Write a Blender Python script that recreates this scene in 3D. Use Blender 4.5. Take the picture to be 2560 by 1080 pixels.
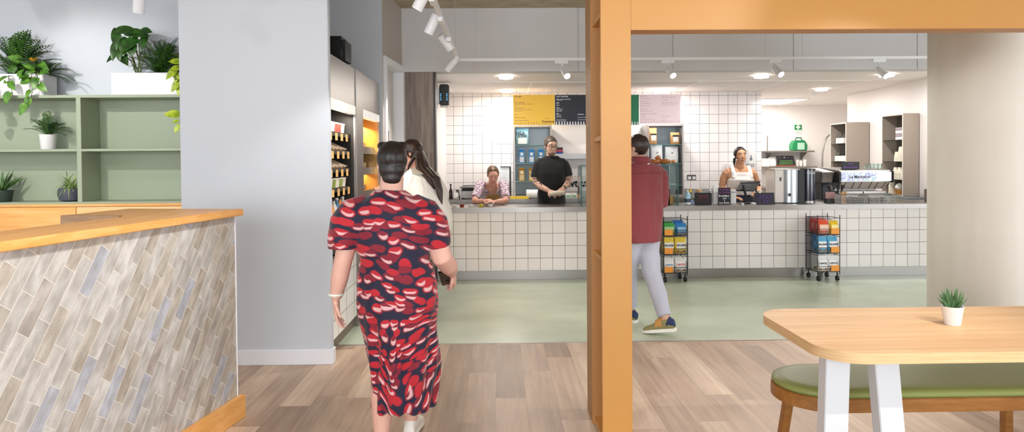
import bpy, bmesh, math, random
from mathutils import Vector, Matrix, noise as mnoise
random.seed(7)
for o in list(bpy.data.objects): bpy.data.objects.remove(o)
sc = bpy.context.scene
COL = sc.collection
R = math.radians
V = Vector

# ------------------------------------------------------------------ camera
F = 24 / 36 * 2560                      # focal length in pixels
CAMZ = 1.5
YAW, PITCH, ROLL = R(-1.05), R(-1.0), R(-0.45)
SHY = -0.0434
cam_d = bpy.data.cameras.new('camera'); cam_d.lens = 24; cam_d.sensor_width = 36; cam_d.shift_y = SHY
cam_d.clip_start = 0.05; cam_d.clip_end = 200
cam = bpy.data.objects.new('camera', cam_d); COL.objects.link(cam)
CROT = Matrix.Rotation(YAW, 3, 'Z') @ Matrix.Rotation(R(90) + PITCH, 3, 'X') @ Matrix.Rotation(ROLL, 3, 'Z')
cam.matrix_world = Matrix.Translation((0, 0, CAMZ)) @ CROT.to_4x4()
sc.camera = cam
def ray(px, py):
    return CROT @ V(((px - 1280) / F, (540 - py) / F + SHY * 2560 / F, -1.0))
def at(px, py, Y=None, X=None, Z=None):
    """the point of the plane Y= / X= / Z= that the photograph shows at a pixel"""
    d = ray(px, py)
    if Y is not None: t = Y / d.y
    elif X is not None: t = X / d.x
    else: t = (Z - CAMZ) / d.z
    return V((0, 0, CAMZ)) + d * t

# ------------------------------------------------------------------ world, daylight, exposure
sc.view_settings.view_transform = 'Standard'; sc.view_settings.look = 'None'
sc.view_settings.gamma = 1; sc.view_settings.use_curve_mapping = False
sc.view_settings.exposure = 0.0
w = bpy.data.worlds.new('sky'); sc.world = w; w.use_nodes = True
bg = w.node_tree.nodes['Background']; bg.inputs[0].default_value = (.86, .92, 1, 1); bg.inputs[1].default_value = 0.9
def lamp(name, kind, loc, power, color=(1, 1, 1), target=None, **kw):
    d = bpy.data.lights.new(name, kind); d.energy = power; d.color = color
    for k, v in kw.items(): setattr(d, k, v)
    o = bpy.data.objects.new(name, d); COL.objects.link(o); o.location = loc
    if target is not None:
        o.rotation_euler = (V(target) - V(loc)).to_track_quat('-Z', 'Y').to_euler()
    return o
DAY = (.895, .945, 1.0)
WARM = (1.0, .88, .74)
# daylight through the windows behind and beside the camera
lamp('daylight_rear', 'AREA', (-1.0, -4.15, 1.9), 680, DAY, (-1.0, 5, 1.6), shape='RECTANGLE', size=8.5, size_y=2.6)
lamp('daylight_left', 'AREA', (-6.75, 1.2, 1.9), 70, DAY, (0, 2.4, 1.5), shape='RECTANGLE', size=5.5, size_y=2.4)
lamp('daylight_right', 'AREA', (9.0, 1.6, 1.9), 420, DAY, (0, 3.2, 1.2), shape='RECTANGLE', size=7, size_y=2.4)

# ------------------------------------------------------------------ colours and materials
def lin(h):
    if not isinstance(h, str): return tuple(h)
    h = h.lstrip('#')
    c = [int(h[i:i + 2], 16) / 255 for i in (0, 2, 4)]
    return tuple(x / 12.92 if x <= .04045 else ((x + .055) / 1.055) ** 2.4 for x in c)
def rgba(h): return (*lin(h), 1)
class NT:
    """thin wrapper for building a node tree"""
    def __init__(s, name):
        s.m = bpy.data.materials.new(name); s.m.use_nodes = True
        s.t = s.m.node_tree; s.b = s.t.nodes['Principled BSDF']
    def n(s, kind, **kw):
        nd = s.t.nodes.new('ShaderNode' + kind)
        for k, v in kw.items(): setattr(nd, k, v)
        return nd
    def l(s, a, b): s.t.links.new(a, b)
    def set(s, sock, v):
        if hasattr(v, 'node'): s.l(v, sock)
        else: sock.default_value = v
    def math(s, op, a, b=0.0, c=0.0):
        nd = s.n('Math', operation=op)
        s.set(nd.inputs[0], a); s.set(nd.inputs[1], b); s.set(nd.inputs[2], c)
        return nd.outputs[0]
    def mix(s, f, a, b, bt='MIX'):
        nd = s.n('Mix', data_type='RGBA', blend_type=bt)
        s.set(nd.inputs['Factor'], f); s.set(nd.inputs[6], a); s.set(nd.inputs[7], b)
        return nd.outputs[2]
    def ramp(s, f, stops, interp='LINEAR'):
        nd = s.n('ValToRGB'); nd.color_ramp.interpolation = interp
        e = nd.color_ramp.elements
        while len(e) > 1: e.remove(e[-1])
        e[0].position = stops[0][0]; e[0].color = rgba(stops[0][1])
        for p, c in stops[1:]:
            k = e.new(p); k.color = rgba(c)
        s.l(f, nd.inputs[0]); return nd.outputs[0]
    def noise(s, vec, scale, detail=3, rough=.5):
        nd = s.n('TexNoise'); nd.inputs['Scale'].default_value = scale
        nd.inputs['Detail'].default_value = detail; nd.inputs['Roughness'].default_value = rough
        if vec is not None: s.l(vec, nd.inputs['Vector'])
        return nd.outputs[0]
    def mapv(s, vec, scale=(1, 1, 1), rot=(0, 0, 0), loc=(0, 0, 0)):
        nd = s.n('Mapping'); nd.inputs['Scale'].default_value = scale
        nd.inputs['Rotation'].default_value = rot; nd.inputs['Location'].default_value = loc
        s.l(vec, nd.inputs['Vector']); return nd.outputs[0]
    def uv(s): return s.n('TexCoord').outputs['UV']
    def obj(s): return s.n('TexCoord').outputs['Object']
    def bump(s, h, strength=.2, dist=.01):
        nd = s.n('Bump'); nd.inputs['Strength'].default_value = strength; nd.inputs['Distance'].default_value = dist
        s.l(h, nd.inputs['Height']); s.l(nd.outputs[0], s.b.inputs['Normal'])
    def color(s, c): s.set(s.b.inputs['Base Color'], c)
    def rough(s, r): s.set(s.b.inputs['Roughness'], r)
def cells(nt, vec, row_shift=None, random_shift=False):
    """unit cells of a 2-D pattern: returns random per cell, second random, fa, fb"""
    sx = nt.n('SeparateXYZ'); nt.l(vec, sx.inputs[0])
    a, b = sx.outputs[0], sx.outputs[1]
    fb0 = nt.math('FLOOR', b)
    if random_shift:
        wn = nt.n('TexWhiteNoise', noise_dimensions='1D'); nt.l(fb0, wn.inputs['W'])
        a = nt.math('ADD', a, wn.outputs[0])
    elif row_shift:
        a = nt.math('ADD', a, nt.math('MULTIPLY', fb0, row_shift))
    fa0 = nt.math('FLOOR', a)
    cb = nt.n('CombineXYZ'); nt.l(fa0, cb.inputs[0]); nt.l(fb0, cb.inputs[1])
    wn = nt.n('TexWhiteNoise', noise_dimensions='3D'); nt.l(cb.outputs[0], wn.inputs['Vector'])
    sp = nt.n('SeparateColor'); nt.l(wn.outputs['Color'], sp.inputs[0])
    return sp.outputs[0], sp.outputs[1], nt.math('FRACT', a), nt.math('FRACT', b), wn.outputs['Color']
def edge(nt, f, wdt):
    """1 within wdt of the cell's border"""
    d = nt.math('MINIMUM', f, nt.math('SUBTRACT', 1.0, f))
    return nt.math('LESS_THAN', d, wdt)
_MC = {}
def mat(name, col, rough=.5, metal=0, spec=.5, bump=0, bscale=60, var=0, vscale=6, trans=0, emit=0, alpha=1, coat=0, sheen=0):
    if name in _MC: return _MC[name]
    nt = NT(name); b = nt.b
    if var:
        n = nt.noise(nt.obj(), vscale, 4)
        k = nt.n('HueSaturation'); k.inputs['Color'].default_value = rgba(col)
        mr = nt.n('MapRange'); nt.l(n, mr.inputs[0]); mr.inputs[1].default_value = .3; mr.inputs[2].default_value = .7
        mr.inputs[3].default_value = 1 - var; mr.inputs[4].default_value = 1 + var
        nt.l(mr.outputs[0], k.inputs['Value']); nt.color(k.outputs[0])
    else: nt.color(rgba(col))
    b.inputs['Roughness'].default_value = rough; b.inputs['Metallic'].default_value = metal
    b.inputs['Specular IOR Level'].default_value = spec
    if bump: nt.bump(nt.noise(nt.obj(), bscale, 3), bump, .01)
    if trans: b.inputs['Transmission Weight'].default_value = trans; b.inputs['IOR'].default_value = 1.1
    if emit: b.inputs['Emission Color'].default_value = rgba(col); b.inputs['Emission Strength'].default_value = emit
    if coat: b.inputs['Coat Weight'].default_value = coat; b.inputs['Coat Roughness'].default_value = .1
    if sheen: b.inputs['Sheen Weight'].default_value = sheen
    b.inputs['Alpha'].default_value = alpha
    _MC[name] = nt.m; return nt.m
def wood(name, c1, c2, c3, scale=(1.5, 30, 30), rough=.42, coat=0, strength=1.0):
    if name in _MC: return _MC[name]
    nt = NT(name)
    v = nt.mapv(nt.obj(), scale)
    n = nt.noise(v, 1.0, 6, .62)
    n2 = nt.noise(nt.mapv(nt.obj(), tuple(s * 4 for s in scale)), 1.0, 3, .5)
    f = nt.math('ADD', nt.math('MULTIPLY', n, .75), nt.math('MULTIPLY', n2, .25))
    nt.color(nt.ramp(f, [(.32, c1), (.5, c2), (.68, c3)])); nt.rough(rough)
    nt.bump(f, .08, .004)
    if coat: nt.b.inputs['Coat Weight'].default_value = coat
    _MC[name] = nt.m; return nt.m
def tile_grid(name, col, grout, gw=.022, rough=.14, var=.04):
    if name in _MC: return _MC[name]
    nt = NT(name)
    r1, r2, fa, fb, rc = cells(nt, nt.uv())
    e = nt.math('MAXIMUM', edge(nt, fa, gw), edge(nt, fb, gw))
    k = nt.n('HueSaturation'); k.inputs['Color'].default_value = rgba(col)
    nt.l(nt.math('ADD', 1 - var, nt.math('MULTIPLY', r1, var * 1.6)), k.inputs['Value'])
    nt.color(nt.mix(e, k.outputs[0], rgba(grout)))
    nt.rough(nt.math('ADD', rough, nt.math('MULTIPLY', e, .6)))
    # every tile is set a hair out of plane
    ha = nt.math('MULTIPLY', nt.math('SUBTRACT', r1, .5), fa)
    hb = nt.math('MULTIPLY', nt.math('SUBTRACT', r2, .5), fb)
    h = nt.math('SUBTRACT', nt.math('ADD', ha, hb), nt.math('MULTIPLY', e, .5))
    h = nt.math('ADD', h, nt.math('MULTIPLY', nt.noise(nt.uv(), 1.3, 2), .35))
    nt.bump(h, .25, .004)
    _MC[name] = nt.m; return nt.m

# ------------------------------------------------------------------ mesh building
def woff(o):
    p = V((0, 0, 0))
    while o is not None: p += o.location; o = o.parent
    return p
def tag(o, label, cat, group=None):
    o['label'] = label; o['category'] = cat
    if group: o['group'] = group
    return o
def thing(name, label, cat, loc=(0, 0, 0), group=None):
    o = bpy.data.objects.new(name, None); COL.objects.link(o); o.location = loc; o.empty_display_size = .1
    return tag(o, label, cat, group)
def copy_tree(o, loc=None, parent=None, label=None):
    c = o.copy(); COL.objects.link(c)
    if parent: c.parent = parent
    for ch in list(o.children): copy_tree(ch, None, c)
    if loc is not None: c.location = loc
    if label: c['label'] = label
    return c
class MB:
    def __init__(s): s.v = []; s.f = []; s.mi = []; s.uv = {}; s.cur = 0
    def add(s, vs, fs, M=None):
        o = len(s.v)
        for p in vs: s.v.append(tuple(M @ V(p)) if M is not None else tuple(p))
        for f in fs: s.f.append(tuple(i + o for i in f)); s.mi.append(s.cur)
        return s
    def m(s, i): s.cur = i; return s
    def box(s, a, b, M=None):
        (x0, y0, z0), (x1, y1, z1) = a, b
        x0, x1 = sorted((x0, x1)); y0, y1 = sorted((y0, y1)); z0, z1 = sorted((z0, z1))
        return s.add([(x0,y0,z0),(x1,y0,z0),(x1,y1,z0),(x0,y1,z0),(x0,y0,z1),(x1,y0,z1),(x1,y1,z1),(x0,y1,z1)],
                     [(0,3,2,1),(4,5,6,7),(0,1,5,4),(1,2,6,5),(2,3,7,6),(3,0,4,7)], M)
    def cbox(s, c, size, M=None):
        c = V(c); h = V(size) / 2
        return s.box(c - h, c + h, M)
    def prism(s, poly, vec):
        """closed prism: polygon (3-D points) swept by vec"""
        n = len(poly); vec = V(vec)
        a = [V(p) for p in poly]; vs = a + [p + vec for p in a]
        nrm = V((0, 0, 0))
        for i in range(n): nrm += (a[i] - a[0]).cross(a[(i + 1) % n] - a[0])
        fl = nrm.dot(vec) > 0
        base = tuple(range(n)); top = tuple(range(n, 2 * n))
        fs = [base[::-1], top] if fl else [base, top[::-1]]
        for i in range(n):
            j = (i + 1) % n
            fs.append((i, j, n + j, n + i) if fl else (j, i, n + i, n + j))
        return s.add(vs, fs)
    def loft(s, secs, cap=True, closed=True):
        """secs: list of equally long rings of points"""
        n = len(secs[0]); vs = [p for r in secs for p in r]; fs = []
        for k in range(len(secs) - 1):
            for i in range(n if closed else n - 1):
                j = (i + 1) % n
                fs.append((k * n + i, k * n + j, (k + 1) * n + j, (k + 1) * n + i))
        if cap and closed:
            fs.append(tuple(range(n))[::-1]); fs.append(tuple(range((len(secs) - 1) * n, len(secs) * n)))
        return s.add(vs, fs)
    def tube(s, pts, rad, n=10, cap=True, flat=1.0, up=None):
        pts = [V(p) for p in pts]
        if not hasattr(rad, '__len__'): rad = [rad] * len(pts)
        rings = []; ref = V(up) if up else None
        for i, p in enumerate(pts):
            t = (pts[min(i + 1, len(pts) - 1)] - pts[max(i - 1, 0)])
            t = t.normalized() if t.length > 1e-9 else V((0, 0, 1))
            if ref is None: ref = V((1, 0, 0)) if abs(t.x) < .8 else V((0, 1, 0))
            a = (ref - t * ref.dot(t)).normalized(); b = t.cross(a); ref = a
            rings.append([p + (a * math.cos(2 * math.pi * k / n) + b * math.sin(2 * math.pi * k / n) * flat) * rad[i] for k in range(n)])
        return s.loft(rings, cap)
    def cyl(s, a, b, r, r2=None, n=16): return s.tube([a, b], [r, r if r2 is None else r2], n)
    def lathe(s, prof, c=(0, 0, 0), n=24, cap=True):
        c = V(c)
        return s.loft([[c + V((r * math.cos(2 * math.pi * k / n), r * math.sin(2 * math.pi * k / n), z)) for k in range(n)] for r, z in prof], cap)
    def ell(s, c, r, M=None, n=14, k=9):
        c = V(c); rings = []
        for i in range(k + 1):
            t = -math.pi / 2 + math.pi * i / k
            cs, sn = max(math.cos(t), .02), math.sin(t)
            rings.append([(M @ V((r[0] * cs * math.cos(2 * math.pi * j / n), r[1] * cs * math.sin(2 * math.pi * j / n), r[2] * sn)) if M is not None
                           else V((r[0] * cs * math.cos(2 * math.pi * j / n), r[1] * cs * math.sin(2 * math.pi * j / n), r[2] * sn))) + c for j in range(n)])
        return s.loft(rings)
    def quad(s, a, b, c, d): return s.add([a, b, c, d], [(0, 1, 2, 3)])
    def build(s, name, mats, parent=None, loc=None, smooth=False, bevel=0, seg=2, uvf=None, struct=False, label=None):
        me = bpy.data.meshes.new(name)
        off = woff(parent) if parent is not None else V((0, 0, 0))
        own = V(loc) if loc is not None else V((0, 0, 0))
        sh = off + own
        me.from_pydata([V(p) - sh for p in s.v], [], s.f)
        if not isinstance(mats, (list, tuple)): mats = [mats]
        for m_ in mats: me.materials.append(m_)
        for p, i in zip(me.polygons, s.mi): p.material_index = i; p.use_smooth = bool(smooth)
        bm = bmesh.new(); bm.from_mesh(me)
        bmesh.ops.recalc_face_normals(bm, faces=bm.faces) if smooth != 'raw' else None
        if bevel:
            es = [e for e in bm.edges if len(e.link_faces) == 2 and e.calc_face_angle(0) > .6]
            bmesh.ops.bevel(bm, geom=es, offset=bevel, segments=seg, affect='EDGES', clamp_overlap=True)
            for f in bm.faces: f.smooth = True
        bm.to_mesh(me); bm.free()
        if uvf:
            ul = me.uv_layers.new(name='UVMap')
            for p in me.polygons:
                for li in p.loop_indices:
                    ul.data[li].uv = uvf(me.vertices[me.loops[li].vertex_index].co + sh, p.normal)
        if smooth or bevel:
            try: me.set_sharp_from_angle(angle=R(40 if not smooth == 'full' else 80))
            except Exception: pass
        o = bpy.data.objects.new(name, me); COL.objects.link(o)
        o.location = own
        if parent is not None: o.parent = parent
        if struct: o['kind'] = 'structure'
        if label: o['label'] = label
        return o
def one(mb, name, mats, label, cat, loc=(0, 0, 0), group=None, **kw):
    """a thing that is one mesh"""
    return tag(mb.build(name, mats, None, loc=loc, **kw), label, cat, group)
def text(body, size, mats, parent, origin, xdir=(1, 0, 0), up=(0, 0, 1), name='lettering', align='LEFT', sx=1.0, bold=0, thick=.0008):
    cu = bpy.data.curves.new('lettering', 'FONT'); cu.body = body; cu.size = size; cu.align_x = align
    cu.extrude = thick; cu.offset = bold; cu.resolution_u = 2
    tmp = bpy.data.objects.new('tmp', cu); COL.objects.link(tmp)
    dg = bpy.context.evaluated_depsgraph_get()
    me = bpy.data.meshes.new_from_object(tmp.evaluated_get(dg))
    bpy.data.objects.remove(tmp); bpy.data.curves.remove(cu)
    x = V(xdir).normalized(); u = V(up).normalized(); z = x.cross(u)
    M = Matrix((x, u, z)).transposed()
    off = V(origin) - woff(parent)
    for v in me.vertices: v.co = M @ V((v.co.x * sx, v.co.y, v.co.z)) + off
    me.name = name; me.materials.clear(); me.materials.append(mats)
    o = bpy.data.objects.new(name, me); COL.objects.link(o); o.parent = parent
    return o
def evaluated_mesh(o):
    dg = bpy.context.evaluated_depsgraph_get(); dg.update()
    return bpy.data.meshes.new_from_object(o.evaluated_get(dg))
def fuse(mb, name, mats, parent, voxel=.007, smooth=3, label=None, disp=None, uvf=None, pick=None):
    """closed pieces -> ONE continuous surface"""
    o = mb.build(name, mats, parent, smooth=True)
    r = o.modifiers.new('r', 'REMESH'); r.mode = 'VOXEL'; r.voxel_size = voxel; r.use_smooth_shade = True
    s_ = o.modifiers.new('s', 'SMOOTH'); s_.iterations = smooth; s_.factor = .5
    me = evaluated_mesh(o); o.modifiers.clear(); old = o.data; o.data = me; bpy.data.meshes.remove(old)
    me.name = name; me.materials.clear()
    for m_ in (mats if isinstance(mats, (list, tuple)) else [mats]): me.materials.append(m_)
    off = woff(o)
    if disp:
        nn = [v.normal.copy() for v in me.vertices]
        for v, nv in zip(me.vertices, nn): v.co += nv * disp(v.co + off, nv)
    for p in me.polygons:
        p.use_smooth = True
        p.material_index = pick(p.center + off) if pick else 0
    if uvf:
        ul = me.uv_layers.new(name='UVMap')
        for p in me.polygons:
            for li in p.loop_indices:
                ul.data[li].uv = uvf(me.vertices[me.loops[li].vertex_index].co + off)
    if label: o['label'] = label
    return o
# ================================================================== the setting
M = {}
M['wall_grey'] = mat('painted_wall_grey', '#c9ced5', .55, bump=.03, bscale=240)
M['wall_white'] = mat('painted_wall_white', '#f0ebe8', .5, bump=.03, bscale=240)
M['trim_white'] = mat('white_gloss_paint', '#e9ebf0', .32)
M['white_metal'] = mat('white_powder_coat', '#e9ebee', .38)
M['steel'] = mat('brushed_steel', '#9c9894', .33, 1.0, bump=.04, bscale=300)
M['steel_dull'] = mat('dull_steel', '#a9a49f', .42, .9)
M['chrome'] = mat('chrome', '#d7d7d8', .12, 1)
M['black'] = mat('black_plastic', '#0c0c0e', .45)
M['black_gloss'] = mat('black_gloss', '#0a0d16', .12, coat=.5)
M['dark'] = mat('dark_interior', '#15110e', .6)
M['glass'] = mat('clear_glass', '#eaf6f4', .02, trans=1.0)
M['glass_edge'] = mat('glass_edge_green', '#6fa39a', .15)
M['porcelain'] = mat('white_ceramic', '#e2e1e0', .28)
M['paper'] = mat('white_paper', '#efece6', .7)
M['cream'] = mat('cream_paper_cup', '#e6dfcd', .6)
M['tile'] = tile_grid('white_wall_tiles', '#ece7e5', '#68625f', .017)
M['tile_counter'] = tile_grid('white_counter_tiles', '#f1ece9', '#665f5a', .016, .1)
M['orange'] = mat('ochre_lacquer', '#c08a45', .42, bump=.05, bscale=180)
M['oak_golden'] = wood('golden_oak', '#dc9c50', '#e8ab60', '#f2bd7a', (1.2, 22, 22), .4)
M['oak_desk'] = wood('golden_oak_desk', '#dc9c50', '#e8ab60', '#f2bd7a', (22, 1.2, 22), .4)
M['oak_table'] = wood('oak_table_top', '#c99d6e', '#d6ae80', '#e0bf94', (1.1, 26, 26), .46)
M['oak_edge'] = wood('oak_edge_band', '#cda572', '#dab687', '#e5c69b', (2.5, 2.5, 120), .45)
M['oak_bench'] = wood('brown_oak', '#8c5a2c', '#99672f', '#a8753f', (3, 20, 20), .42)
M['sage'] = mat('sage_green_paint', '#98a28a', .5)
M['panel_wood'] = None
GREEN = mat('leaf_dark', '#2c4a1c', .42, var=.3, vscale=30)

def floor_wood():
    nt = NT('oak_plank_floor')
    v = nt.mapv(nt.uv(), (1 / 1.25, 1 / .19, 1))
    r1, r2, fa, fb, rc = cells(nt, v, random_shift=True)
    off = nt.n('VectorMath', operation='SCALE'); nt.l(rc, off.inputs[0]); off.inputs['Scale'].default_value = 37
    g = nt.n('VectorMath', operation='ADD'); nt.l(nt.uv(), g.inputs[0]); nt.l(off.outputs[0], g.inputs[1])
    n1 = nt.noise(nt.mapv(g.outputs[0], (1.6, 24, 1)), 1.0, 6, .62)
    n2 = nt.noise(nt.mapv(g.outputs[0], (1.1, 5, 1)), 1.0, 3, .55)
    base = nt.ramp(r1, [(0, '#a8937f'), (.25, '#bfa995'), (.6, '#cfb9a4'), (1, '#e3d0bb')])
    grain = nt.ramp(nt.math('ADD', nt.math('MULTIPLY', n1, .6), nt.math('MULTIPLY', n2, .4)), [(.3, '#9a8a80'), (.5, '#d8ccc2'), (.7, '#ffffff')])
    c = nt.mix(.75, base, grain, 'MULTIPLY')
    e = nt.math('MAXIMUM', edge(nt, fa, .0016), edge(nt, fb, .009))
    nt.color(nt.mix(nt.math('MULTIPLY', e, .3), c, rgba('#5d4a3d')))
    nt.rough(nt.math('ADD', .34, nt.math('MULTIPLY', n1, .2)))
    nt.bump(nt.math('SUBTRACT', nt.math('MULTIPLY', n1, .3), e), .12, .003)
    return nt.m
def floor_green():
    nt = NT('green_studded_vinyl')
    v = nt.mapv(nt.uv(), (22, 22, 1))
    r1, r2, fa, fb, rc = cells(nt, v, .5)
    da = nt.math('SUBTRACT', fa, .5); db = nt.math('SUBTRACT', fb, .5)
    d = nt.math('SQRT', nt.math('ADD', nt.math('MULTIPLY', da, da), nt.math('MULTIPLY', db, db)))
    stud = nt.math('LESS_THAN', d, .2)
    n = nt.noise(nt.obj(), 3, 4)
    c = nt.ramp(n, [(.35, '#aeb9a3'), (.65, '#bac4af')])
    nt.color(nt.mix(nt.math('MULTIPLY', stud, .28), c, rgba('#d2dcc6')))
    nt.rough(.3)
    nt.bump(nt.math('SUBTRACT', nt.math('MULTIPLY', stud, 1.0), nt.math('MULTIPLY', d, .5)), .2, .002)
    return nt.m
def concrete():
    nt = NT('board_marked_concrete')
    v = nt.mapv(nt.obj(), (7, 7, .7))
    n = nt.noise(v, 1.2, 4, .5); n2 = nt.noise(nt.obj(), 3, 4)
    f = nt.math('ADD', nt.math('MULTIPLY', n, .6), nt.math('MULTIPLY', n2, .4))
    nt.color(nt.ramp(f, [(.2, '#d3cbbf'), (.5, '#d8d1c6'), (.8, '#ddd7ce')])); nt.rough(.75); nt.bump(n, .1, .01)
    return nt.m
def slab():
    nt = NT('bare_concrete_ceiling')
    n = nt.noise(nt.mapv(nt.obj(), (2.5, 4, 2.5)), 1.5, 7, .65)
    nt.color(nt.ramp(n, [(.3, '#a2947e'), (.5, '#b6a78f'), (.7, '#c3b59d')])); nt.rough(.85); nt.bump(n, .15, .01)
    return nt.m
def plank_panel():
    nt = NT('grey_brown_plank_panel')
    v = nt.mapv(nt.uv(), (1 / 1.1, 1 / .19, 1))
    r1, r2, fa, fb, rc = cells(nt, v, random_shift=True)
    off = nt.n('VectorMath', operation='SCALE'); nt.l(rc, off.inputs[0]); off.inputs['Scale'].default_value = 21
    g = nt.n('VectorMath', operation='ADD'); nt.l(nt.uv(), g.inputs[0]); nt.l(off.outputs[0], g.inputs[1])
    n1 = nt.noise(nt.mapv(g.outputs[0], (2, 26, 1)), 1.0, 6, .65)
    base = nt.ramp(r1, [(0, '#7d6f6a'), (.5, '#93837a'), (1, '#9d8d82')])
    nt.color(nt.mix(.7, base, nt.ramp(n1, [(.3, '#8d837c'), (.6, '#ffffff')]), 'MULTIPLY')); nt.rough(.5)
    return nt.m
M['concrete'] = concrete(); M['panel_wood'] = plank_panel()
CZ = 3.36; KZ = 2.585
MB().box((-6.5, -4, -.1), (8.8, 5.55, 0)).build('floor', floor_wood(), uvf=lambda p, n: (p.y, p.x + .035), struct=True)
MB().box((-.856, 8.62, -.05), (8.8, 14.3, .004)).build('floor_kitchen', mat('pale_bounce_vinyl', '#cfc9c0', .35, var=.05, vscale=4), struct=True)  # hidden kitchen floor, made pale to bounce light onto the ceiling
MB().box((-2.4, 5.55, -.1), (8.8, 8.62, -.001)).build('floor', floor_green(), uvf=lambda p, n: (p.x, p.y), struct=True)
MB().box((-6.5, 5.545, -.02), (8.8, 5.56, .004)).build('trim_1', M['steel_dull'], struct=True)
MB().box((-6.5, -4, CZ), (8.8, 8.6, CZ + .15)).build('ceiling', slab(), struct=True)
# pier and wall with the shelves
MB().box((-2.338, 5.05, 0), (-1.252, 5.12, CZ)).build('wall_pier', M['wall_grey'], struct=True, bevel=.004)
MB().box((-2.338, 5.12, 0), (-1.96, 7.62, CZ)).build('wall_behind_fridges', M['wall_grey'], struct=True)
MB().box((-6.5, 6.25, 0), (-2.338, 6.4, CZ)).build('wall_shelves', M['wall_grey'], struct=True)
m = MB(); m.box((-2.352, 5.036, 0), (-1.238, 5.05, .112)); m.box((-1.252, 5.05, 0), (-1.238, 5.12, .112))
m.build('baseboard_pier', M['trim_white'], struct=True, bevel=.003)
# wall beyond the fridges and the angled wall with the door
MB().box((-1.96, 7.46, 0), (-1.262, 7.6, CZ)).build('wall_return', M['wall_grey'], struct=True)
A = V((-1.262, 7.46, 0)); B = V((-1.178, 8.47, 0)); du = (B - A).normalized(); dn = V((-du.y, du.x, 0))
def wallpt(s, z, d=0): return A + du * s + dn * d + V((0, 0, z))
L = (B - A).length; S0, S1, ZD = .10, .93, 2.60
def slabp(mb, s0, s1, z0, z1, d0, d1):
    mb.prism([wallpt(s0, z0, d0), wallpt(s1, z0, d0), wallpt(s1, z1, d0), wallpt(s0, z1, d0)], dn * (d1 - d0))
m = MB(); slabp(m, 0, S0, 0, CZ, 0, .14); slabp(m, S1, L, 0, CZ, 0, .14); slabp(m, S0, S1, ZD, CZ, 0, .14)
m.build('wall_door', mat('warm_grey_paint', '#b3aaa3', .55), struct=True)
dm = MB(); slabp(dm, S0, S1, 0, ZD, .10, .13)
door = dm.build('door_1', mat('pale_grey_door', '#c9c3bd', .45), struct=True)
f = MB(); slabp(f, S0 - .06, S0 + .02, 0, ZD + .05, -.025, .11); slabp(f, S1 - .02, S1 + .06, 0, ZD + .05, -.025, .11); slabp(f, S0 + .02, S1 - .02, ZD - .03, ZD + .05, -.025, .11)
f.build('door_frame', M['trim_white'], door, bevel=.004)
f = MB(); slabp(f, S0 + .3, S1 - .3, 1.05, 1.85, .092, .1); f.build('vision_panel', mat('brown_glass', '#6d5038', .2), door)
f = MB(); f.tube([wallpt(S1 - .1, 1.0, .1), wallpt(S1 - .1, 1.0, .05), wallpt(S1 - .22, 1.0, .05)], .01, 8); f.build('door_handle', M['chrome'], door, smooth=True)
# plank panel beside the serving hatch
MB().box((-1.178, 8.45, 0), (-.806, 8.62, KZ - .002)).build('wall_plank_panel', M['panel_wood'], uvf=lambda p, n: (p.z, p.x + .01), struct=True)
MB().box((-1.17, 8.436, 0), (-.815, 8.45, .1)).build('baseboard_panel', M['trim_white'], struct=True, bevel=.003)
MB().box((-.806, 8.445, 0), (-.782, 8.62, KZ - .002)).build('trim_2', mat('black_edge_strip', '#26211f', .4), struct=True)
# bulkhead above the serving counter
MB().box((-1.2, 8.41, KZ), (8.8, 8.62, CZ)).build('wall_bulkhead', mat('bulkhead_paint', '#cfced0', .6), struct=True)
m = MB()
for X in (.98, 2.15, 3.65, 5.2): m.box((X, 8.405, KZ), (X + .006, 8.41, CZ))
m.build('trim_3', mat('joint_grey', '#b3b2b4', .6), struct=True)  # thin strips in a slightly darker grey than the bulkhead
# kitchen shell
MB().box((-1.1, 8.62, 0), (-.856, 11.25, KZ)).build('wall_kitchen_left', M['wall_white'], struct=True)
MB().box((-.856, 11.1, 0), (4.29, 11.25, KZ)).build('wall_kitchen_back', M['tile'], uvf=lambda p, n: ((p.x + .856) / .1545 + .25, (p.z - .05) / .1545 - .01) if abs(n.y) > .5 else (.5, .5), struct=True)
MB().box((4.14, 11.25, 0), (4.29, 14.1, KZ)).build('wall_alcove_left', M['wall_white'], struct=True)
MB().box((4.14, 14.04, 0), (7.6, 14.2, KZ)).build('wall_alcove_back', M['wall_white'], struct=True)
m = MB(); m.prism([(5.84, 8.62, 0), (6.17, 12.0, 0), (7.6, 12.0, 0), (7.6, 8.62, 0)], (0, 0, KZ))
m.build('wall_kitchen_right', M['wall_white'], struct=True)
MB().box((7.5, 12.0, 0), (7.6, 14.1, KZ)).build('wall_alcove_right', M['wall_white'], struct=True)
MB().box((-1.1, 8.62, KZ), (8.8, 9.58, KZ + .12)).build('ceiling_kitchen_plaster', M['wall_white'], struct=True)
def ceil_tiles():
    nt = NT('suspended_ceiling_tiles')
    r1, r2, fa, fb, rc = cells(nt, nt.uv())
    e = nt.math('MAXIMUM', edge(nt, fa, .014), edge(nt, fb, .014))
    nt.color(nt.mix(e, rgba('#ece5e0'), rgba('#fbfaf7'))); nt.rough(.7); nt.bump(nt.noise(nt.obj(), 90, 3), .05, .003); return nt.m
MB().box((-1.1, 9.58, KZ - .005), (8.8, 14.2, KZ + .1)).build('ceiling_kitchen_tiles', ceil_tiles(), uvf=lambda p, n: ((p.x - .46) / 1.2, (p.y - 9.58) / .6), struct=True)
# white lining between the two display cabinets
MB().box((.86, 11.06, .9), (2.38, 11.1, 2.1)).build('wall_kitchen_lining', M['wall_white'], struct=True)
# round concrete column
m = MB(); m.lathe([(.405, 0), (.405, CZ)], (4.405, 6.2, 0), 72)
m.build('wall_column', M['concrete'], struct=True, smooth=True)
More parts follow.
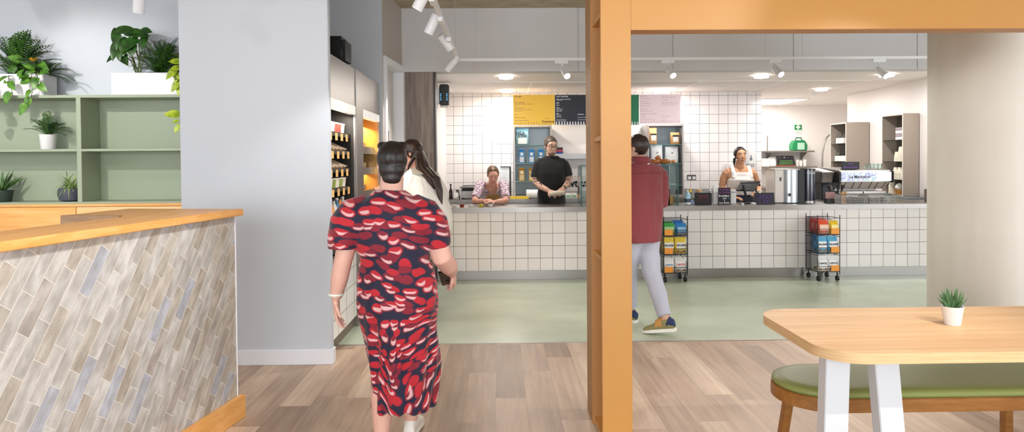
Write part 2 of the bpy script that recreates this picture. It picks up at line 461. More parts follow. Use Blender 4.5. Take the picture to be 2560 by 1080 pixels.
# outer room: window walls behind and beside the camera
def window_wall(name, horiz, pos, a0, a1, wins, n0, z0=.5, z1=3.0):
    def bx(mb, u0, u1, zz0, zz1, d0=0, d1=.15):
        if horiz: mb.box((u0, pos + d0, zz0), (u1, pos + d1, zz1))
        else: mb.box((pos + d0, u0, zz0), (pos + d1, u1, zz1))
    m = MB(); bx(m, a0, a1, 0, z0); bx(m, a0, a1, z1, CZ); u = a0
    for (p, q) in wins: bx(m, u, p, z0, z1); u = q
    bx(m, u, a1, z0, z1)
    m.build(name, M['wall_white'], struct=True)
    for i, (p, q) in enumerate(wins):
        fr = MB()
        for (u0, u1, b0, b1) in ((p, p + .06, z0, z1), (q - .06, q, z0, z1), (p + .06, q - .06, z0, z0 + .06), (p + .06, q - .06, z1 - .06, z1), ((p + q) / 2 - .03, (p + q) / 2 + .03, z0 + .06, z1 - .06)):
            bx(fr, u0, u1, b0, b1, .03, .12)
        fr.build('window_%d' % (n0 + i), mat('dark_window_frame', '#3a3d40', .4), struct=True)
window_wall('wall_rear', True, -3.95, -6.5, 8.8, [(-5.5, -2.6), (-2.2, .9), (1.3, 4.4), (4.8, 7.9)], 1)
window_wall('wall_left', False, -6.5, -4, 6.4, [(-3.2, -.6), (-.2, 2.4), (2.8, 5.4)], 5)
window_wall('wall_right', False, 8.65, -4, 8.6, [(-3.2, -.4), (0, 2.8), (3.2, 6)], 8)
# ================================================================== reception desk
P0 = V((-1.80, 2.457, 0)); P1 = V((-1.545, 4.0, 0)); DU = (P1 - P0).normalized(); DN = V((DU.y, -DU.x, 0))   # along the face, out of the face
PN = P1 - DU * 3.4                       # runs past the camera's left edge
def dk(s, d, z): return P1 - DU * s + DN * d + V((0, 0, z))      # s back from the far end, d out of the face
def dprism(mb, s0, s1, d0, d1, z0, z1):
    mb.prism([dk(s0, d0, z0), dk(s1, d0, z0), dk(s1, d1, z0), dk(s0, d1, z0)], (0, 0, z1 - z0)); return mb
def desk_tiles():
    nt = NT('slanted_stone_tiles')
    v = nt.mapv(nt.uv(), (1 / .222, 1 / .0645, 1))
    r1, r2, fa, fb, rc = cells(nt, v, .37)
    e = nt.math('MAXIMUM', edge(nt, fa, .006), edge(nt, fb, .02))
    c = nt.ramp(r1, [(0, '#cfcdc9'), (.16, '#c6bfb4'), (.3, '#d5d3cf'), (.42, '#c3bbaf'), (.54, '#c9c7c3'), (.66, '#bfb7b1'), (.75, '#cec6ba'), (.86, '#bdc1ca'), (.94, '#cac6c1')], 'CONSTANT')
    sc_ = nt.n('VectorMath', operation='SCALE'); nt.l(rc, sc_.inputs[0]); sc_.inputs['Scale'].default_value = 19
    g = nt.n('VectorMath', operation='ADD'); nt.l(nt.mapv(nt.uv(), (9, 22, 1)), g.inputs[0]); nt.l(sc_.outputs[0], g.inputs[1])
    n = nt.noise(g.outputs[0], 1.0, 3, .5)
    fine = nt.noise(nt.uv(), 160, 3)
    k = nt.ramp(n, [(.34, '#d0ccc8'), (.52, '#e9e7e5'), (.66, '#ffffff')])
    c = nt.mix(.95, c, k, 'MULTIPLY')
    c = nt.mix(.10, c, nt.ramp(fine, [(.4, '#8a8a8a'), (.6, '#ffffff')]), 'MULTIPLY')
    nt.color(nt.mix(e, c, rgba('#dcd6cc'))); nt.rough(nt.math('ADD', .42, nt.math('MULTIPLY', n, .2)))
    nt.bump(nt.math('SUBTRACT', nt.math('MULTIPLY', fine, .15), e), .25, .003)
    return nt.m
desk = thing('reception_desk', 'reception desk faced with slanted grey tiles under a golden oak top', 'desk', (-1.7, 3.0, 0))
ca, sa = math.cos(R(55)), math.sin(R(55))
def desk_uv(p, n):
    s = (V((p.x, p.y, 0)) - P0).dot(DU); z = p.z
    s -= .11; z -= .689
    return (s * ca + z * sa, -(s * sa - z * ca))
m = dprism(MB(), 0, 3.4, -.10, 0, 0, 1.186); m.build('tiled_front', desk_tiles(), desk, uvf=desk_uv)
m = dprism(MB(), -.006, 0, -.06, .004, .0, 1.186); m.build('white_end_strip', M['trim_white'], desk)
m = MB(); m.prism([dk(-.03, .04, 1.186), dk(3.4, .04, 1.186), dk(3.4, -.33, 1.186), dk(.55, -.30, 1.186), dk(.46, -.36, 1.186), dk(.46, -.70, 1.186), dk(-.03, -.70, 1.186)], (0, 0, .038))
m.build('counter_top', M['oak_desk'], desk, bevel=.004)
BRO = wood('brown_shaded_oak', '#86664a', '#9a7858', '#a88868', (2, 20, 20))  # oak browned so the return's shade sits in its colour
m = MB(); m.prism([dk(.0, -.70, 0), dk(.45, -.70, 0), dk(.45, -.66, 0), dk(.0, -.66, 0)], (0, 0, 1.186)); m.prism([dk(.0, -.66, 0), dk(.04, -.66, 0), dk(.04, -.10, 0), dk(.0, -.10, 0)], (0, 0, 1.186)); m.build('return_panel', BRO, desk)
m = MB(); m.prism([dk(.46, -.70, 1.13), dk(.485, -.70, 1.13), dk(.485, -.36, 1.13), dk(.46, -.36, 1.13)], (0, 0, .095)); m.build('return_shade_edge', BRO, desk)  # strip added before the slab edge to carry the shade colour
m = MB(); m.prism([dk(.4851, -.67, 1.15), dk(.489, -.67, 1.15), dk(.489, -.64, 1.15), dk(.4851, -.64, 1.15)], (0, 0, .03)); m.prism([dk(.4851, -.62, 1.155), dk(.489, -.62, 1.155), dk(.489, -.42, 1.155), dk(.4851, -.42, 1.155)], (0, 0, .006)); m.build('cable_slot', M['dark'], desk)
m = dprism(MB(), -.03, 3.4, 0, .036, 0, .132); m.build('skirting_board', M['oak_desk'], desk, bevel=.003)

# ================================================================== golden oak cabinet and the green shelves above it
cab = thing('storage_cabinet', 'long golden oak cabinet under the green wall shelves', 'cabinet', (-4.0, 6.1, 0))
MB().box((-6.2, 5.98, .06), (-2.345, 6.245, 1.125)).build('body', M['oak_golden'], cab)
MB().box((-6.2, 5.95, 1.125), (-2.345, 6.245, 1.147)).build('top_board', M['oak_golden'], cab, bevel=.002)
for k, (a, b) in enumerate(((-6.2, -4.94), (-4.935, -3.66), (-3.655, -2.345))):
    d = MB().box((a, 5.957, .07), (b, 5.98, 1.12)).build('door', [M['oak_golden'], wood('pale_golden_oak', '#e6b474', '#efc084', '#f5cb94', (1.2, 22, 22), .4)][k == 2], cab, bevel=.002)
MB().box((-6.2, 6.0, 0), (-2.345, 6.24, .06)).build('plinth', M['black'], cab)
sh = thing('shelving_unit', 'sage green open wall shelves holding potted plants', 'shelves', (-4.0, 6.1, 1.147))
SX0, SX1, SF, SB = -6.2, -2.345, 5.95, 6.245
MB().box((SX0, SB - .012, 1.147), (SX1, SB, 2.086)).build('back_panel', M['sage'], sh)
for z0, z1 in ((1.147, 1.165), (1.600, 1.622), (2.062, 2.086)):
    MB().box((SX0, SF, z0), (SX1, SB - .012, z1)).build('shelf', M['sage'], sh, bevel=.0015)
for X in (-6.2, -4.95, -3.64, -2.385):
    for z0, z1 in ((1.165, 1.600), (1.622, 2.062)):
        MB().box((X, SF + .001, z0), (X + .04, SB - .012, z1)).build('divider', M['sage'], sh, bevel=.0015)

# ================================================================== plants
def leafmat(name, c1, c2, rough=.4):
    if name in _MC: return _MC[name]
    nt = NT(name)
    n = nt.noise(nt.obj(), 22, 2)
    nt.color(nt.ramp(n, [(.35, c1), (.65, c2)])); nt.rough(rough)
    nt.b.inputs['Subsurface Weight'].default_value = .0
    _MC[name] = nt.m; return nt.m
LF = {'fern': leafmat('fern_green', '#1f3a14', '#3f6a22'), 'pothos': leafmat('pothos_green', '#2f5a1c', '#5f8f2c'), 'lime': leafmat('lime_leaf', '#7f9a22', '#b4c42e'),
      'big': leafmat('deep_green_leaf', '#173612', '#2d581c', .3), 'palm': leafmat('palm_green', '#2c4a22', '#54783c'), 'spider': leafmat('spider_leaf', '#6f8f4a', '#a9bd74'),
      'aloe': leafmat('succulent_green', '#2f5230', '#51784a'), 'stem': leafmat('stem_green', '#4d5a2c', '#6a7440')}
SOIL = mat('potting_soil', '#2c231b', .95, bump=.5, bscale=120)
def frond(mb, base, d, length, width, n=16, droop=.5, rnd=random):
    """a pinnate leaf: a rachis with rows of narrow leaflets"""
    base = V(base); d = V(d).normalized(); side = d.cross(V((0, 0, 1)))
    side = side.normalized() if side.length > .05 else V((1, 0, 0))
    pts = []; p = base.copy(); dd = d.copy()
    for i in range(n + 1):
        pts.append(p.copy()); p = p + dd * (length / n); dd = (dd + V((0, 0, -droop / n)) * (1 + i / n)).normalized()
    for i in range(1, n + 1):
        t = i / n; wv = width * math.sin(math.pi * min(1, .12 + .88 * (1 - t) ** .75)) * (.85 + .3 * rnd.random())
        ax = (pts[i] - pts[i - 1]).normalized(); up = side.cross(ax)
        for sg in (-1, 1):
            a = pts[i]; tip = a + side * sg * wv + ax * wv * .45 + up * wv * .1; h = length / n * .42
            mid = (a + tip) / 2
            mb.add([a - ax * h * .5, mid - ax * h + up * .002, tip, mid + ax * h + up * .002], [(0, 1, 2, 3)])
    mb.tube(pts, [.0022 * (1 - .6 * i / n) for i in range(n + 1)], 4, False)
def leaf(mb, base, d, up, length, width, cup=.15, droop=.25, heart=False):
    """broad leaf with a midrib fold, 5 x 2 faces"""
    base = V(base); d = V(d).normalized(); up = V(up); s = d.cross(up).normalized(); up = s.cross(d).normalized()
    prof = [(0, .0), (.03, .42), (.08, .72), (.16, .92), (.28, 1), (.42, .99), (.56, .86), (.7, .64), (.82, .4), (.92, .18), (1, 0)] if heart else [(0, .0), (.07, .3), (.15, .52), (.25, .76), (.38, .95), (.52, 1), (.66, .88), (.78, .65), (.9, .32), (1, 0)]
    L_, C_, R_ = [], [], []
    for t, w_ in prof:
        back = -.12 * length * max(0, 1 - t / .2) if heart and t > 0 else 0
        c = base + d * (length * t) - up * (droop * length * t * t)
        lift = up * (cup * width * w_)
        C_.append(c); L_.append(c - s * width * .5 * w_ + lift + d * back); R_.append(c + s * width * .5 * w_ + lift + d * back)
    n = len(prof); vs = L_ + C_ + R_; fs = []
    for i in range(n - 1):
        fs.append((i, i + 1, n + i + 1, n + i)); fs.append((n + i, n + i + 1, 2 * n + i + 1, 2 * n + i))
    mb.add(vs, fs)
def rdir(a, e): return V((math.cos(a) * math.cos(e), math.sin(a) * math.cos(e), math.sin(e)))
def fern(name, label, c, n, length, width, spread=(.25, 1.35), seed=1, group=None):
    rnd = random.Random(seed); r = thing(name, label, 'plant', c, group)
    m = MB()
    for i in range(n):
        a = 2 * math.pi * i / n * 2.4 + rnd.uniform(-.3, .3); e = rnd.uniform(*spread)
        dv = rdir(a, e); dv.y = dv.y * .55 - .05
        frond(m, V(c) + V((rnd.uniform(-.05, .05), rnd.uniform(-.02, .02), 0)), dv, length * rnd.uniform(.7, 1.05), width, 17, rnd.uniform(.5, 1.1), rnd)
    m.v = [(min(p[0], -2.355), min(p[1], 6.232 - .004 * abs(math.sin(p[2] * 40))), p[2]) for p in m.v]
    m.build('fronds', LF['fern'], r, smooth='raw')
    MB().lathe([(.05, -.03), (.055, -.005), (.03, .0)], c, 12).build('root_ball', SOIL, r, smooth=True)
    return r
def vine(mb, stems, pts, mbk, size, every=.06, rnd=random, up=V((0, -1, .35))):
    pts = [V(p) for p in pts]; stems.tube(pts, .0025, 5)
    acc = 0
    for i in range(1, len(pts)):
        seg = pts[i] - pts[i - 1]; k = max(1, int(seg.length / every))
        for j in range(k):
            p = pts[i - 1] + seg * ((j + .5) / k)
            d = (seg.normalized() * .35 + V((rnd.uniform(-1, 1), rnd.uniform(-.7, -.1), rnd.uniform(-.9, .1)))).normalized()
            q = p + d * .025
            stems.tube([p, q], .0015, 4)
            leaf(mbk, q, d, up + V((rnd.uniform(-.4, .4), 0, rnd.uniform(-.3, .3))), size * rnd.uniform(.75, 1.2), size * rnd.uniform(.62, .85), .12, rnd.uniform(.1, .5), True)
def trough(name, label, x0, x1, y0, y1, z0, z1):
    r = thing(name, label, 'planter', ((x0 + x1) / 2, (y0 + y1) / 2, z0), 'white planters on the green shelves')
    m = MB(); t = .008
    m.box((x0, y0, z0), (x1, y1, z0 + t)); m.box((x0, y0, z0 + t), (x1, y0 + t, z1)); m.box((x0, y1 - t, z0 + t), (x1, y1, z1)); m.box((x0, y0 + t, z0 + t), (x0 + t, y1 - t, z1)); m.box((x1 - t, y0 + t, z0 + t), (x1, y1 - t, z1))
    m.build('trough', M['porcelain'], r)
    MB().box((x0 + t, y0 + t, z0 + t), (x1 - t, y1 - t, z1 - .03)).build('soil', SOIL, r)
    return r
trough('planter_trough', 'white planter trough with a fern and trailing pothos, away from the pier', -4.85, -3.925, 5.97, 6.15, 2.087, 2.272)
trough('planter_trough', 'white planter trough beside the grey pier under the large-leaved plant', -3.345, -2.42, 5.97, 6.15, 2.087, 2.276)
fern('sword_fern', 'bushy upright fern in the trough away from the pier', (-4.22, 6.06, 2.26), 46, .40, .055, (.5, 1.45), 3)
fern('sword_fern', 'low dark fern at the outer end of the pothos trough', (-3.99, 6.05, 2.26), 22, .27, .05, (.1, .8), 9)
fern('sword_fern', 'bushy fern in the trough beside the grey pier', (-2.95, 6.06, 2.265), 56, .34, .046, (.15, 1.4), 5)
fern('sword_fern', 'fern half hidden by the grey pier edge', (-2.66, 6.06, 2.265), 40, .33, .046, (.2, 1.4), 15)
rnd = random.Random(4)
r = thing('trailing_pothos', 'green pothos vines trailing over the white trough and the shelf edge', 'plant', (-4.05, 6.04, 2.26))
st, lv = MB(), MB()
for x0, pts in ((-4.30, [(-.06, -.13, -.02), (-.10, -.15, -.16), (-.05, -.16, -.30)]), (-4.18, [(.0, -.13, .0), (.03, -.145, -.08), (.05, -.15, -.17)]), (-4.02, [(.03, -.13, .02), (.06, -.14, -.08), (.04, -.15, -.2), (.0, -.155, -.26)]), (-3.97, [(.03, -.12, .03), (.045, -.14, -.1)]), (-4.2, [(-.05, -.05, .13), (-.1, -.1, .2)]), (-4.1, [(.0, -.06, .1), (.06, -.1, .17)]), (-4.0, [(.02, -.06, .1), (.08, -.1, .13)]), (-4.38, [(-.03, -.12, .04), (-.08, -.14, -.02)])):
    b = V((x0, 6.04, 2.25)); vine(lv, st, [b] + [b + V(p) * 1.0 for p in pts], lv, .092, .055, rnd)
lv.build('leaves', LF['pothos'], r, smooth='raw'); st.build('stems', LF['stem'], r, smooth=True)
MB().lathe([(.05, -.03), (.055, -.012), (.03, -.008)], (-4.1, 6.05, 2.26), 12).build('root_ball', SOIL, r)
fl = MB(); fl.ell((-3.985, 5.93, 2.39), (.028, .02, .016)); fl.ell((-3.965, 5.935, 2.396), (.016, .014, .012)); fl.build('yellow_flower', mat('orange_yellow_petal', '#d8981c', .5), r, smooth=True)
r = thing('philodendron', 'plant with large dark arching leaves beside the fern near the pier', 'plant', (-3.2, 6.05, 2.26))
st, lv = MB(), MB()
for k, (px, py, dx, dz, L_, W_) in enumerate(((292, 72, .1, -.95, .20, .085), (292, 75, .95, -.08, .24, .095), (318, 82, .95, -.1, .23, .10), (352, 78, .9, -.05, .12, .08), (299, 102, -.25, -.95, .19, .10), (318, 95, -.1, -.95, .17, .12), (345, 98, -.75, -.65, .19, .10), (364, 92, -.2, -.95, .14, .075), (296, 132, -.75, -.65, .13, .06), (300, 132, .6, -.75, .15, .085), (300, 120, .1, -.98, .12, .07), (330, 110, .1, -.95, .12, .1))):
    tip = at(px, py, Y=5.99 - .012 * (k % 4))
    b = V((-3.17 + .02 * (k % 3), 6.06, 2.26)); mid = (b + tip) / 2 + V((.02, 0, .03))
    st.tube([b, mid, tip], [.005, .004, .003], 6)
    leaf(lv, tip, (dx, -.35, dz), (0, -1, .6), L_, W_, .1, .15, True)
lv.build('leaves', LF['big'], r, smooth='raw'); st.build('stems', LF['stem'], r, smooth=True)
MB().lathe([(.05, -.03), (.055, -.012), (.03, -.008)], (-3.17, 6.06, 2.26), 12).build('root_ball', SOIL, r)
r = thing('lime_pothos', 'lime green pothos hanging down beside the grey pier', 'plant', (-2.72, 6.0, 2.26))
st, lv = MB(), MB()
b = V((-2.70, 6.02, 2.26)); pts = [b, b + V((-.02, -.1, .06)), at(440, 170, Y=5.9), at(446, 215, Y=5.9), at(452, 260, Y=5.9), at(450, 320, Y=5.9)]
st.tube(pts, .003, 5)
for px, py, dx, dz, L_ in ((452, 155, -.95, .1, .10), (450, 170, -.9, -.1, .09), (440, 176, -.75, -.65, .115), (447, 184, -.3, -.9, .09), (452, 202, -.65, -.75, .125), (456, 210, -.3, -.9, .11), (448, 287, -1, .12, .125), (446, 302, -.8, -.2, .055), (449, 312, -.5, -.85, .08)):
    leaf(lv, at(px, py, Y=5.89), (dx, -.3, dz), (0, -1, .5), L_, L_ * .62, .12, .2, True)
lv.build('leaves', LF['lime'], r, smooth='raw'); st.build('stems', LF['stem'], r, smooth=True)
def pot(prof, c, mt, r, n=28): return MB().lathe(prof, c, n).build('pot', mt, r, smooth=True)
# potted palm
c = V((-3.965, 6.08, 1.622)); r = thing('potted_palm', 'small palm in a white tapered pot on the middle green shelf', 'plant', c)
pot([(.054, 0), (.057, .004), (.068, .123), (.070, .13), (.065, .13), (.062, .11)], c, M['porcelain'], r)
MB().lathe([(.05, .1), (.061, .11), (.02, .115)], c, 20).build('soil', SOIL, r)
m = MB(); rnd = random.Random(12)
for i in range(30):
    dv = rdir(i * 2.4, rnd.uniform(.75, 1.5)); dv.y *= .7
    frond(m, c + V((0, 0, .105)), dv, rnd.uniform(.13, .235), .042, 12, rnd.uniform(.5, 1.3), rnd)
m.build('fronds', LF['palm'], r, smooth='raw')
# spider plant in the dark pot
c = V((-3.78, 6.08, 1.166)); r = thing('potted_spider_plant', 'pale spider plant in a round dark grey pot on the bottom green shelf', 'plant', c)
pot([(.05, 0), (.085, .008), (.098, .05), (.098, .088), (.092, .112), (.085, .112), (.083, .09)], c, mat('dark_grey_ceramic', '#4a4d58', .55), r)
MB().lathe([(.06, .07), (.084, .088), (.02, .095)], c, 20).build('soil', SOIL, r)
m = MB(); rnd = random.Random(22)
for i in range(60):
    a = i * 2.4; e = rnd.uniform(.5, 1.45); d = rdir(a, e); d.y *= .8; p = c + V((rnd.uniform(-.03, .03), rnd.uniform(-.02, .02), .095)); L_ = rnd.uniform(.13, .24); n = 6; s = d.cross(V((0, 0, 1))).normalized(); row = []
    for k in range(n + 1):
        t = k / n; w_ = .006 * (1 - t ** 2) + .0005
        row.append((p - s * w_, p + s * w_)); p = p + d * L_ / n; d = (d + V((0, 0, -.42))).normalized()
    vs = [q for pr in row for q in pr]; m.add(vs, [(2 * k, 2 * k + 1, 2 * k + 3, 2 * k + 2) for k in range(n)])
m.build('leaves', LF['spider'], r, smooth='raw')
# plant at the picture's edge
c = V((-4.36, 6.08, 1.166)); r = thing('potted_plant', 'spiky dark plant in a dark green pot on the bottom green shelf', 'plant', c)
pot([(.055, 0), (.06, .006), (.075, .09), (.077, .1), (.07, .1), (.068, .085)], c, mat('dark_green_pot', '#2c3a33', .5), r)
MB().lathe([(.05, .07), (.067, .084), (.02, .088)], c, 20).build('soil', SOIL, r)
m = MB(); rnd = random.Random(2)
for i in range(26): leaf(m, c + V((0, 0, .085)), rdir(i * 2.4, rnd.uniform(.5, 1.35)), (0, -1, 1), rnd.uniform(.13, .21), .022, .1, .25)
m.build('leaves', LF['palm'], r, smooth='raw')

# ================================================================== ochre shelving frame with its beam
fr = thing('room_divider', 'tall ochre shelving post with open shelves and an overhead beam', 'shelving', (.6, 3.78, 0))
FX0, FX1, FY0, FY1 = .522, .677, 3.49, 4.06
MB().box((FX0, FY0, 0), (FX1, FY0 + .03, 3.2)).build('front_board', M['orange'], fr, bevel=.002)
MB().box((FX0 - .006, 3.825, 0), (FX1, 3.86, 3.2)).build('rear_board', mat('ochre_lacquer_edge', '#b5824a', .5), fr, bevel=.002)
MB().box((FX0 - .006, 3.86, 0), (FX1, FY1, 3.2)).build('rear_post', mat('shaded_ochre_lacquer', '#9b7446', .5), fr, bevel=.002)  # ochre upright darkened to brown, its shade is in the colour
MB().box((FX1 - .02, FY0 + .03, 0), (FX1, 3.825, 3.2)).build('back_panel', M['orange'], fr)
for z in (.02, .965, 1.595, 2.235, 2.85):
    MB().box((FX0 + .004, FY0 + .03, z), (FX1 - .02, 3.825, z + .024)).build('shelf', M['orange'], fr, bevel=.001)
MB().box((FX1, FY0, 2.158), (4.6, FY0 + .125, 2.85)).build('beam', M['orange'], fr, bevel=.002)
MB().box((4.6, FY0, 0), (4.76, FY0 + .57, 2.85)).build('far_post', M['orange'], fr, bevel=.002)

# ================================================================== oak table, bench, succulent
def rrect(x0, x1, y0, y1, rl, rr, n=14):
    pts = []
    for cx, cy, a0, r_ in ((x1 - rr, y0 + rr, -90, rr), (x1 - rr, y1 - rr, 0, rr), (x0 + rl, y1 - rl, 90, rl), (x0 + rl, y0 + rl, 180, rl)):
        for k in range(n + 1):
            a = R(a0 + 90 * k / n); pts.append((cx + r_ * math.cos(a), cy + r_ * math.sin(a)))
    return pts
tb = thing('oak_table', 'long oak table with rounded corners on white slanted legs', 'table', (2.4, 2.94, 0))
TX0, TX1, TY0, TY1, TZ = 1.241, 3.9, 2.55, 3.325, .755
o_ = rrect(TX0, TX1, TY0, TY1, .165, .165, 16)
m = MB(); m.prism([(x, y, TZ - .002) for x, y in o_], (0, 0, .002)); m.build('table_top', M['oak_table'], tb)
m = MB(); m.prism([(x, y, TZ - .042) for x, y in o_], (0, 0, .04)); m.build('edge_band', M['oak_edge'], tb, smooth=True)
def leg4(mb, a, b, wx, wy):
    a, b = V(a), V(b); h = [(-wx / 2, -wy / 2, 0), (wx / 2, -wy / 2, 0), (wx / 2, wy / 2, 0), (-wx / 2, wy / 2, 0)]
    return mb.loft([[a + V(p) for p in h], [b + V(p) for p in h]])
for X in (1.345, 3.35):
    leg4(MB(), (X, 2.715, TZ - .042), (X - .028, 2.70, 0), .097, .066).build('leg', mat('table_leg_white', '#cfd3d8', .4), tb, bevel=.003)
    leg4(MB(), (X + .187, 2.705, TZ - .042), (X + .232, 2.67, 0), .097, .066).build('leg', mat('table_leg_white', '#cfd3d8', .4), tb, bevel=.003)
    MB().box((X - .045, 2.685, TZ - .05), (X + .235, 3.0, TZ - .043)).build('mounting_plate', M['white_metal'], tb)
bn = thing('bench', 'brown oak bench with a padded green seat behind the oak table', 'bench', (2.3, 3.17, 0))
b_ = rrect(1.285, 3.4, 2.955, 3.395, .2199, .2199, 14)
def inset(poly, d, cx, cy, hx, hy): return [(cx + (x - cx) * (1 - d / hx), cy + (y - cy) * (1 - d / hy)) for x, y in poly]
ins = lambda d: inset(b_, d, 2.3425, 3.175, 1.0575, .22)
m = MB(); m.prism([(x, y, .372) for x, y in b_], (0, 0, .062)); m.build('frame', M['oak_bench'], bn, smooth=True, bevel=.004)
m = MB(); m.loft([[(x, y, z) for x, y in ins(d)] for d, z in ((.008, .434), (.004, .446), (.008, .458), (.02, .466), (.05, .47), (.1, .471))])
m.build('seat_pad', mat('green_leather', '#8d9757', .42, bump=.04, bscale=200), bn, smooth='full')
for x, y, bx, by in ((1.42, 3.31, 1.385, 3.36), (1.48, 3.05, 1.47, 2.99), (3.2, 3.31, 3.24, 3.36), (2.52, 2.985, 2.535, 2.97), (2.52, 3.34, 2.535, 3.36), (3.2, 3.05, 3.24, 2.99)):
    leg4(MB(), (x, y, .372), (bx, by, 0), .042, .042).build('leg', M['oak_bench'], bn, bevel=.003)
c = V((2.0, 2.975, TZ)); r = thing('potted_succulent', 'small spiky succulent in a white pot on the oak table', 'plant', c)
pot([(.031, 0), (.0335, .003), (.044, .078), (.046, .082), (.041, .082), (.039, .07)], c, M['porcelain'], r, 32)
MB().lathe([(.03, .06), (.0385, .068), (.01, .071)], c, 20).build('soil', SOIL, r)
m = MB(); rnd = random.Random(31)
for i in range(24):
    a = i * 2.399; e = .6 + .9 * (i / 24); d = rdir(a, e); L_ = .062 + .03 * (i / 24)
    p0 = c + V((0, 0, .068)) + rdir(a, 0) * .01
    m.tube([p0, p0 + d * L_ * .35, p0 + d * L_ * .75 + V((0, 0, .004)), p0 + d * L_ + V((0, 0, .009))], [.0055, .0068, .004, .0004], 6, True, .5)
m.build('leaves', LF['aloe'], r, smooth=True)
# ================================================================== track lighting
LENS = mat('lit_lens', '#fffaf2', .3, emit=10)
TZK = 2.625
GLOW = (1, .965, .93)
def rail(name, label, a, b, drops):
    r = thing(name, label, 'track', ((a[0] + b[0]) / 2, (a[1] + b[1]) / 2, a[2]))
    a, b = V(a), V(b); d = (b - a).normalized(); s = V((-d.y, d.x, 0)) * .017
    m = MB(); m.prism([a - s, b - s, b + s, a + s], (0, 0, .03)); m.build('rail', M['white_metal'], r)
    for t in drops:
        p = a.lerp(b, t); MB().cyl(p + V((0, 0, .03)), (p.x, p.y, CZ), .0012, n=6).build('suspension_wire', M['steel_dull'], r)
    return r
rail('light_track', 'white suspended light track running away from the camera to the serving counter', (-.457, .2, TZK), (-.457, 7.8, TZK), (.1, .5, .93))
rail('light_track', 'white suspended light track running along the serving counter', (-.474, 7.8, TZK), (6.6, 7.8, TZK), (.03, .25, .5, .56, .8))
rail('light_track', 'white suspended light track above the reception desk', (-2.6, .4, 2.83), (-2.6, 5.6, 2.83), (.1, .9))
rail('light_track', 'white suspended light track in front of the green shelves', (-4.1, .4, 3.02), (-4.1, 4.4, 3.02), (.1, .9))
rail('light_track', 'white suspended light track above the oak table', (2.4, .2, TZK), (2.4, 3.3, TZK), (.1, .9))
rail('light_track', 'short white suspended light track just beyond the ochre beam', (2.4, 3.75, TZK), (2.4, 5.0, TZK), (.1, .9))
def spot_lamp(label, p, dirx, head, aim, power, lit=True, size=58, group='track spotlights', color=GLOW, blend=.6, rad=.04):
    """adapter on the track, arm, cylinder head: head = centre of the cylinder, aim = direction the lens faces"""
    p = V(p); h = V(head); a = V(aim).normalized(); d = V(dirx).normalized(); s = V((-d.y, d.x, 0))
    r = thing('track_spotlight', label, 'spotlight', p, group)
    m = MB(); m.prism([p + d * x + s * y for x, y in ((-.075, -.02), (.075, -.02), (.075, .02), (-.075, .02))], (0, 0, -.035)); m.build('adapter', M['white_metal'], r, bevel=.004)
    top = h - a * .045
    off = (p - h); off.z = 0
    j = top + V((0, 0, .045)) + a.cross(V((0, 0, 1))) * 0
    MB().tube([p + V((0, 0, -.03)), p.lerp(top, .45) + V((0, 0, .0)), top + (p - top).normalized() * .03], .0075, 10).build('arm', M['white_metal'], r, smooth=True)
    q = a.to_track_quat('Z', 'Y').to_matrix()
    m = MB(); N = 28
    prof = [(.0, -.083), (.034, -.083), (.039, -.078), (.039, .083), (.035, .083), (.033, .07), (0, .07)]
    m.loft([[h + q @ V((max(rr, .0005) * math.cos(2 * math.pi * k / N), max(rr, .0005) * math.sin(2 * math.pi * k / N), zz)) for k in range(N)] for rr, zz in prof])
    hd = m.build('lamp_head', M['white_metal'], r, smooth=True)
    m = MB(); m.loft([[h + q @ V((rr * math.cos(2 * math.pi * k / N), rr * math.sin(2 * math.pi * k / N), zz)) for k in range(N)] for rr, zz in ((.032, .071), (.031, .079), (.0005, .081))])
    m.build('lens', LENS, hd, smooth=True)
    lamp('spot_light', 'SPOT', h + a * .1, power, color, h + a * 2, spot_size=R(size), spot_blend=blend, shadow_soft_size=rad)
    return r
# along the left track (nearest first)
D = V((0, 1, 0))
spot_lamp('spotlight on the receding track cut off by the top of the picture', (-.457, 4.78, TZK), D, at(1056, -4, Y=4.72), (-.45, .1, -.8), 60)
spot_lamp('spotlight second along the receding track, its head pointing down over the fridges', (-.457, 5.45, TZK), D, at(1081, 60, Y=5.45), (-.38, .12, -.75), 60)
spot_lamp('spotlight third along the receding track, tilted the opposite way to its neighbours', (-.457, 6.35, TZK), D, at(1114, 106, Y=6.4), (.52, .3, -.72), 60)
spot_lamp('spotlight at the corner where the receding track meets the counter track', (-.457, 7.5, TZK), D, at(1128, 161, Y=7.5), (-.55, .2, -.62), 60)
# nearer spots on the same track and its neighbours, above the picture
spot_lamp('spotlight on the receding track above the picture, nearest the window wall, added for light', (-.457, 1.2, TZK), D, (-.5, 1.2, TZK - .15), (-.75, .75, -.7), 60)  # out of view, put on the track for extra light
spot_lamp('spotlight on the receding track above the picture, facing the tiled desk front', (-.457, 2.6, TZK), D, (-.5, 2.6, TZK - .15), (-.95, .1, -1), 85, size=95, color=(1, .97, .94))
spot_lamp('spotlight on the receding track above the picture, added for light on the floor', (-.457, 3.7, TZK), D, (-.5, 3.7, TZK - .15), (.5, .9, -1.6), 40, size=80)  # unseen lamp added for light, aims at the floor away from the pier
# above the desk, towards the green shelves
E = V((0, 1, 0))
spot_lamp('white spotlight hanging in front of the grey wall above the green shelves', (-2.6, 4.9, 2.83), E, at(348, 2, Y=4.9), (-.25, .35, -.75), 25)
spot_lamp('spotlight above the desk lighting the green shelves', (-4.1, 3.8, 3.02), E, (-4.1, 3.8, 2.87), (.45, 2.2, -1.05), 130, size=58, rad=.012)
spot_lamp('spotlight above the desk lighting the outer plants', (-4.1, 2.9, 3.02), E, (-4.1, 2.9, 2.87), (-.6, 2.9, -.9), 60, size=58, rad=.012)
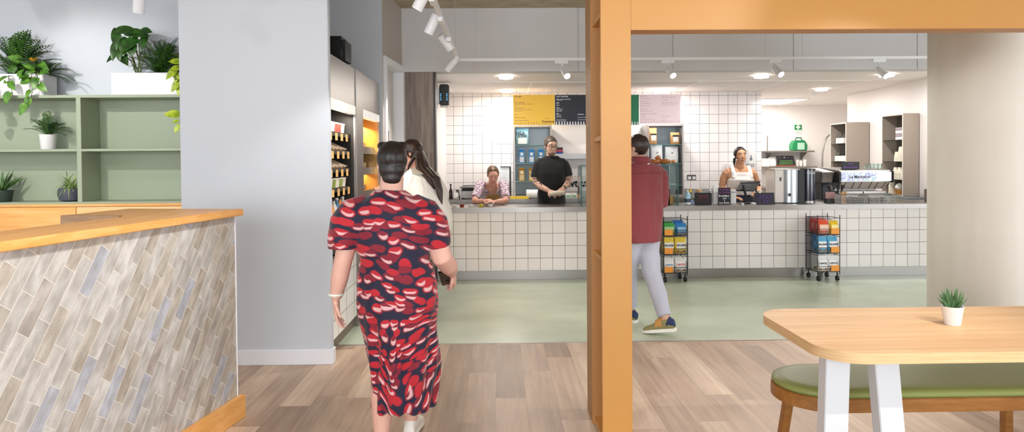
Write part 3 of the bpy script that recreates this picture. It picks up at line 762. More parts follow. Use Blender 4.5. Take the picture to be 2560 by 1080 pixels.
# above the table
spot_lamp('spotlight above the oak table facing the bench', (2.4, 1.6, TZK), D, (2.38, 1.6, TZK - .15), (-.45, 1.15, -2.0), 120, size=60, rad=.015)
spot_lamp('spotlight above the table facing the front board of the ochre post', (2.4, .7, TZK), D, (2.35, .7, TZK - .15), (-1.75, 2.75, -.12), 110, size=30)
spot_lamp('spotlight above the table facing the concrete column', (2.4, 4.4, TZK), D, (2.42, 4.4, TZK - .15), (2.1, 1.4, -1.1), 45, size=50)
spot_lamp('unseen spotlight added above the oak table to brighten the floor beyond it', (2.4, 3.95, TZK), D, (2.4, 3.95, TZK - .15), (-.35, .5, -1.4), 70, size=85)  # unseen lamp added to brighten the floor on the right
spot_lamp('unseen spotlight added on the right hand track to brighten floor near the ochre post', (2.4, 2.6, TZK), D, (2.36, 2.6, TZK - .15), (-.9, .9, -1.4), 55, size=80)  # second lamp added for the floor, out of view
# along the counter track
X_ = V((1, 0, 0))
for lab, px, hx, hy in (('spotlight on the counter track over the navy menu board', 1403, 1413, 181), ('spotlight on the counter track over the pink menu board', 1669, 1676, 180), ('spotlight on the counter track between the pink board and the concrete column', 1937, 1944, 177), ('spotlight on the counter track nearest the concrete column', 2197, 2205, 181)):
    q = at(px, 155, Y=7.8); q.z = TZK
    spot_lamp(lab, q, X_, at(hx, hy, Y=7.74), (.16, -.62, -.5), 45, size=80)

ORD = ['nearest', 'second from', 'third from', 'fourth from', 'fifth from', 'sixth from', 'seventh from', 'eighth from', 'ninth from']
# ================================================================== open display fridges
FXF, FXB = -1.298, -1.955
def fridge(label, y0, y1, warm):
    r = thing('display_fridge', label, 'fridge', (-1.65, (y0 + y1) / 2, 0), 'open steel display fridges')
    zt, zo, zc, zb = 2.33, 1.99, 1.915, .72
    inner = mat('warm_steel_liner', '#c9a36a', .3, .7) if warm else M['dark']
    m = MB(); m.box((FXB, y0, 0), (FXB + .03, y1, zt)); m.box((FXB + .03, y0, .11), (FXF - .004, y0 + .03, zt)); m.box((FXB + .03, y1 - .03, .11), (FXF - .004, y1, zt)); m.box((FXB + .03, y0 + .03, zt - .03), (FXF - .02, y1 - .03, zt))
    m.build('casing', M['steel'], r)
    m = MB(); m.box((FXB + .03, y0 + .03, zb), (FXB + .04, y1 - .03, zt - .03)); m.box((FXB + .04, y0 + .03, zb), (FXF - .012, y0 + .034, zo)); m.box((FXB + .04, y1 - .034, zb), (FXF - .012, y1 - .03, zo))
    m.build('liner', inner, r)
    MB().box((FXF - .02, y0 + .03, zo), (FXF, y1 - .03, zt)).build('top_panel', M['steel'], r, bevel=.002)
    m = MB(); m.box((FXF - .05, y0 + .03, zc), (FXF + .01, y1 - .03, zo)); m.build('light_canopy', mat('white_backlit_strip', '#f6f3ee', .35, emit=.35), r, bevel=.004)
    m = MB(); m.box((FXF - .01, y0, .11), (FXF + .004, y0 + .035, zo)); m.box((FXF - .01, y1 - .035, .11), (FXF + .004, y1, zo)); m.build('front_frame', M['steel'], r, bevel=.002)
    m = MB(); m.box((FXF - .03, y0 + .036, zb - .04), (FXF + .004, y1 - .036, zb + .02)); m.build('sill_rail', M['steel'], r, bevel=.003)
    if warm:
        nt = NT('perforated_steel'); r1, r2, fa, fb, rc = cells(nt, nt.uv(), .5)
        da = nt.math('SUBTRACT', fa, .5); db = nt.math('SUBTRACT', fb, .5)
        hole = nt.math('LESS_THAN', nt.math('ADD', nt.math('MULTIPLY', da, da), nt.math('MULTIPLY', db, db)), .06)
        nt.color(nt.mix(hole, rgba('#dcd6d0'), rgba('#2c2825'))); nt.rough(.4)
        MB().box((FXF - .02, y0 + .036, .11), (FXF, y1 - .036, zb - .04)).build('perforated_panel', nt.m, r, uvf=lambda p, n: (p.y / .022, p.z / .022))
    else:
        MB().box((FXF - .02, y0 + .036, .11), (FXF, y1 - .036, zb - .04)).build('tiled_panel', M['tile_counter'], r, uvf=lambda p, n: ((p.y - 5.25) / .3 + .3, (p.z - .10) / .155))
    MB().box((FXF - .05, y0, 0), (FXF - .032, y1, .11)).build('kickplate', mat('brown_kick', '#77695d', .5), r)
    return r
f1 = fridge('open steel fridge stocked with packed sandwiches, next to the grey pier', 5.125, 6.2, False)
f2 = fridge('open steel fridge with amber-lit empty trays, next to the white door', 6.5, 7.42, True)
m = MB(); m.box((FXB, 6.201, 0), (FXF + .008, 6.499, 2.33)); one(m, 'steel_pillar', M['steel'], 'upright steel filler between the two display fridges', 'panel', (-1.65, 6.45, 0), bevel=.003)
AMBER = (1, .62, .22)
lamp('fridge_lamp', 'AREA', (-1.52, 7.0, 1.88), 22, AMBER, (-1.75, 7.0, 1.0), shape='RECTANGLE', size=.7, size_y=.08)
lamp('fridge_lamp_low', 'AREA', (-1.5, 7.0, 1.38), 9, AMBER, (-1.75, 7.0, .8), shape='RECTANGLE', size=.7, size_y=.08)
lamp('fridge_lamp_left', 'AREA', (-1.34, 5.65, 1.9), 14, (1, .9, .76), (-1.5, 5.65, 1.1), shape='RECTANGLE', size=.9, size_y=.06)
tagm = mat('kraft_price_card', '#dcae6a', .6)
for k, z in enumerate((1.735, 1.585, 1.435, 1.275, .98, .78)):
    s = MB().box((FXB + .04, 5.165, z - .012), (FXF - .045, 6.16, z)).build('shelf', M['dark'], f1)
    m = MB(); m.box((FXF - .045, 5.165, z - .03), (FXF - .037, 6.16, z + .004)); m.build('ticket_rail', M['black'], s)
    if k < 4:
        for j in range(5):
            y = 5.24 + j * .19 + (.05 if k % 2 else 0)
            MB().cbox((FXF - .034, y, z - .035), (.003, .072, .06)).build('price_card', tagm, s)
for k, z in enumerate((1.63, 1.42, 1.19, .95)):
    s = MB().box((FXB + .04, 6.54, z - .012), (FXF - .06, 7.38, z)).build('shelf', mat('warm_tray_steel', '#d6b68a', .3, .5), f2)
    MB().box((FXF - .059, 6.54, z - .06), (FXF - .053, 7.38, z + .012)).build('ticket_rail', M['steel'], s)
for k, z in enumerate((1.63, 1.42, 1.19)):
    for j in range(3):
        y = 6.68 + j * .26; p = thing('steel_tray', 'empty steel tray on the %s amber-lit shelf, %s the steel filler panel' % (('top', 'middle', 'lowest')[k], ORD[j]), 'tray', (-1.55, y, z), 'steel trays in the amber-lit fridge')
        m = MB(); m.box((-1.7, y - .1, z), (-1.42, y + .1, z + .006)); m.box((-1.7, y - .1, z + .006), (-1.42, y - .094, z + .06)); m.box((-1.7, y + .094, z + .006), (-1.42, y + .1, z + .06)); m.box((-1.426, y - .094, z + .006), (-1.42, y + .094, z + .06)); m.box((-1.7, y - .094, z + .006), (-1.694, y + .094, z + .06))
        m.build('pan', M['steel'], p)
kr = mat('kraft_sandwich_card', '#cfa578', .6); bread = mat('white_sandwich_bread', '#e9d6b8', .8); fill = mat('sandwich_filling', '#8d5a34', .7)
proto = None
for k, (z, tone) in enumerate(((1.585, 0), (1.435, 1))):
    for j in range(7):
        y = 5.24 + j * .135
        if proto is None:
            proto = thing('sandwich_pack', '', 'sandwich', (-1.45, y, z), '')
            x0, x1 = -1.56, -1.36
            m = MB(); m.prism([(x0, y - .05, z), (x1, y - .05, z), (x0, y - .05, z + .10)], (0, .1, 0)); m.build('carton', kr, proto)
            m = MB(); m.prism([(x1 + .003, y - .04, z + .012), (x1 + .004, y + .04, z + .012), (x0 + .02, y + .04, z + .096), (x0 + .02, y - .04, z + .096)], (.008, 0, .008)); m.build('bread', bread, proto)
            m = MB(); m.prism([(x1 + .012, y - .008, z + .014), (x1 + .012, y + .008, z + .014), (x0 + .03, y + .008, z + .1), (x0 + .03, y - .008, z + .1)], (.006, 0, .004)); m.build('filling', fill, proto)
            c = proto
        else: c = copy_tree(proto, (-1.45, y, z))
        c['label'] = 'wedge sandwich in kraft carton on the %s fridge shelf, %s the grey pier' % (('second', 'third')[k], ORD[j])
        c['group'] = ('sandwiches on the second fridge shelf', 'sandwiches on the third fridge shelf')[k]
cupc = [mat('salad_lid_clear', '#e8e2da', .2), mat('red_fruit', '#b03a30', .5), mat('green_salad', '#8b9a4a', .6), mat('pale_yogurt', '#efe4d2', .5)]
def tub(name, label, group, cx, cy, z, r, h, c2, lid):
    t = thing(name, label, 'tub', (cx, cy, z), group)
    MB().lathe([(r * .85, 0), (r, h * .85)], (cx, cy, z), 14).build('cup', c2, t, smooth=True)
    MB().lathe([(r * 1.05, h * .85), (r * 1.05, h * .95), (r * .5, h)], (cx, cy, z), 14).build('lid', lid, t, smooth=True)
for j in range(8): tub('fruit_pot', 'clear lidded fruit pot on the top fridge shelf, %s the grey pier' % ORD[j], 'fruit pots on the top fridge shelf', -1.41, 5.22 + j * .12, 1.735, .045, .095, cupc[(j * 5) % 4 if j % 3 else 1], cupc[0])
for j in range(8): tub('salad_box', 'clear salad tub on the fourth fridge shelf, %s the grey pier' % ORD[j], 'salad tubs on the fourth fridge shelf', -1.41, 5.22 + j * .12, 1.275, .052, .085, cupc[3 if j % 2 else 2], cupc[0])
for j in range(9):
    c = V((-1.40, 5.22 + j * .11, .98)); t = thing('drink_bottle', 'small drink bottle on the fifth fridge shelf, %s the grey pier' % ORD[j], 'bottle', c, 'drink bottles in the stocked fridge')
    MB().lathe([(.03, 0), (.032, .01), (.032, .12), (.014, .165), (.014, .185)], c, 14).build('bottle_body', [mat('blue_drink', '#4f86b8', .25), mat('orange_drink', '#d9873a', .25), mat('clear_drink', '#d8d6cc', .15)][j % 3], t, smooth=True)
    MB().lathe([(.016, .185), (.016, .205)], c, 12).build('cap', [M['porcelain'], M['black']][j % 2], t, smooth=True)
# black loudspeaker on top of the first fridge
q = at(848, 150, X=-1.50)
m = MB(); m.box((-1.75, 5.88, 2.331), (-1.318, 6.19, 2.575)); one(m, 'speaker', M['black'], 'black box with rounded corners on top of the stocked fridge', 'speaker', (-1.5, 6.0, 2.331), bevel=.035, seg=5)
# ================================================================== serving counter
def pr(x0, x1, y0, y1, Y):
    a = at((x0 + x1) / 2, y0, Y=Y); b = at((x0 + x1) / 2, y1, Y=Y); c = at(x0, (y0 + y1) / 2, Y=Y); d = at(x1, (y0 + y1) / 2, Y=Y)
    return c.x, d.x, b.z, a.z
CT = .905                                # counter top height
cn = thing('serving_counter', 'long serving counter faced with white square tiles under a steel top', 'counter', (2.5, 8.8, 0))
MB().box((-.782, 8.50, .113), (6.4, 8.60, .845)).build('tiled_front', M['tile_counter'], cn, uvf=lambda p, n: ((p.x + .58) / .1545, (p.z - .113) / .1545))
MB().box((-.782, 8.475, .845), (6.4, 9.12, CT)).build('steel_top', M['steel'], cn, bevel=.004)
MB().box((-.782, 8.515, 0), (6.4, 8.55, .113)).build('kickplate', M['steel'], cn)
MB().box((-.782, 8.62, .3), (6.4, 9.08, .33)).build('under_shelf', M['steel_dull'], cn)
m = MB()
for X in (-.76, .9, 2.6, 4.3, 5.9): m.box((X, 8.61, 0), (X + .03, 9.1, .845))
m.build('partition_panels', M['steel_dull'], cn)
bc = thing('back_counter', 'steel back counter along the tiled kitchen wall', 'counter', (1.7, 10.75, 0))
MB().box((-.85, 10.43, .83), (4.14, 11.055, .895)).build('steel_top', M['steel'], bc, bevel=.003)
MB().box((-.85, 10.48, .1), (4.14, 11.05, .83)).build('cabinet_body', M['steel_dull'], bc)
MB().box((2.95, 11.055, .895), (4.14, 11.095, 1.0)).build('upstand', M['steel'], bc)

# ceiling lights
DL = [(.095, 8.874), (.118, 10.62), (2.593, 10.70), (3.454, 8.94), (5.09, 8.889), (5.07, 10.66)]
for k, (x, y) in enumerate(DL):
    zc = KZ if y < 9.58 else KZ - .005
    r = thing('downlight', ['round ceiling downlight over the left end of the counter, nearest the picture', 'round ceiling downlight just in front of the yellow menu board', 'round ceiling downlight just in front of the pink menu board', 'round ceiling downlight over the counter above the tablet till', 'round ceiling downlight over the counter close to the concrete column', 'round ceiling downlight further back, above the espresso machine'][k], 'light', (x, y, zc), 'round kitchen downlights')
    MB().lathe([(.104, -.0005), (.106, -.004), (.098, -.006), (.096, -.002)], (x, y, zc), 32).build('rim', M['white_metal'], r, smooth=True)
    MB().lathe([(.096, -.003), (.096, -.02), (.088, -.034), (.05, -.04), (.001, -.041)], (x, y, zc), 32).build('diffuser', mat('downlight_glow', '#fff4e6', .4, emit=12), r, smooth=True)
    lamp('downlight_lamp', 'AREA', (x, y, zc - .044), 21, (1, .965, .93), (x, y, 0), shape='DISK', size=.15)
r = thing('ceiling_panel_light', 'square glowing panel light over the alcove', 'light', (5.1, 13.0, KZ - .01))
MB().box((4.45, 12.45, KZ - .02), (5.66, 13.6, KZ - .006)).build('diffuser', mat('panel_glow', '#fffaf2', .4, emit=5), r)
m = MB(); m.box((4.42, 12.42, KZ - .018), (5.69, 12.45, KZ - .006)); m.box((4.42, 13.6, KZ - .018), (5.69, 13.63, KZ - .006)); m.build('rim', M['white_metal'], r)
lamp('panel_lamp', 'AREA', (5.1, 13.0, KZ - .05), 45, (1, .97, .93), (5.1, 13.0, 0), shape='RECTANGLE', size=1.1, size_y=1.1)
m = MB(); m.lathe([(.05, 0), (.05, -.02), (.03, -.035), (.001, -.036)], (5.28, 11.35, KZ - .005), 20)
one(m, 'smoke_detector', M['white_metal'], 'small round smoke detector on the tiled kitchen ceiling', 'detector', (5.28, 11.35, KZ - .005), smooth=True)

# ================================================================== menu boards
def strokes(mb, x0, x1, z, h, Y, rnd):
    x = x0
    while x < x1:
        w_ = min(rnd.uniform(.012, .05), x1 - x)
        mb.box((x, Y - .0012, z), (x + w_, Y, z + h)); x += w_ + .009
def board(label, x0, x1, y0, y1, col, ink, lines, tick, words=()):
    Y = 10.30
    X0, X1, Z0, Z1 = pr(x0, x1, y0, y1, Y)
    r = thing('menu_board', label, 'menu board', ((X0 + X1) / 2, Y, Z0), 'hanging menu boards')
    MB().box((X0, Y, Z0), (X1, Y + .012, Z1)).build('panel', col, r)
    m = MB(); rnd = random.Random(int(x0))
    for (px0, px1, py, h) in lines:
        q = at(px0, py, Y=Y); strokes(m, q.x, at(px1, py, Y=Y).x, q.z, h, Y - .0002, rnd)
    n = int((X1 - X0) / .041)
    for k in range(n):
        x = X0 + (k + .5) * (X1 - X0) / n
        if tick[1]: m.prism([(x - .013, Y - .0014, Z0), (x + .013, Y - .0014, Z0), (x + .006, Y - .0014, Z0 + .052), (x - .006, Y - .0014, Z0 + .052)], (0, .0012, 0))
        else: m.box((x - .003, Y - .0014, Z0 + .012), (x + .003, Y - .0002, Z0 + .012 + .034 * (.6 + .4 * ((k * 7) % 3) / 2)))
    m.build('printed_text', ink, r)
    for b, s, px, py, bold in words: text(b, s, ink, r, at(px, py, Y=Y - .002), bold=bold)
    m = MB()
    for x in (X0 + .05, X1 - .05): m.cyl((x, Y + .006, Z1), (x, Y + .006, KZ - .005), .002, n=6)
    m.build('hanging_wire', M['steel_dull'], r)
sat = lambda n, c: mat(n, c, .45)
board('yellow hanging menu board with dark lettering', 1283, 1386.5, 237, 312, sat('board_yellow', '#f6c63a'), sat('brown_ink', '#7a5512'),
      [(1287, 1303, 243, .012), (1287, 1311, 257, .008), (1287, 1333, 261, .005), (1287, 1296, 265, .005), (1287, 1309, 271, .007), (1287, 1330, 275, .005), (1287, 1306, 278, .005), (1287, 1294, 287, .007), (1287, 1315, 295, .006), (1287, 1321, 302, .006), (1362, 1374, 297, .006)], (0, 0), [('Freestone', .046, 1355, 306, .0012)])
board('navy hanging menu board with white lettering', 1387.5, 1490, 237, 312, sat('board_navy', '#171b2b'), sat('white_ink', '#d9dbe2'),
      [(1392, 1405, 251, .005), (1391, 1398, 258, .011), (1391, 1396, 261, .005), (1391, 1400, 264, .006), (1391, 1398, 270, .011), (1391, 1406, 273, .007), (1391, 1405, 276, .006), (1391, 1405, 279, .006), (1391, 1398, 285, .011), (1391, 1403, 288, .006), (1391, 1402, 291, .006), (1391, 1404, 294, .006), (1391, 1415, 300, .006), (1391, 1415, 303, .006), (1444, 1460, 287, .011), (1444, 1470, 294, .006), (1444, 1470, 300, .006)], (0, 1), [('HOT TOASTIES', .026, 1391, 243, .0008), ('Ham and mozzarella', .026, 1391, 249.5, .0004)])
board('green hanging menu board mostly hidden behind the ochre post', 1495, 1597.5, 237, 313, sat('board_green', '#1f7a54'), sat('white_ink', '#d9dbe2'),
      [(1500, 1530, 250, .008), (1500, 1540, 258, .006), (1500, 1535, 266, .006), (1500, 1545, 274, .006)], (0, 1))
board('pale pink hanging menu board beside the ochre post', 1598.5, 1701, 236, 309, sat('board_pink', '#fbe6ec'), sat('mauve_ink', '#c9a9b4'),
      [(1601, 1617, 241, .009), (1601, 1627, 247, .005), (1601, 1620, 254, .005), (1601, 1627, 260, .008), (1601, 1626, 266, .006), (1601, 1621, 273, .006), (1601, 1629, 278, .006), (1601, 1641, 285, .006), (1601, 1612, 288, .006), (1601, 1616, 294, .006), (1601, 1637, 300, .006), (1654, 1690, 244, .008), (1654, 1672, 250, .006), (1654, 1688, 256, .005), (1654, 1695, 259, .005), (1654, 1688, 263, .005), (1654, 1675, 291, .006), (1654, 1669, 296, .005), (1654, 1664, 301, .005)], (0, 0))

# ================================================================== display cabinets on the back counter
def display(label, X0, X1, z1, shelves, liner):
    y0, y1 = 10.62, 11.05; z0 = .896; t = .025
    r = thing('glass_display_cabinet', label, 'cabinet', ((X0 + X1) / 2, 10.83, z0), 'steel framed display cabinets on the back counter')
    m = MB(); m.box((X0, y0, z0), (X0 + t, y1, z1)); m.box((X1 - t, y0, z0), (X1, y1, z1)); m.box((X0 + t, y0, z1 - t), (X1 - t, y1, z1)); m.box((X0 + t, y0, z0), (X1 - t, y1, z0 + .04))
    m.build('frame', M['steel_dull'], r, bevel=.002)
    MB().box((X0 + t, y1 - .02, z0 + .04), (X1 - t, y1, z1 - t)).build('back_panel', liner, r)
    for z in shelves:
        s = MB().box((X0 + t, y0 + .03, z - .007), (X1 - t, y1 - .02, z)).build('glass_shelf', M['glass'], r)
        MB().box((X0 + t, y0 + .024, z - .007), (X1 - t, y0 + .03, z)).build('shelf_edge', M['glass_edge'], s)
    lamp('cabinet_lamp', 'AREA', ((X0 + X1) / 2, 10.68, z1 - .05), 1, (.86, .95, 1), ((X0 + X1) / 2, 10.9, 1.3), shape='RECTANGLE', size=.5, size_y=.05)
    return r
zs = [at(1330, y, Y=10.66).z for y in (362, 408, 453)]
dx0, dx1, _, dz = pr(1284, 1380, 314, 500, 10.62)
display('steel framed display cabinet with blue and gold cartons under the yellow board', dx0, dx1, dz, zs, mat('pale_blue_liner', '#aebcc4', .35))
ex0, ex1, _, ez = pr(1619, 1710, 311, 500, 10.62)
zs2 = [at(1665, y, Y=10.66).z for y in (361, 408)] + [1.08]
display('steel framed display cabinet with brown and white bags under the pink board', ex0, ex1, ez, zs2, mat('grey_blue_liner', '#8f9aa2', .35))
def bag(mb, X0, X1, Y, z0, z1, d=.07, pinch=.25):
    """pillow shaped bag with a flat sealed top"""
    w_ = (X1 - X0) / 2; cx = (X0 + X1) / 2; rings = []
    for t, fw, fd in ((0, .82, .5), (.04, .96, .9), (.3, 1.0, 1.0), (.6, .98, .85), (.82, .95, .4), (.9, .97, .1), (1, .97, .06)):
        rings.append([V((cx + w_ * fw * math.copysign(abs(math.cos(a)) ** .55, math.cos(a)), Y + d / 2 * fd * math.copysign(abs(math.sin(a)) ** .8, math.sin(a)), z0 + (z1 - z0) * t)) for a in [2 * math.pi * k / 20 for k in range(20)]])
    return mb.loft(rings)
def bagthing(name, label, group, x0, x1, y0, y1, Y, d, body, patch=None, pf=(.2, .8, .3, .7), words=(), cat='bag', patch2=None, zfix=None):
    X0, X1, Z0, Z1 = pr(x0, x1, y0, y1, Y)
    if zfix: Z1 += zfix - Z0; Z0 = zfix
    r = thing(name, label, cat, ((X0 + X1) / 2, Y, Z0), group)
    bag(MB(), X0, X1, Y, Z0, Z1, d).build('pouch', body, r, smooth=True)
    for pm, f_ in ((patch, pf), patch2 or (None, None)):
        if pm is None: continue
        m = MB(); a, b, c, e = f_
        m.box((X0 + (X1 - X0) * a, Y - d / 2 - .003, Z0 + (Z1 - Z0) * c), (X0 + (X1 - X0) * b, Y - d / 2 + .012, Z0 + (Z1 - Z0) * e)); m.build('printed_panel', pm, r, bevel=.002)
    for wd, s, u, v, c in words:
        text(wd, s, c, r, (X0 + (X1 - X0) * u, Y - d / 2 - .0045, Z0 + (Z1 - Z0) * v), align='CENTER', bold=.0012)
    return r
def carton(name, label, group, x0, x1, y0, y1, Y, cols, zfix):
    X0, X1, Z0, Z1 = pr(x0, x1, y0, y1, Y); Z1 += zfix - Z0; Z0 = zfix; w_ = X1 - X0; h = Z1 - Z0
    r = thing(name, label, 'carton', ((X0 + X1) / 2, Y, Z0), group)
    MB().box((X0, Y, Z0), (X1, Y + w_, Z0 + h * .82)).build('carton_body', cols[0], r, bevel=.002)
    m = MB(); m.prism([(X0, Y, Z0 + h * .82), (X0, Y + w_, Z0 + h * .82), (X0, Y + w_ * .5, Z0 + h * .96)], (w_, 0, 0)); m.build('gable_top', cols[1], r)
    m = MB(); m.box((X0, Y + w_ * .5 - .003, Z0 + h * .95), (X1, Y + w_ * .5 + .003, Z0 + h)); m.build('seal', cols[0], r)
    m = MB(); m.box((X0 + w_ * .1, Y - .002, Z0 + h * .08), (X0 + w_ * .9, Y, Z0 + h * .45)); m.build('printed_picture', cols[2], r)
    m = MB(); m.box((X0 + w_ * .25, Y - .002, Z0 + h * .55), (X0 + w_ * .75, Y, Z0 + h * .75)); m.build('printed_badge', M['paper'], r)
INKB = mat('black_ink', '#17171a', .5)
bagthing('food_pouch', 'large pale blue pouch lettered HEALTH on the top cabinet shelf', None, 1288, 1322, 319, 361, 10.78, .1, mat('pale_teal_foil', '#7fa3ad', .35), mat('pale_foil_window', '#dfe6e6', .3), (.2, .85, .05, .42), [('HEA', .075, .38, .62, INKB), ('LTH', .075, .52, .44, INKB)], zfix=zs[0] + .001)
bl = (mat('carton_blue', '#2f86c9', .35), mat('carton_dark_blue', '#2167a6', .35), mat('carton_pale', '#d5dce4', .4))
gl = (mat('carton_gold', '#c9992c', .35), mat('carton_dark_gold', '#a97c1e', .35), mat('carton_cream', '#e2cf9c', .4))
for k, x in enumerate((1298, 1322.5, 1346)):
    carton('drink_carton', ['blue drink carton on the cabinet shelf, furthest from the man in black', 'middle blue drink carton on the cabinet shelf', 'blue drink carton on the cabinet shelf beside the head of the man in black'][k], 'blue cartons in the display cabinet', x, x + 13, 373, 408, 10.72, bl, zs[1] + .001)
    if k < 2: carton('drink_carton', ['gold drink carton under the outermost blue carton', 'gold drink carton beside the arm of the man in black'][k], 'gold cartons in the display cabinet', x, x + 13, 420, 453, 10.72, gl, zs[2] + .001)
kp = mat('kraft_paper', '#b98c54', .65); lab_ = mat('label_white', '#e8e2d8', .6)
bagthing('coffee_bag', 'tall kraft paper bag with a white label on the top shelf', 'kraft bags in the display cabinet', 1621, 1642, 318, 360, 10.74, .08, kp, lab_, (.25, .85, .22, .55), zfix=zs2[0] + .001, patch2=(INKB, (.2, .9, .55, .64)))
bagthing('coffee_bag', 'short kraft paper bag with folded top on the top shelf', 'kraft bags in the display cabinet', 1675, 1699, 330, 360, 10.74, .09, kp, lab_, (.25, .8, .2, .62), zfix=zs2[0] + .001, patch2=(INKB, (.22, .85, .62, .78)))
wf = mat('white_foil_bag', '#dfe0e0', .35)
bagthing('coffee_bag', 'tall white foil bag behind the croissants', 'white bags in the display cabinet', 1626, 1656, 362, 407, 10.76, .1, wf, mat('grey_emblem', '#85888c', .5), (.46, .6, .55, .62), zfix=zs2[1] + .001)
bagthing('coffee_bag', 'white foil bag behind the filled rolls', 'white bags in the display cabinet', 1662, 1696, 366, 407, 10.76, .1, wf, mat('grey_emblem', '#85888c', .5), (.45, .57, .58, .66), zfix=zs2[1] + .001)

# back wall bits between the cabinets
hx0, hx1, hz0, hz1 = pr(1384, 1530, 384, 397, 10.8)
one(MB().box((hx0, 10.78, hz0), (hx1, 11.055, hz1)), 'wall_shelf', M['steel'], 'deep steel wall shelf behind the man in black', 'shelf', ((hx0 + hx1) / 2, 10.9, hz0), bevel=.003)
for k, (c_, w0, w1, ya, yb) in enumerate((('#2d3f94', 1391, 1407, 380, 384), ('#c83a44', 1391, 1407, 374.5, 380), ('#26262a', 1392, 1407, 369, 374.5))):
    a, b, c, d = pr(w0, w1, ya, yb, 10.85); 
    one(MB().box((a, 10.83, hz1 + .001 + k * .034), (b, 10.95, hz1 + .033 + k * .034)), 'small_box', mat('box_' + c_[1:], c_, .5), ['blue box at the base of the small stack on the steel wall shelf', 'red box in the middle of the small stack on the steel wall shelf', 'dark box on top of the small stack on the steel wall shelf'][k], 'box', ((a + b) / 2, 10.9, hz1 + .001 + k * .034), 'boxes on the steel wall shelf', bevel=.002)
a, b, c, d = pr(1408, 1462, 441, 481, 10.9)
r = thing('catering_box', 'large grey box lettered wt on the back counter', 'box', ((a + b) / 2, 10.9, .896))
MB().box((a, 10.82, .896 + .10), (b, 11.04, d)).build('carton_body', mat('grey_card', '#cfc9c4', .6), r, bevel=.003)
MB().box((a - .01, 10.80, .896), (b + .01, 11.045, .996)).build('steel_tray', M['steel_dull'], r, bevel=.003)
text('swt we', .17, INKB, r, at(1407, 467, Y=10.815), bold=.006)
for k, x in enumerate((1413, 1428)):
    a, b, c, d = pr(x, x + 13.5, 485, 497, 10.6)
    r = thing('tea_box', ['small white and green box beside the man in black', 'small white and green box beside the salt pot'][k], 'box', ((a + b) / 2, 10.6, .896), 'white and green boxes on the back counter')
    MB().box((a, 10.56, .896), (b, 10.66, .896 + d - c)).build('carton_body', M['paper'], r, bevel=.002); MB().box((a + .012, 10.558, .906), (b - .012, 10.56, .94)).build('printed_panel', mat('leaf_green_print', '#7fb08a', .5), r)
c = at(1447, 500, Y=10.55); c.z = .896; r = thing('salt_pot', 'cork-based dark salt pot by the glass case', 'pot', c)
MB().lathe([(.024, 0), (.026, .06)], c, 16).build('cork_base', mat('pale_cork', '#e0b98a', .7), r, smooth=True); MB().lathe([(.024, .06), (.02, .075), (.02, .17), (.015, .18), (.001, .181)], c, 16).build('grinder', mat('dark_walnut', '#4a3a30', .4), r, smooth=True)
# notice board, wipe roll, yellow trays, grill, jug, bottle
a, b, c, d = pr(1251, 1277, 416, 492, 11.06)
r = thing('notice_board', 'white notice board with a black edge on the tiles behind the leaning woman', 'board', ((a + b) / 2, 11.07, c))
MB().box((a, 11.075, c), (b, 11.095, d)).build('sheet', mat('laminated_sheet', '#dfe4e6', .2), r)
m = MB(); m.box((b - .022, 11.06, c), (b, 11.0745, d)); m.box((a, 11.06, d - .014), (b - .022, 11.0745, d)); m.build('edge_frame', M['black'], r, bevel=.002)
MB().box((b - .11, 11.05, c), (b - .022, 11.0745, c + .17)).build('wall_pocket', M['black'], r, bevel=.003)
m = MB(); rnd = random.Random(8)
for k in range(9): strokes(m, a + .03, b - .05, c + .2 + k * .03, .005, 11.0745, rnd)
m.build('printed_text', mat('grey_print', '#9aa2a8', .6), r)
yl = mat('yellow_plastic', '#f2cf2c', .4)
for k, (x0, x1) in enumerate(((1262, 1289), (1290, 1321))):
    a, b, c, d = pr(x0, x1, 490, 498, 10.6)
    r = thing('yellow_tray', ['flat yellow tray on the back counter beside the leaning woman', 'flat yellow tray on the back counter under the gold cartons'][k], 'tray', ((a + b) / 2, 10.56, .896), 'yellow trays on the back counter')
    m = MB(); m.box((a, 10.46, .896), (b, 10.61, .902)); m.box((a, 10.46, .902), (b, 10.466, .93)); m.box((a, 10.604, .902), (b, 10.61, .93)); m.box((a, 10.466, .902), (a + .006, 10.604, .93)); m.box((b - .006, 10.466, .902), (b, 10.604, .93)); m.build('tray_body', yl, r)
q = at(1316, 490, Y=10.52)
m = MB(); m.tube([(q.x, 10.535, .966), (q.x + .22, 10.535, .966)], .069, 24); one(m, 'paper_roll', M['paper'], 'white paper roll lying on the back counter by the man in black', 'roll', (q.x + .11, 10.535, .897), smooth=True)
a, b, c, d = pr(1152, 1202, 467, 499, 10.6)
r = thing('panini_grill', 'black and steel panini grill on the back counter behind the leaning woman', 'grill', ((a + b) / 2, 10.7, .896))
MB().box((a, 10.52, .916), (b, 10.9, 1.02)).build('body', M['steel'], r, bevel=.008)
MB().box((a + .01, 10.53, 1.022), (b - .01, 10.89, 1.045)).build('lower_plate', M['black'], r, bevel=.004)
MB().box((a + .01, 10.53, 1.05), (b - .01, 10.89, 1.10)).build('lid', M['black'], r, bevel=.012)
m = MB(); m.tube([(a + .0, 10.52, 1.07), (a + .0, 10.47, 1.085), (b, 10.47, 1.085), (b, 10.52, 1.07)], .011, 10); m.build('handle', M['chrome'], r, smooth=True)
MB().cyl((a + .1, 10.519, .97), (a + .1, 10.512, .97), .008).build('indicator_light', mat('red_indicator', '#c8564a', .3), r)
MB().box((a + .19, 10.512, .945), (a + .225, 10.52, 1.0)).build('switch', mat('green_switch', '#1e4a38', .3), r)
for k in range(4): MB().cyl((a + .03 + .25 * (k % 2), 10.56 + .28 * (k // 2), .896), (a + .03 + .25 * (k % 2), 10.56 + .28 * (k // 2), .916), .015, n=10).build('foot', M['black'], r)
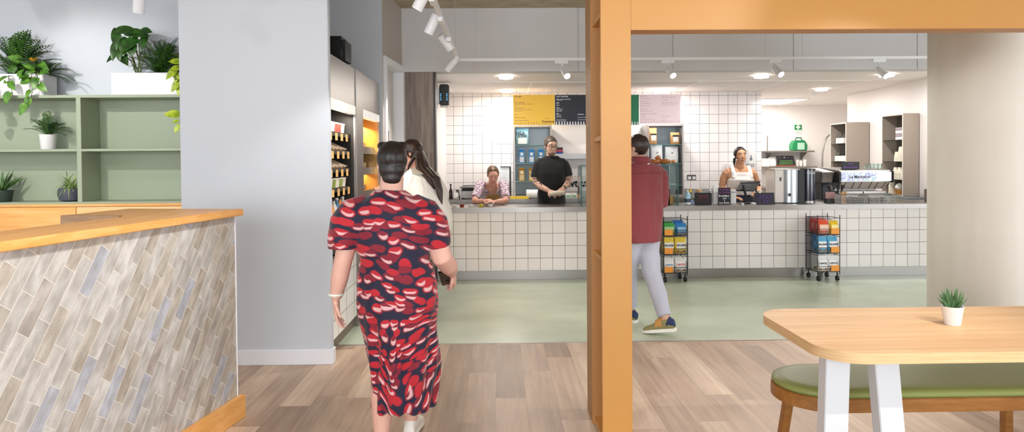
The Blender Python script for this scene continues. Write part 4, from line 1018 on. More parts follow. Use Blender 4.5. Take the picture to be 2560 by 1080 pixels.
c = at(1127, 498, Y=10.6); c.z = .896; r = thing('sauce_bottle', 'dark slim bottle on the back counter beside the woman in white', 'bottle', c)
MB().lathe([(.026, 0), (.028, .01), (.028, .12), (.011, .17), (.011, .21)], c, 16).build('glass_body', mat('dark_bottle', '#2a1c16', .15), r, smooth=True); MB().lathe([(.013, .21), (.013, .235)], c, 12).build('cap', M['black'], r)
c = at(1141, 498, Y=10.55); c.z = .896; r = thing('steel_jug', 'small steel milk jug with a white label near the panini grill', 'jug', c)
MB().lathe([(.055, 0), (.06, .01), (.05, .07), (.045, .13), (.05, .15), (.045, .15), (.04, .13)], c, 20).build('jug_body', M['chrome'], r, smooth=True); m = MB(); m.tube([c + V((.05, 0, .13)), c + V((.09, 0, .12)), c + V((.09, 0, .05)), c + V((.055, 0, .03))], .006, 8); m.build('handle', M['chrome'], r, smooth=True)
MB().box((c.x - .03, c.y - .066, .92), (c.x + .02, c.y - .058, 1.0)).build('label_sticker', M['paper'], r)
# sauce cups on the counter
for k, (x, col, lab) in enumerate(((1136, '#efe6da', 'white paper sauce cup beside the woman in white'), (1155, '#8d3322', 'sauce cup of red ketchup on the steel counter'), (1177, '#f1e8dc', 'white paper sauce cup between the red and the yellow ones'), (1203, '#d9c43a', 'sauce cup with yellow mustard near the leaning woman'), (1226, '#f3e5d6', 'pale sauce cup in front of the hands of the leaning woman'))):
    c = at(x, 518, Y=8.64); c.z = CT + .001; r = thing('sauce_cup', lab, 'cup', c, 'sauce cups on the counter')
    MB().lathe([(.024, 0), (.033, .03), (.034, .031), (.031, .03), (.026, .012)], c, 20).build('cup_body', mat('cup_lower_' + col[1:], col, .4) if k in (1, 3) else M['paper'], r, smooth=True)
    MB().lathe([(.0285, .02), (.0295, .024), (.0008, .0245)], c, 20).build('sauce', mat('sauce_' + col[1:], col, .35), r, smooth=True)
# wall unit with blue leds
a = thing('wall_charger_unit', 'black wall unit with small blue lights high on the kitchen side wall', 'device', (-.77, 9.5, 2.24))
MB().box((-.855, 9.45, 2.28), (-.82, 9.58, 2.5)).build('bracket', M['white_metal'], a, bevel=.004)
MB().box((-.82, 9.42, 2.255), (-.69, 9.6, 2.545)).build('casing', M['black'], a, bevel=.014)
m = MB()
for x in (-.80, -.715):
    for z in (2.33, 2.355, 2.385, 2.41): m.cbox((x, 9.419, z), (.014, .003, .012))
m.build('indicator_leds', mat('blue_led', '#4aa6e6', .3, emit=1.5), a)
MB().box((-.815, 9.44, 2.235), (-.7, 9.59, 2.2545)).build('vent_base', M['steel_dull'], a, bevel=.003)

# ================================================================== glass case and croissants
gx0, gx1, gz0, gz1 = pr(1453, 1694, 413, 513, 8.62)
r = thing('glass_display_case', 'clear glass food case with pastries on top, standing on the counter', 'display case', ((gx0 + gx1) / 2, 8.8, CT))
gy0, gy1 = 8.6, 9.02
m = MB()
m.box((gx0, gy0, CT + .002), (gx1, gy0 + .006, gz1)); m.build('front_pane', M['glass'], r)
for X in (gx0, gx1 - .006): MB().box((X, gy0 + .007, CT + .002), (X + .006, gy1, gz1)).build('side_pane', M['glass'], r)
MB().box((gx0, gy0, gz1), (gx1, gy1, gz1 + .008)).build('top_pane', M['glass'], r)
m = MB()
for X in (gx0, gx1): m.box((X - .006, gy0 - .004, CT + .002), (X + .006, gy0, gz1))
m.box((gx0, gy0 - .004, gz1 - .002), (gx1, gy0 - .0005, gz1 + .009)); m.build('polished_edge', mat('teal_glass_edge', '#3d7478', .15), r)
MB().box((gx0 + .01, gy0 + .03, 1.17), (gx1 - .01, gy1, 1.177)).build('glass_shelf', M['glass'], r)
brn = mat('baked_pastry', '#a5622a', .5, var=.35, vscale=30, bump=.3, bscale=40)
def croissant(label, x, y, rot, s=1.0, zz=None):
    c = V((x, y, (gz1 + .009) if zz is None else zz)); m = MB(); pts = []; rad = []
    for k in range(13):
        t = -1 + 2 * k / 12; a = t * 1.15
        p = V((math.sin(a) * .085, (1 - math.cos(a)) * .075, .034)); p.rotate(Matrix.Rotation(rot, 3, 'Z'))
        pts.append(c + p * s); rad.append(s * (.006 + .028 * (1 - t * t) * (1.0 if k % 2 else .84)))
    m.tube(pts, rad, 12); return one(m, 'croissant', brn, label, 'croissant', c, 'croissants on the glass case', smooth='full')
cs = [(1630, 8.74, .3, 'croissant on the glass case nearest the man in the red shirt'), (1644, 8.70, .9, 'croissant in the middle of the row on the glass case'), (1656, 8.82, -.5, 'croissant behind the others on the glass case'), (1664, 8.69, .2, 'croissant beside the filled rolls on the glass case')]
for px, y, rt, lab in cs: croissant(lab, at(px, 405, Y=y).x, y, rt)
croissant('croissant stacked on top of the others on the glass case', at(1646, 398, Y=8.76).x, 8.76, 1.4, 1.0, gz1 + .055)
for k, px in enumerate((1674, 1685)):
    q = at(px, 407, Y=8.74); c = V((q.x, 8.76, gz1 + .009)); r = thing('filled_roll', ['pale filled roll next to the croissants', 'pale filled roll at the end of the glass case'][k], 'roll', c, 'filled rolls on the glass case')
    MB().ell(c + V((0, 0, .026)), (.03, .07, .02)).build('bread', mat('pale_bread', '#dba978', .6), r, smooth=True); MB().ell(c + V((0, 0, .045)), (.026, .066, .014)).build('topping', mat('pink_icing', '#e8c3ae', .5), r, smooth=True)
for k, (px, c_, h) in enumerate(((1664, '#8a2f2b', .2), (1672, '#c58a3e', .11), (1650, '#b8b2aa', .14))):
    q = at(px, 500, Y=8.82); r = one(MB().box((q.x - .05, 8.78, CT + .003), (q.x + .05, 8.88, CT + h)), 'packed_snack', mat('snack_' + c_[1:], c_, .45), ['tall dark red packet inside the glass case', 'short golden packet inside the glass case', 'grey packet inside the glass case near the man in the red shirt'][k], 'packet', (q.x, 8.83, CT), 'packets inside the glass case', bevel=.006)

# ================================================================== things along the counter
def on_counter(px, Y): q = at(px, 505, Y=Y); return V((q.x, Y, CT + .001))
# switched socket
a, b, c, d = pr(1718, 1740, 437, 450, 11.09)
r = thing('wall_socket', 'double wall socket in a dark frame on the white tiles', 'socket', ((a + b) / 2, 11.09, (c + d) / 2))
MB().box((a, 11.085, c), (b, 11.098, d)).build('plate', mat('dark_chrome_plate', '#5a5654', .35, .5), r, bevel=.002)
for x in (a + .035, b - .035): MB().cbox((x, 11.083, (c + d) / 2 - .008), (.05, .006, .045)).build('outlet', M['porcelain'], r, bevel=.001)
# sanitiser
c = on_counter(1719, 8.72); r = thing('sanitiser_bottle', 'clear pump bottle of blue hand sanitiser on the counter', 'bottle', c)
MB().lathe([(.034, 0), (.038, .006), (.038, .125), (.03, .145), (.014, .158), (.014, .165)], c, 24).build('bottle_body', mat('pale_blue_gel', '#a9cfe0', .1), r, smooth=True)
MB().lathe([(.0385, .03), (.0385, .075)], c, 24, False).build('label_band', mat('dark_teal_label', '#2d4b5e', .4), r, smooth=True)
MB().lathe([(.0385, .004), (.0385, .03)], c, 24, False).build('white_band', M['paper'], r, smooth=True)
m = MB(); m.lathe([(.016, .165), (.016, .18), (.006, .182), (.006, .21)], c, 16); m.build('pump', M['porcelain'], r, smooth=True)
m = MB(); m.tube([c + V((.012, 0, .213)), c + V((-.02, 0, .214)), c + V((-.045, -.01, .206))], [.009, .008, .005], 10); m.build('nozzle', M['porcelain'], r, smooth=True)
c = on_counter(1731, 8.70); one(MB().box(c + V((-.022, 0, 0)), c + V((.022, .04, .05))), 'sachet_box', mat('blue_white_box', '#9fb4d8', .5), 'small blue and white box beside the sanitiser bottle', 'box', c, bevel=.002)
def chalkboard(name, label, x0, x1, y0, y1, Y, texts, lean=.05, face=None, depth=.05):
    X0, X1, Z0, Z1 = pr(x0, x1, y0, y1, Y); Z0 = CT + .001
    r = thing(name, label, 'sign', ((X0 + X1) / 2, Y, Z0), 'small black signs on the counter')
    m = MB(); m.prism([(X0, Y, Z0), (X1, Y, Z0), (X1, Y + lean, Z1), (X0, Y + lean, Z1)], (0, .014, 0)); m.build('board', face or mat('chalkboard_black', '#15131c', .55), r, bevel=.002)
    m = MB(); m.prism([(X0 + .01, Y + .02, Z0), (X1 - .01, Y + .02, Z0), (X1 - .01, Y + .03 + depth, Z0), (X0 + .01, Y + .03 + depth, Z0)], (0, 0, .008)); m.build('stand', M['black'], r)
    up = V((0, lean, Z1 - Z0)).normalized()
    for t, s, u, v, c_ in texts:
        h = Z1 - Z0
        text(t, s, c_, r, V((X0 + (X1 - X0) * u, Y + lean * v, Z0 + h * v)) + V((0, -.002, 0)), up=up, align='CENTER', bold=.0008)
    return r
PUR = mat('purple_chalk', '#8e4a93', .7); WCH = mat('white_chalk', '#e6e6ea', .7); RCH = mat('dark_red_chalk', '#7a3030', .7); CYN = mat('cyan_chalk', '#3aa3bd', .7); VIO = mat('violet_chalk', '#5d3a7d', .7); GCH = mat('green_chalk', '#6a9a52', .7)
def scribble(r, X0, X1, Y, rows, c_, seed):
    m = MB(); rnd = random.Random(seed)
    for z, a, b, h in rows: strokes(m, X0 + (X1 - X0) * a, X0 + (X1 - X0) * b, z, h, Y, rnd)
    m.build('chalk_lettering', c_, r)
r = chalkboard('chalk_sign', 'wide black sign with dark red chalk writing next to the sanitiser', 1737, 1779, 482, 511, 8.66, [], .0)
a, b, c_, d = pr(1737, 1779, 482, 511, 8.66)
scribble(r, a, b, 8.6595, [(CT + .105, .2, .8, .016), (CT + .08, .25, .8, .012)], RCH, 3); scribble(r, a, b, 8.6595, [(CT + .055, .1, .85, .008), (CT + .038, .1, .85, .008), (CT + .02, .15, .8, .008)], mat('dim_brown_chalk', '#4a2a2a', .7), 4)
chalkboard('chalk_sign', 'upright black sign reading breakfast and hot drink in chalk', 1796, 1826, 469, 511, 8.66, [("It's coffee", .032, .5, .84, PUR), ('on Monday', .032, .5, .68, PUR), ('Breakfast', .036, .45, .46, WCH), ('and', .03, .5, .32, WCH), ('a', .03, .5, .19, WCH), ('hot drink', .034, .48, .05, WCH), ('--', .04, .85, .3, CYN)], .0)
r = chalkboard('chalk_sign', 'wide navy sign with violet chalk writing in front of the white boiler', 1887, 1937, 482, 511, 8.64, [], .02, mat('chalkboard_navy', '#1b1a2c', .5))
a, b, c_, d = pr(1887, 1937, 482, 511, 8.64)
scribble(r, a, b, 8.638, [(CT + .1, .2, .85, .013), (CT + .075, .1, .75, .015), (CT + .045, .4, .8, .013), (CT + .02, .4, .75, .013)], VIO, 6)
c = on_counter(1747, 8.86); r = thing('storage_jar', 'round jar with a pale cork lid behind the red chalk sign', 'jar', c)
MB().lathe([(.05, 0), (.055, .01), (.055, .13), (.045, .15)], c, 20).build('jar_body', mat('smoky_jar', '#8f8a86', .2), r, smooth=True); MB().lathe([(.035, .151), (.037, .185), (.03, .19), (.001, .191)], c, 20).build('lid', mat('pale_cork', '#e0b98a', .7), r, smooth=True)
c = on_counter(1726, 8.9); r = thing('squeeze_bottle', 'squeeze bottle with a yellow cap behind the sanitiser', 'bottle', c); MB().lathe([(.03, 0), (.032, .01), (.03, .13), (.012, .15)], c, 16).build('bottle_body', M['glass'], r, smooth=True); MB().lathe([(.02, .15), (.012, .175), (.004, .2)], c, 14).build('cap', yl, r, smooth=True)
c = on_counter(1775, 8.9); r = thing('squeeze_bottle', 'squeeze bottle with a white tip between the two black signs', 'bottle', c); MB().lathe([(.03, 0), (.032, .01), (.03, .14), (.012, .16)], c, 16).build('bottle_body', mat('grey_bottle', '#8a8683', .3), r, smooth=True); MB().lathe([(.02, .16), (.012, .185), (.004, .21)], c, 14).build('cap', M['porcelain'], r, smooth=True)
c = on_counter(1791, 8.78); r = thing('leaflet_holder', 'white leaflet holder leaning behind the breakfast sign', 'holder', c)
m = MB(); m.prism([c + V((-.055, -.04, 0)), c + V((.035, -.04, 0)), c + V((.055, .06, .24)), c + V((-.02, .06, .24))], (0, .02, 0)); m.build('backplate', M['porcelain'], r, bevel=.003)
m = MB(); m.box(c + V((-.06, -.07, 0)), c + V((.0, -.045, .16))); m.build('pocket', M['white_metal'], r, bevel=.004)
c = on_counter(1834, 8.72); r = thing('receipt_printer', 'slim white box next to the tablet till', 'printer', c); MB().box(c + V((-.036, 0, 0)), c + V((.036, .09, .185))).build('casing', M['porcelain'], r, bevel=.008); MB().box(c + V((-.028, -.002, .15)), c + V((.028, .0, .156))).build('paper_slot', M['dark'], r)
# tablet till
c = on_counter(1862, 8.76); r = thing('tablet_till', 'tablet till on a black stand in front of the woman in the white vest', 'till', c)
MB().lathe([(.07, 0), (.07, .014), (.03, .02), (.001, .021)], c, 28).build('base', M['black'], r, smooth=True)
m = MB(); m.tube([c + V((.03, 0, .02)), c + V((.012, .02, .14)), c + V((-.005, .05, .24))], .016, 12); m.build('stem', M['black'], r, smooth=True)
p = [at(1838, 476, Y=8.8), at(1886, 477, Y=8.8), at(1901, 454, Y=8.92), at(1852, 455, Y=8.92)]
nrm = (p[1] - p[0]).cross(p[3] - p[0]).normalized()
m = MB(); m.prism(p, -nrm * .016 if nrm.y < 0 else nrm * .016); m.build('tablet', mat('dark_grey_tablet', '#1c1b20', .7), r, bevel=.003)
m = MB(); m.prism([p[3] + (p[0] - p[3]) * .12 + V((0, -.006, .003)), p[2] + (p[1] - p[2]) * .12 + V((0, -.006, .003)), p[2] + V((0, -.006, .008)), p[3] + V((0, -.006, .008))], (0, .008, 0)); m.build('top_edge', M['black'], r)
for k, px in enumerate((1855, 1884)):
    c = on_counter(px, 8.63); r = one(MB().lathe([(.026, 0), (.03, .004), (.03, .018), (.02, .022), (.001, .022)], c, 18), 'card_tray', M['porcelain'] if k else M['chrome'], ['small silver dish at the foot of the tablet till', 'small white puck beside the violet chalk sign'][k], 'dish', c, smooth=True)
# dispensers on the tiled wall
a, b, c, d = pr(1869, 1891, 375, 417, 11.0)
r = thing('soap_dispenser', 'white wall soap dispenser with a grey drop-shaped window', 'dispenser', ((a + b) / 2, 11.05, c))
MB().box((a, 10.99, c + .03), (b, 11.097, d)).build('casing', M['porcelain'], r, bevel=.02, seg=3); MB().box((a + .03, 11.0, c), (b - .03, 11.08, c + .03)).build('push_bar', M['steel_dull'], r, bevel=.006)
m = MB(); w_ = (a + b) / 2 - .02; zc = (c + d) / 2; m.prism([(w_ + .022 * math.sin(t) * (1 if math.cos(t) < .3 else .55), 10.986, zc + .036 * math.cos(t) + (.018 if math.cos(t) > .8 else 0)) for t in [2 * math.pi * k / 20 for k in range(20)]], (0, .006, 0)); m.build('drop_window', mat('smoke_grey', '#5d5c60', .2), r)
a, b, c, d = pr(1818, 1845, 407, 440, 11.0)
one(MB().box((a, 10.97, c), (b, 11.097, d)), 'towel_dispenser', M['porcelain'], 'white rounded paper towel dispenser behind the shoulder of the woman in the vest', 'dispenser', ((a + b) / 2, 11.05, c), bevel=.03, seg=4)

# ================================================================== alcove
def alc(x0, x1, y0, y1, Y=13.75): return pr(x0, x1, y0, y1, Y)
shz = []
for k, (xa, xb, yy) in enumerate(((1880, 2033, 377), (1880, 2040, 416))):
    a, b, c, d = alc(xa, xb, yy, yy + 4); shz.append(d)
    r = thing('alcove_shelf', ['steel wall shelf holding the green first aid bag', 'lower steel wall shelf holding cups and the slanted sign'][k], 'shelf', ((a + b) / 2, 13.85, d), 'steel shelves in the alcove')
    MB().box((4.3, 13.68, c), (b, 14.035, d)).build('board', M['steel'], r, bevel=.003)
    for x in (at(1921, 400, Y=13.9).x, at(2008, 400, Y=13.9).x): MB().prism([(x, 14.035, c - .001), (x, 13.75, c - .001), (x, 14.035, c - .14)], (.02, 0, 0)).build('bracket', M['steel_dull'], r)
for k, x in enumerate((1921, 2008)):
    q = at(x, 400, Y=14.02).x; one(MB().box((q - .03, 14.0365 - .012, 1.0), (q - .005, 14.039, (1.95, 1.62)[k])), 'shelf_rail', M['steel_dull'], ['vertical steel shelf rail near the tiled wall corner', 'vertical steel shelf rail under the green first aid bag'][k], 'rail', (q, 14.03, 1.0))
a, b, c, d = pr(1986, 2004, 312, 335, 14.03)
r = thing('first_aid_poster', 'small green and white first aid poster above the green bag', 'poster', ((a + b) / 2, 14.03, c))
MB().box((a, 14.028, c), (b, 14.038, d)).build('sheet', M['paper'], r); MB().box((a, 14.025, c + (d - c) * .45), (b, 14.0275, d)).build('green_field', mat('first_aid_green', '#1f8a4c', .5), r)
w_ = (a + b) / 2; zc = c + (d - c) * .75; m = MB(); m.box((w_ - .015, 14.0225, zc - .045), (w_ + .015, 14.0245, zc + .045)); m.box((w_ - .045, 14.0225, zc - .015), (w_ - .015, 14.0245, zc + .015)); m.box((w_ + .015, 14.0225, zc - .015), (w_ + .045, 14.0245, zc + .015)); m.build('white_cross', M['paper'], r)
m = MB(); rnd = random.Random(3)
for k in range(3): strokes(m, a + .015, b - .015, c + .02 + k * .022, .008, 14.0275, rnd)
m.build('printed_text', mat('green_print', '#6fa382', .6), r)
a, b, c, d = alc(1980, 2018, 350, 376)
r = thing('first_aid_bag', 'green first aid bag with a white label and carry handle on the upper shelf', 'bag', ((a + b) / 2, 13.8, shz[0]))
m = MB(); z0 = shz[0] + .001; h = d - c; m.prism([(a + .01, 13.72, z0), (b - .01, 13.72, z0), (b, 13.72, z0 + h * .55), (b - .06, 13.72, z0 + h), (a + .06, 13.72, z0 + h), (a, 13.72, z0 + h * .55)], (0, .2, 0)); m.build('case', mat('bag_green', '#137a4a', .5), r, bevel=.012)
m = MB(); m.tube([((a + b) / 2 - .07, 13.8, z0 + h), ((a + b) / 2 - .05, 13.8, z0 + h + .05), ((a + b) / 2 + .05, 13.8, z0 + h + .05), ((a + b) / 2 + .07, 13.8, z0 + h)], .012, 10); m.build('handle', mat('bag_green_dark', '#0d5a38', .5), r, smooth=True)
MB().box((a + .1, 13.715, z0 + .02), (b - .07, 13.719, z0 + h * .75)).build('label_panel', mat('pale_green_label', '#a5c9b4', .5), r)
q1 = shz[1] + .001
a, b, c, d = alc(1904, 1923, 395, 415); one(MB().box((a, 13.72, q1), (b, 13.95, q1 + d - c)), 'storage_box', mat('cream_box', '#e5dcc8', .6), 'cream box at the tiled-wall end of the lower alcove shelf', 'box', ((a + b) / 2, 13.83, q1), bevel=.004)
a, b, c, d = alc(1925, 1944, 392, 415); r = thing('paper_bag', 'crumpled white bag beside the slanted sign on the lower alcove shelf', 'bag', ((a + b) / 2, 13.83, q1)); bag(MB(), a, b, 13.83, q1, q1 + d - c, .12).build('pouch', M['paper'], r, smooth=True)
p4 = [at(1947, 414, Y=13.72), at(1988, 414, Y=13.72), at(1984, 391, Y=13.74), at(1941, 391, Y=13.74)]
dz_ = q1 + .03 - p4[0].z; p4 = [q + V((0, 0, dz_)) for q in p4]
r = thing('slanted_sign', 'slanted black chalk sign on a wooden foot on the lower alcove shelf', 'sign', (p4[0].x, 13.75, q1))
m = MB(); m.prism(p4, (0, .012, 0)); m.build('board', mat('chalkboard_black', '#15131c', .55), r)
text('today', .085, WCH, r, p4[3] + V((.05, -.004, -.085)), bold=.002)
m = MB(); rnd = random.Random(5)
for k in range(3): strokes(m, p4[0].x + .02, p4[1].x - .05, p4[0].z + .015 + k * .03, .012, p4[0].y - .001, rnd)
m.build('chalk_lettering', GCH, r)
MB().box((p4[0].x - .02, 13.70, q1), (p4[1].x, 13.8, q1 + .028)).build('wooden_foot', mat('warm_wood_foot', '#7d4a2c', .5), r, bevel=.003)
def cupstack(name, label, group, c, r0, n, m_, h=.10, step=.022, inv=False):
    t = thing(name, label, 'cups', c, group)
    for k in range(n):
        z = step * k
        prof = [(r0 * .72, z), (r0 * .98, z + h), (r0 * 1.03, z + h), (r0 * 1.03, z + h + .006), (r0 * .95, z + h + .006), (r0 * .7, z + .006)] if not inv else [(r0 * 1.03, z), (r0 * 1.03, z + .006), (r0 * .98, z + .008), (r0 * .72, z + h), (r0 * .2, z + h)]
        MB().lathe(prof, c, 20).build('paper_cup', m_, t, smooth=True)
    return t
for k, (x, n) in enumerate(((1994, 3), (2003, 2), (2013, 3))):
    q = at(x, 410, Y=13.8).x; cupstack('cup_stack', ['stack of white cups beside the slanted sign', 'short stack of white cups in the middle of the lower alcove shelf', 'stack of white cups at the end of the lower alcove shelf'][k], 'cup stacks on the lower alcove shelf', V((q, 13.82, q1)), .042, n, M['paper'], .09, .02)
# back worktop of the alcove with the rinsing tap
r = thing('sink_unit', 'steel sink worktop along the alcove wall', 'counter', (5.9, 13.7, 0))
MB().box((4.31, 13.42, .85), (7.4, 14.03, .9)).build('worktop', M['steel'], r, bevel=.003); MB().box((4.35, 13.5, 0), (7.35, 14.0, .85)).build('body', M['steel_dull'], r)
q = at(2058, 440, Y=13.6); r = thing('rinse_tap', 'tall chrome pre-rinse tap with an arched spring hose', 'tap', (q.x, 13.7, .9))
pts = [V((q.x, 13.7, .901))] + [at(px, py, Y=13.65) for px, py in ((2056, 420), (2056, 385), (2060, 360), (2067, 343), (2075, 337), (2083, 341), (2088, 355), (2089, 375))]
m = MB(); m.tube(pts, .016, 10); m.build('spring_hose', M['steel'], r, smooth=True); m = MB(); m.tube([pts[-1], pts[-1] + V((.01, -.02, -.12))], [.02, .03], 12); m.build('spray_head', M['black'], r, smooth=True)

# ================================================================== boilers, espresso machine
a, b, c, d = pr(1932, 1989, 422, 508, 8.84)
r = thing('water_boiler', 'white and silver hot water boiler next to the black one', 'boiler', ((a + b) / 2, 8.9, CT))
h = d; mid = a + (b - a) * .42
MB().box((a, 8.78, CT + .012), (mid, 9.08, h - .015)).build('casing', mat('cream_enamel', '#e0d8cf', .3), r, bevel=.008)
m = MB(); N = 24; m.loft([[V((mid + (b - mid) * .5 - (b - mid) * .5 * math.cos(math.pi * k / N), 8.78 - .05 * math.sin(math.pi * k / N), z)) for k in range(N + 1)] + [V((b, 9.08, z)), V((mid, 9.08, z))] for z in (CT + .012, h - .015)]); m.build('silver_front', mat('silver_blue_panel', '#c3cdd6', .22, .6), r, smooth=True)
MB().box((a - .004, 8.77, h - .014), (b + .004, 9.09, h)).build('lid', M['steel_dull'], r, bevel=.004); MB().box((a + .01, 8.79, CT + .001), (b - .01, 9.07, CT + .012)).build('base', M['black'], r)
q = at(1974, 487, Y=8.73); m = MB(); m.cyl((q.x, 8.726, q.z), (q.x, 8.735, q.z), .022, n=20); m.build('dial', mat('dark_grey_dial', '#3b3f45', .4), r)
q = at(1951, 448, Y=8.78); MB().box((q.x - .008, 8.774, q.z - .025), (q.x + .01, 8.779, q.z + .025)).build('badge', mat('dark_grey_dial', '#3b3f45', .4), r)
a, b, c, d = pr(1990, 2040, 422, 508, 8.84)
r = thing('cold_water_tower', 'tall black and navy water boiler lettered COLD', 'boiler', ((a + b) / 2, 8.9, CT)); mid = a + (b - a) * .32
MB().box((a + .003, 8.79, CT + .002), (mid + .01, 9.08, d - .012)).build('casing', M['black'], r, bevel=.006)
m = MB(); cx = mid + (b - mid) / 2; m.lathe([((b - mid) / 2, CT + .03), ((b - mid) / 2, d - .012)], (cx, 8.88, 0), 32); m.build('navy_cylinder', mat('navy_gloss', '#141c2e', .15, coat=.6), r, smooth=True)
m = MB(); m.lathe([((b - mid) / 2 + .004, CT + .001), ((b - mid) / 2 + .004, CT + .028)], (cx, 8.88, 0), 32); m.build('base_ring', M['steel_dull'], r, smooth=True)
m = MB(); m.lathe([((b - mid) / 2 + .004, d - .011), ((b - mid) / 2 + .004, d)], (cx, 8.88, 0), 32); m.build('lid', M['black'], r, smooth=True)
text('COLD', .038, M['porcelain'], r, (cx, 8.88 - (b - mid) / 2 - .004, d - .065), align='CENTER', bold=.001)
c = V((at(1900, 480, Y=9.0).x, 9.0, CT + .001)); r = thing('kettle', 'round silver kettle with a black handle behind the navy sign', 'kettle', c)
MB().lathe([(.07, 0), (.085, .01), (.085, .05), (.075, .1), (.05, .14), (.02, .155)], c, 24).build('kettle_body', M['chrome'], r, smooth=True); m = MB(); m.tube([c + V((-.05, 0, .14)), c + V((-.06, 0, .22)), c + V((-.02, 0, .245)), c + V((.0, 0, .22))], .012, 10); m.build('handle', M['black'], r, smooth=True); MB().box(c + V((-.075, -.09, .0)), c + V((.06, -.086, .1))).build('white_card', M['paper'], r)
# espresso machine
ey = 9.25
a, b, c, d = pr(2103, 2229, 430, 453, ey)
r = thing('espresso_machine', 'wide steel espresso machine with a blue patterned panel', 'coffee machine', ((a + b) / 2, 9.6, CT))
lx0 = at(2047, 440, Y=ey + .25).x
et = d
MB().box((a, ey, c), (b, ey + .04, et)).build('back_panel', mat('pale_steel_panel', '#d9d4cf', .28, .3), r, bevel=.003)
m = MB(); m.prism([(a - .01, ey + .04, c - .01), (a - .01, ey + .04, et + .025), (a - .01, ey + .62, et + .06), (a - .01, ey + .62, c - .01)], (b - a + .02, 0, 0)); m.build('hood', M['steel'], r, bevel=.006)
m = MB(); m.prism([(a - .03, ey - .004, c - .02), (a - .03, ey - .004, et + .01), (a - .03, ey + .6, et + .05), (a - .03, ey + .6, c - .02)], (.022, 0, 0)); m.build('end_cap', M['black'], r, bevel=.004); m = MB(); m.prism([(b + .012, ey - .004, c - .02), (b + .012, ey - .004, et + .01), (b + .012, ey + .6, et + .05), (b + .012, ey + .6, c - .02)], (.022, 0, 0)); m.build('end_cap', M['black'], r, bevel=.004)
m = MB(); m.prism([(a + .02, ey + .02, c - .012), (b - .02, ey + .02, c - .012), (b - .05, ey + .12, c - .11), (a + .03, ey + .12, c - .11)], (0, .02, 0)); m.build('splash_panel', mat('grey_beige_steel', '#c2baaf', .4, .3), r)
m = MB()
for u in (.1, .27, .42, .62, .75, .9): m.prism([(a + (b - a) * u, ey + .016, c - .012), (a + (b - a) * u + .008, ey + .016, c - .012), (a + (b - a) * (u * .96 + .02) + .008, ey + .116, c - .11), (a + (b - a) * (u * .96 + .02), ey + .116, c - .11)], (0, .003, 0))
m.build('panel_joint', M['dark'], r)
MB().box((a + .02, ey + .1, CT + .04), (b - .02, ey + .6, CT + .12)).build('drip_tray', M['steel_dull'], r, bevel=.004)
for x in (a + .06, b - .06):
    for y in (ey + .14, ey + .54): MB().cyl((x, y, CT + .001), (x, y, CT + .04), .02, n=12).build('foot', M['black'], r)
MB().box((a + .05, ey + .3, CT + .12), (b - .05, ey + .58, c - .01)).build('rear_body', M['steel_dull'], r)
m = MB(); m.box((a, ey - .0015, c + .004), (a + (b - a) * .70, ey - .0003, et - .004)); stk_ = m.build('wave_sticker', (lambda: (lambda nt: (nt.color(nt.ramp(nt.noise(nt.mapv(nt.obj(), (9, 1, 6)), 1.0, 2, .4), [(.36, '#eef2f4'), (.44, '#9fd0e0'), (.5, '#eef2f4'), (.55, '#8fa3dc'), (.6, '#f2f0f2'), (.7, '#79b7cf')])), nt.rough(.35), nt.m)[2])(NT('blue_wave_sticker')))(), r)
text('La Marzocco', .055, mat('dark_violet_ink', '#4a3a5c', .5), r, (a + (b - a) * .16, ey - .003, c + .045), bold=.001)
text('.', .02, mat('dark_violet_ink', '#4a3a5c', .5), stk_, (a + (b - a) * .5, ey - .003, c + .1))
m = MB(); a2 = lx0; m.prism([(a2, ey + .18, c - .02), (a2, ey + .1, et), (a2, ey + .55, et + .05), (a2, ey + .55, c - .02)], (a - .032 - a2, 0, 0)); m.build('side_housing', M['steel_dull'], r, bevel=.008)
MB().box((a2 - .012, ey + .16, c - .02), (a2 - .001, ey + .5, et)).build('side_cap', M['black'], r, bevel=.003)
MB().box((a2 + .02, ey + .2, CT + .001), (a - .05, ey + .5, c - .021)).build('grinder_body', M['black'], r, bevel=.01)
m = MB(); m.tube([(a - .08, ey + .1, c - .03), (a - .09, ey + .02, c - .06), (a - .12, ey - .04, c - .1)], [.02, .018, .014], 10); m.build('portafilter', M['black'], r, smooth=True)
a, b, c, d = pr(2103, 2147, 402, 421, ey + .12)
r = thing('chalk_sign', 'black chalk sign lying across the top of the espresso machine', 'sign', ((a + b) / 2, ey + .12, et + .03), 'small black signs on the counter')
z0 = et + .035; MB().box((a, ey + .10, z0), (b, ey + .115, z0 + d - c)).build('board', mat('chalkboard_black', '#15131c', .55), r, bevel=.002); MB().box((a + .02, ey + .115, z0), (b - .02, ey + .19, z0 + .008)).build('stand', M['black'], r)
scribble(r, a, b, ey + .0995, [(z0 + .07, .35, .65, .016), (z0 + .02, .1, .85, .018)], VIO, 12)
for k, px in enumerate((2168, 2179, 2190, 2199)):
    q = at(px, 415, Y=ey + .2).x; cup = V((q, ey + .2, et + .037))
    m = MB(); m.lathe([(.025, 0), (.03, .004), (.036, .075), (.034, .075), (.028, .008)], cup, 18); one(m, 'drinking_glass', M['glass'], ['clear glass on the espresso machine nearest its sign', 'clear glass second from the sign on the espresso machine', 'clear glass third from the sign on the espresso machine', 'clear glass at the far end of the espresso machine top'][k], 'glass', cup, 'glasses on top of the espresso machine', smooth=True)
c = on_counter(2075, 8.75); a, b, cc, d = pr(2064, 2087, 480, 508, 8.75)
r = thing('pink_sign', 'small dusky pink card sign on a black block left of the wire baskets', 'sign', c); MB().box((a, 8.75, CT + .06), (b, 8.76, d)).build('card', mat('dusky_pink_card', '#a87f7c', .6), r); MB().box((a + .01, 8.74, CT + .001), (b - .01, 8.83, CT + .06)).build('block', M['black'], r, bevel=.004)
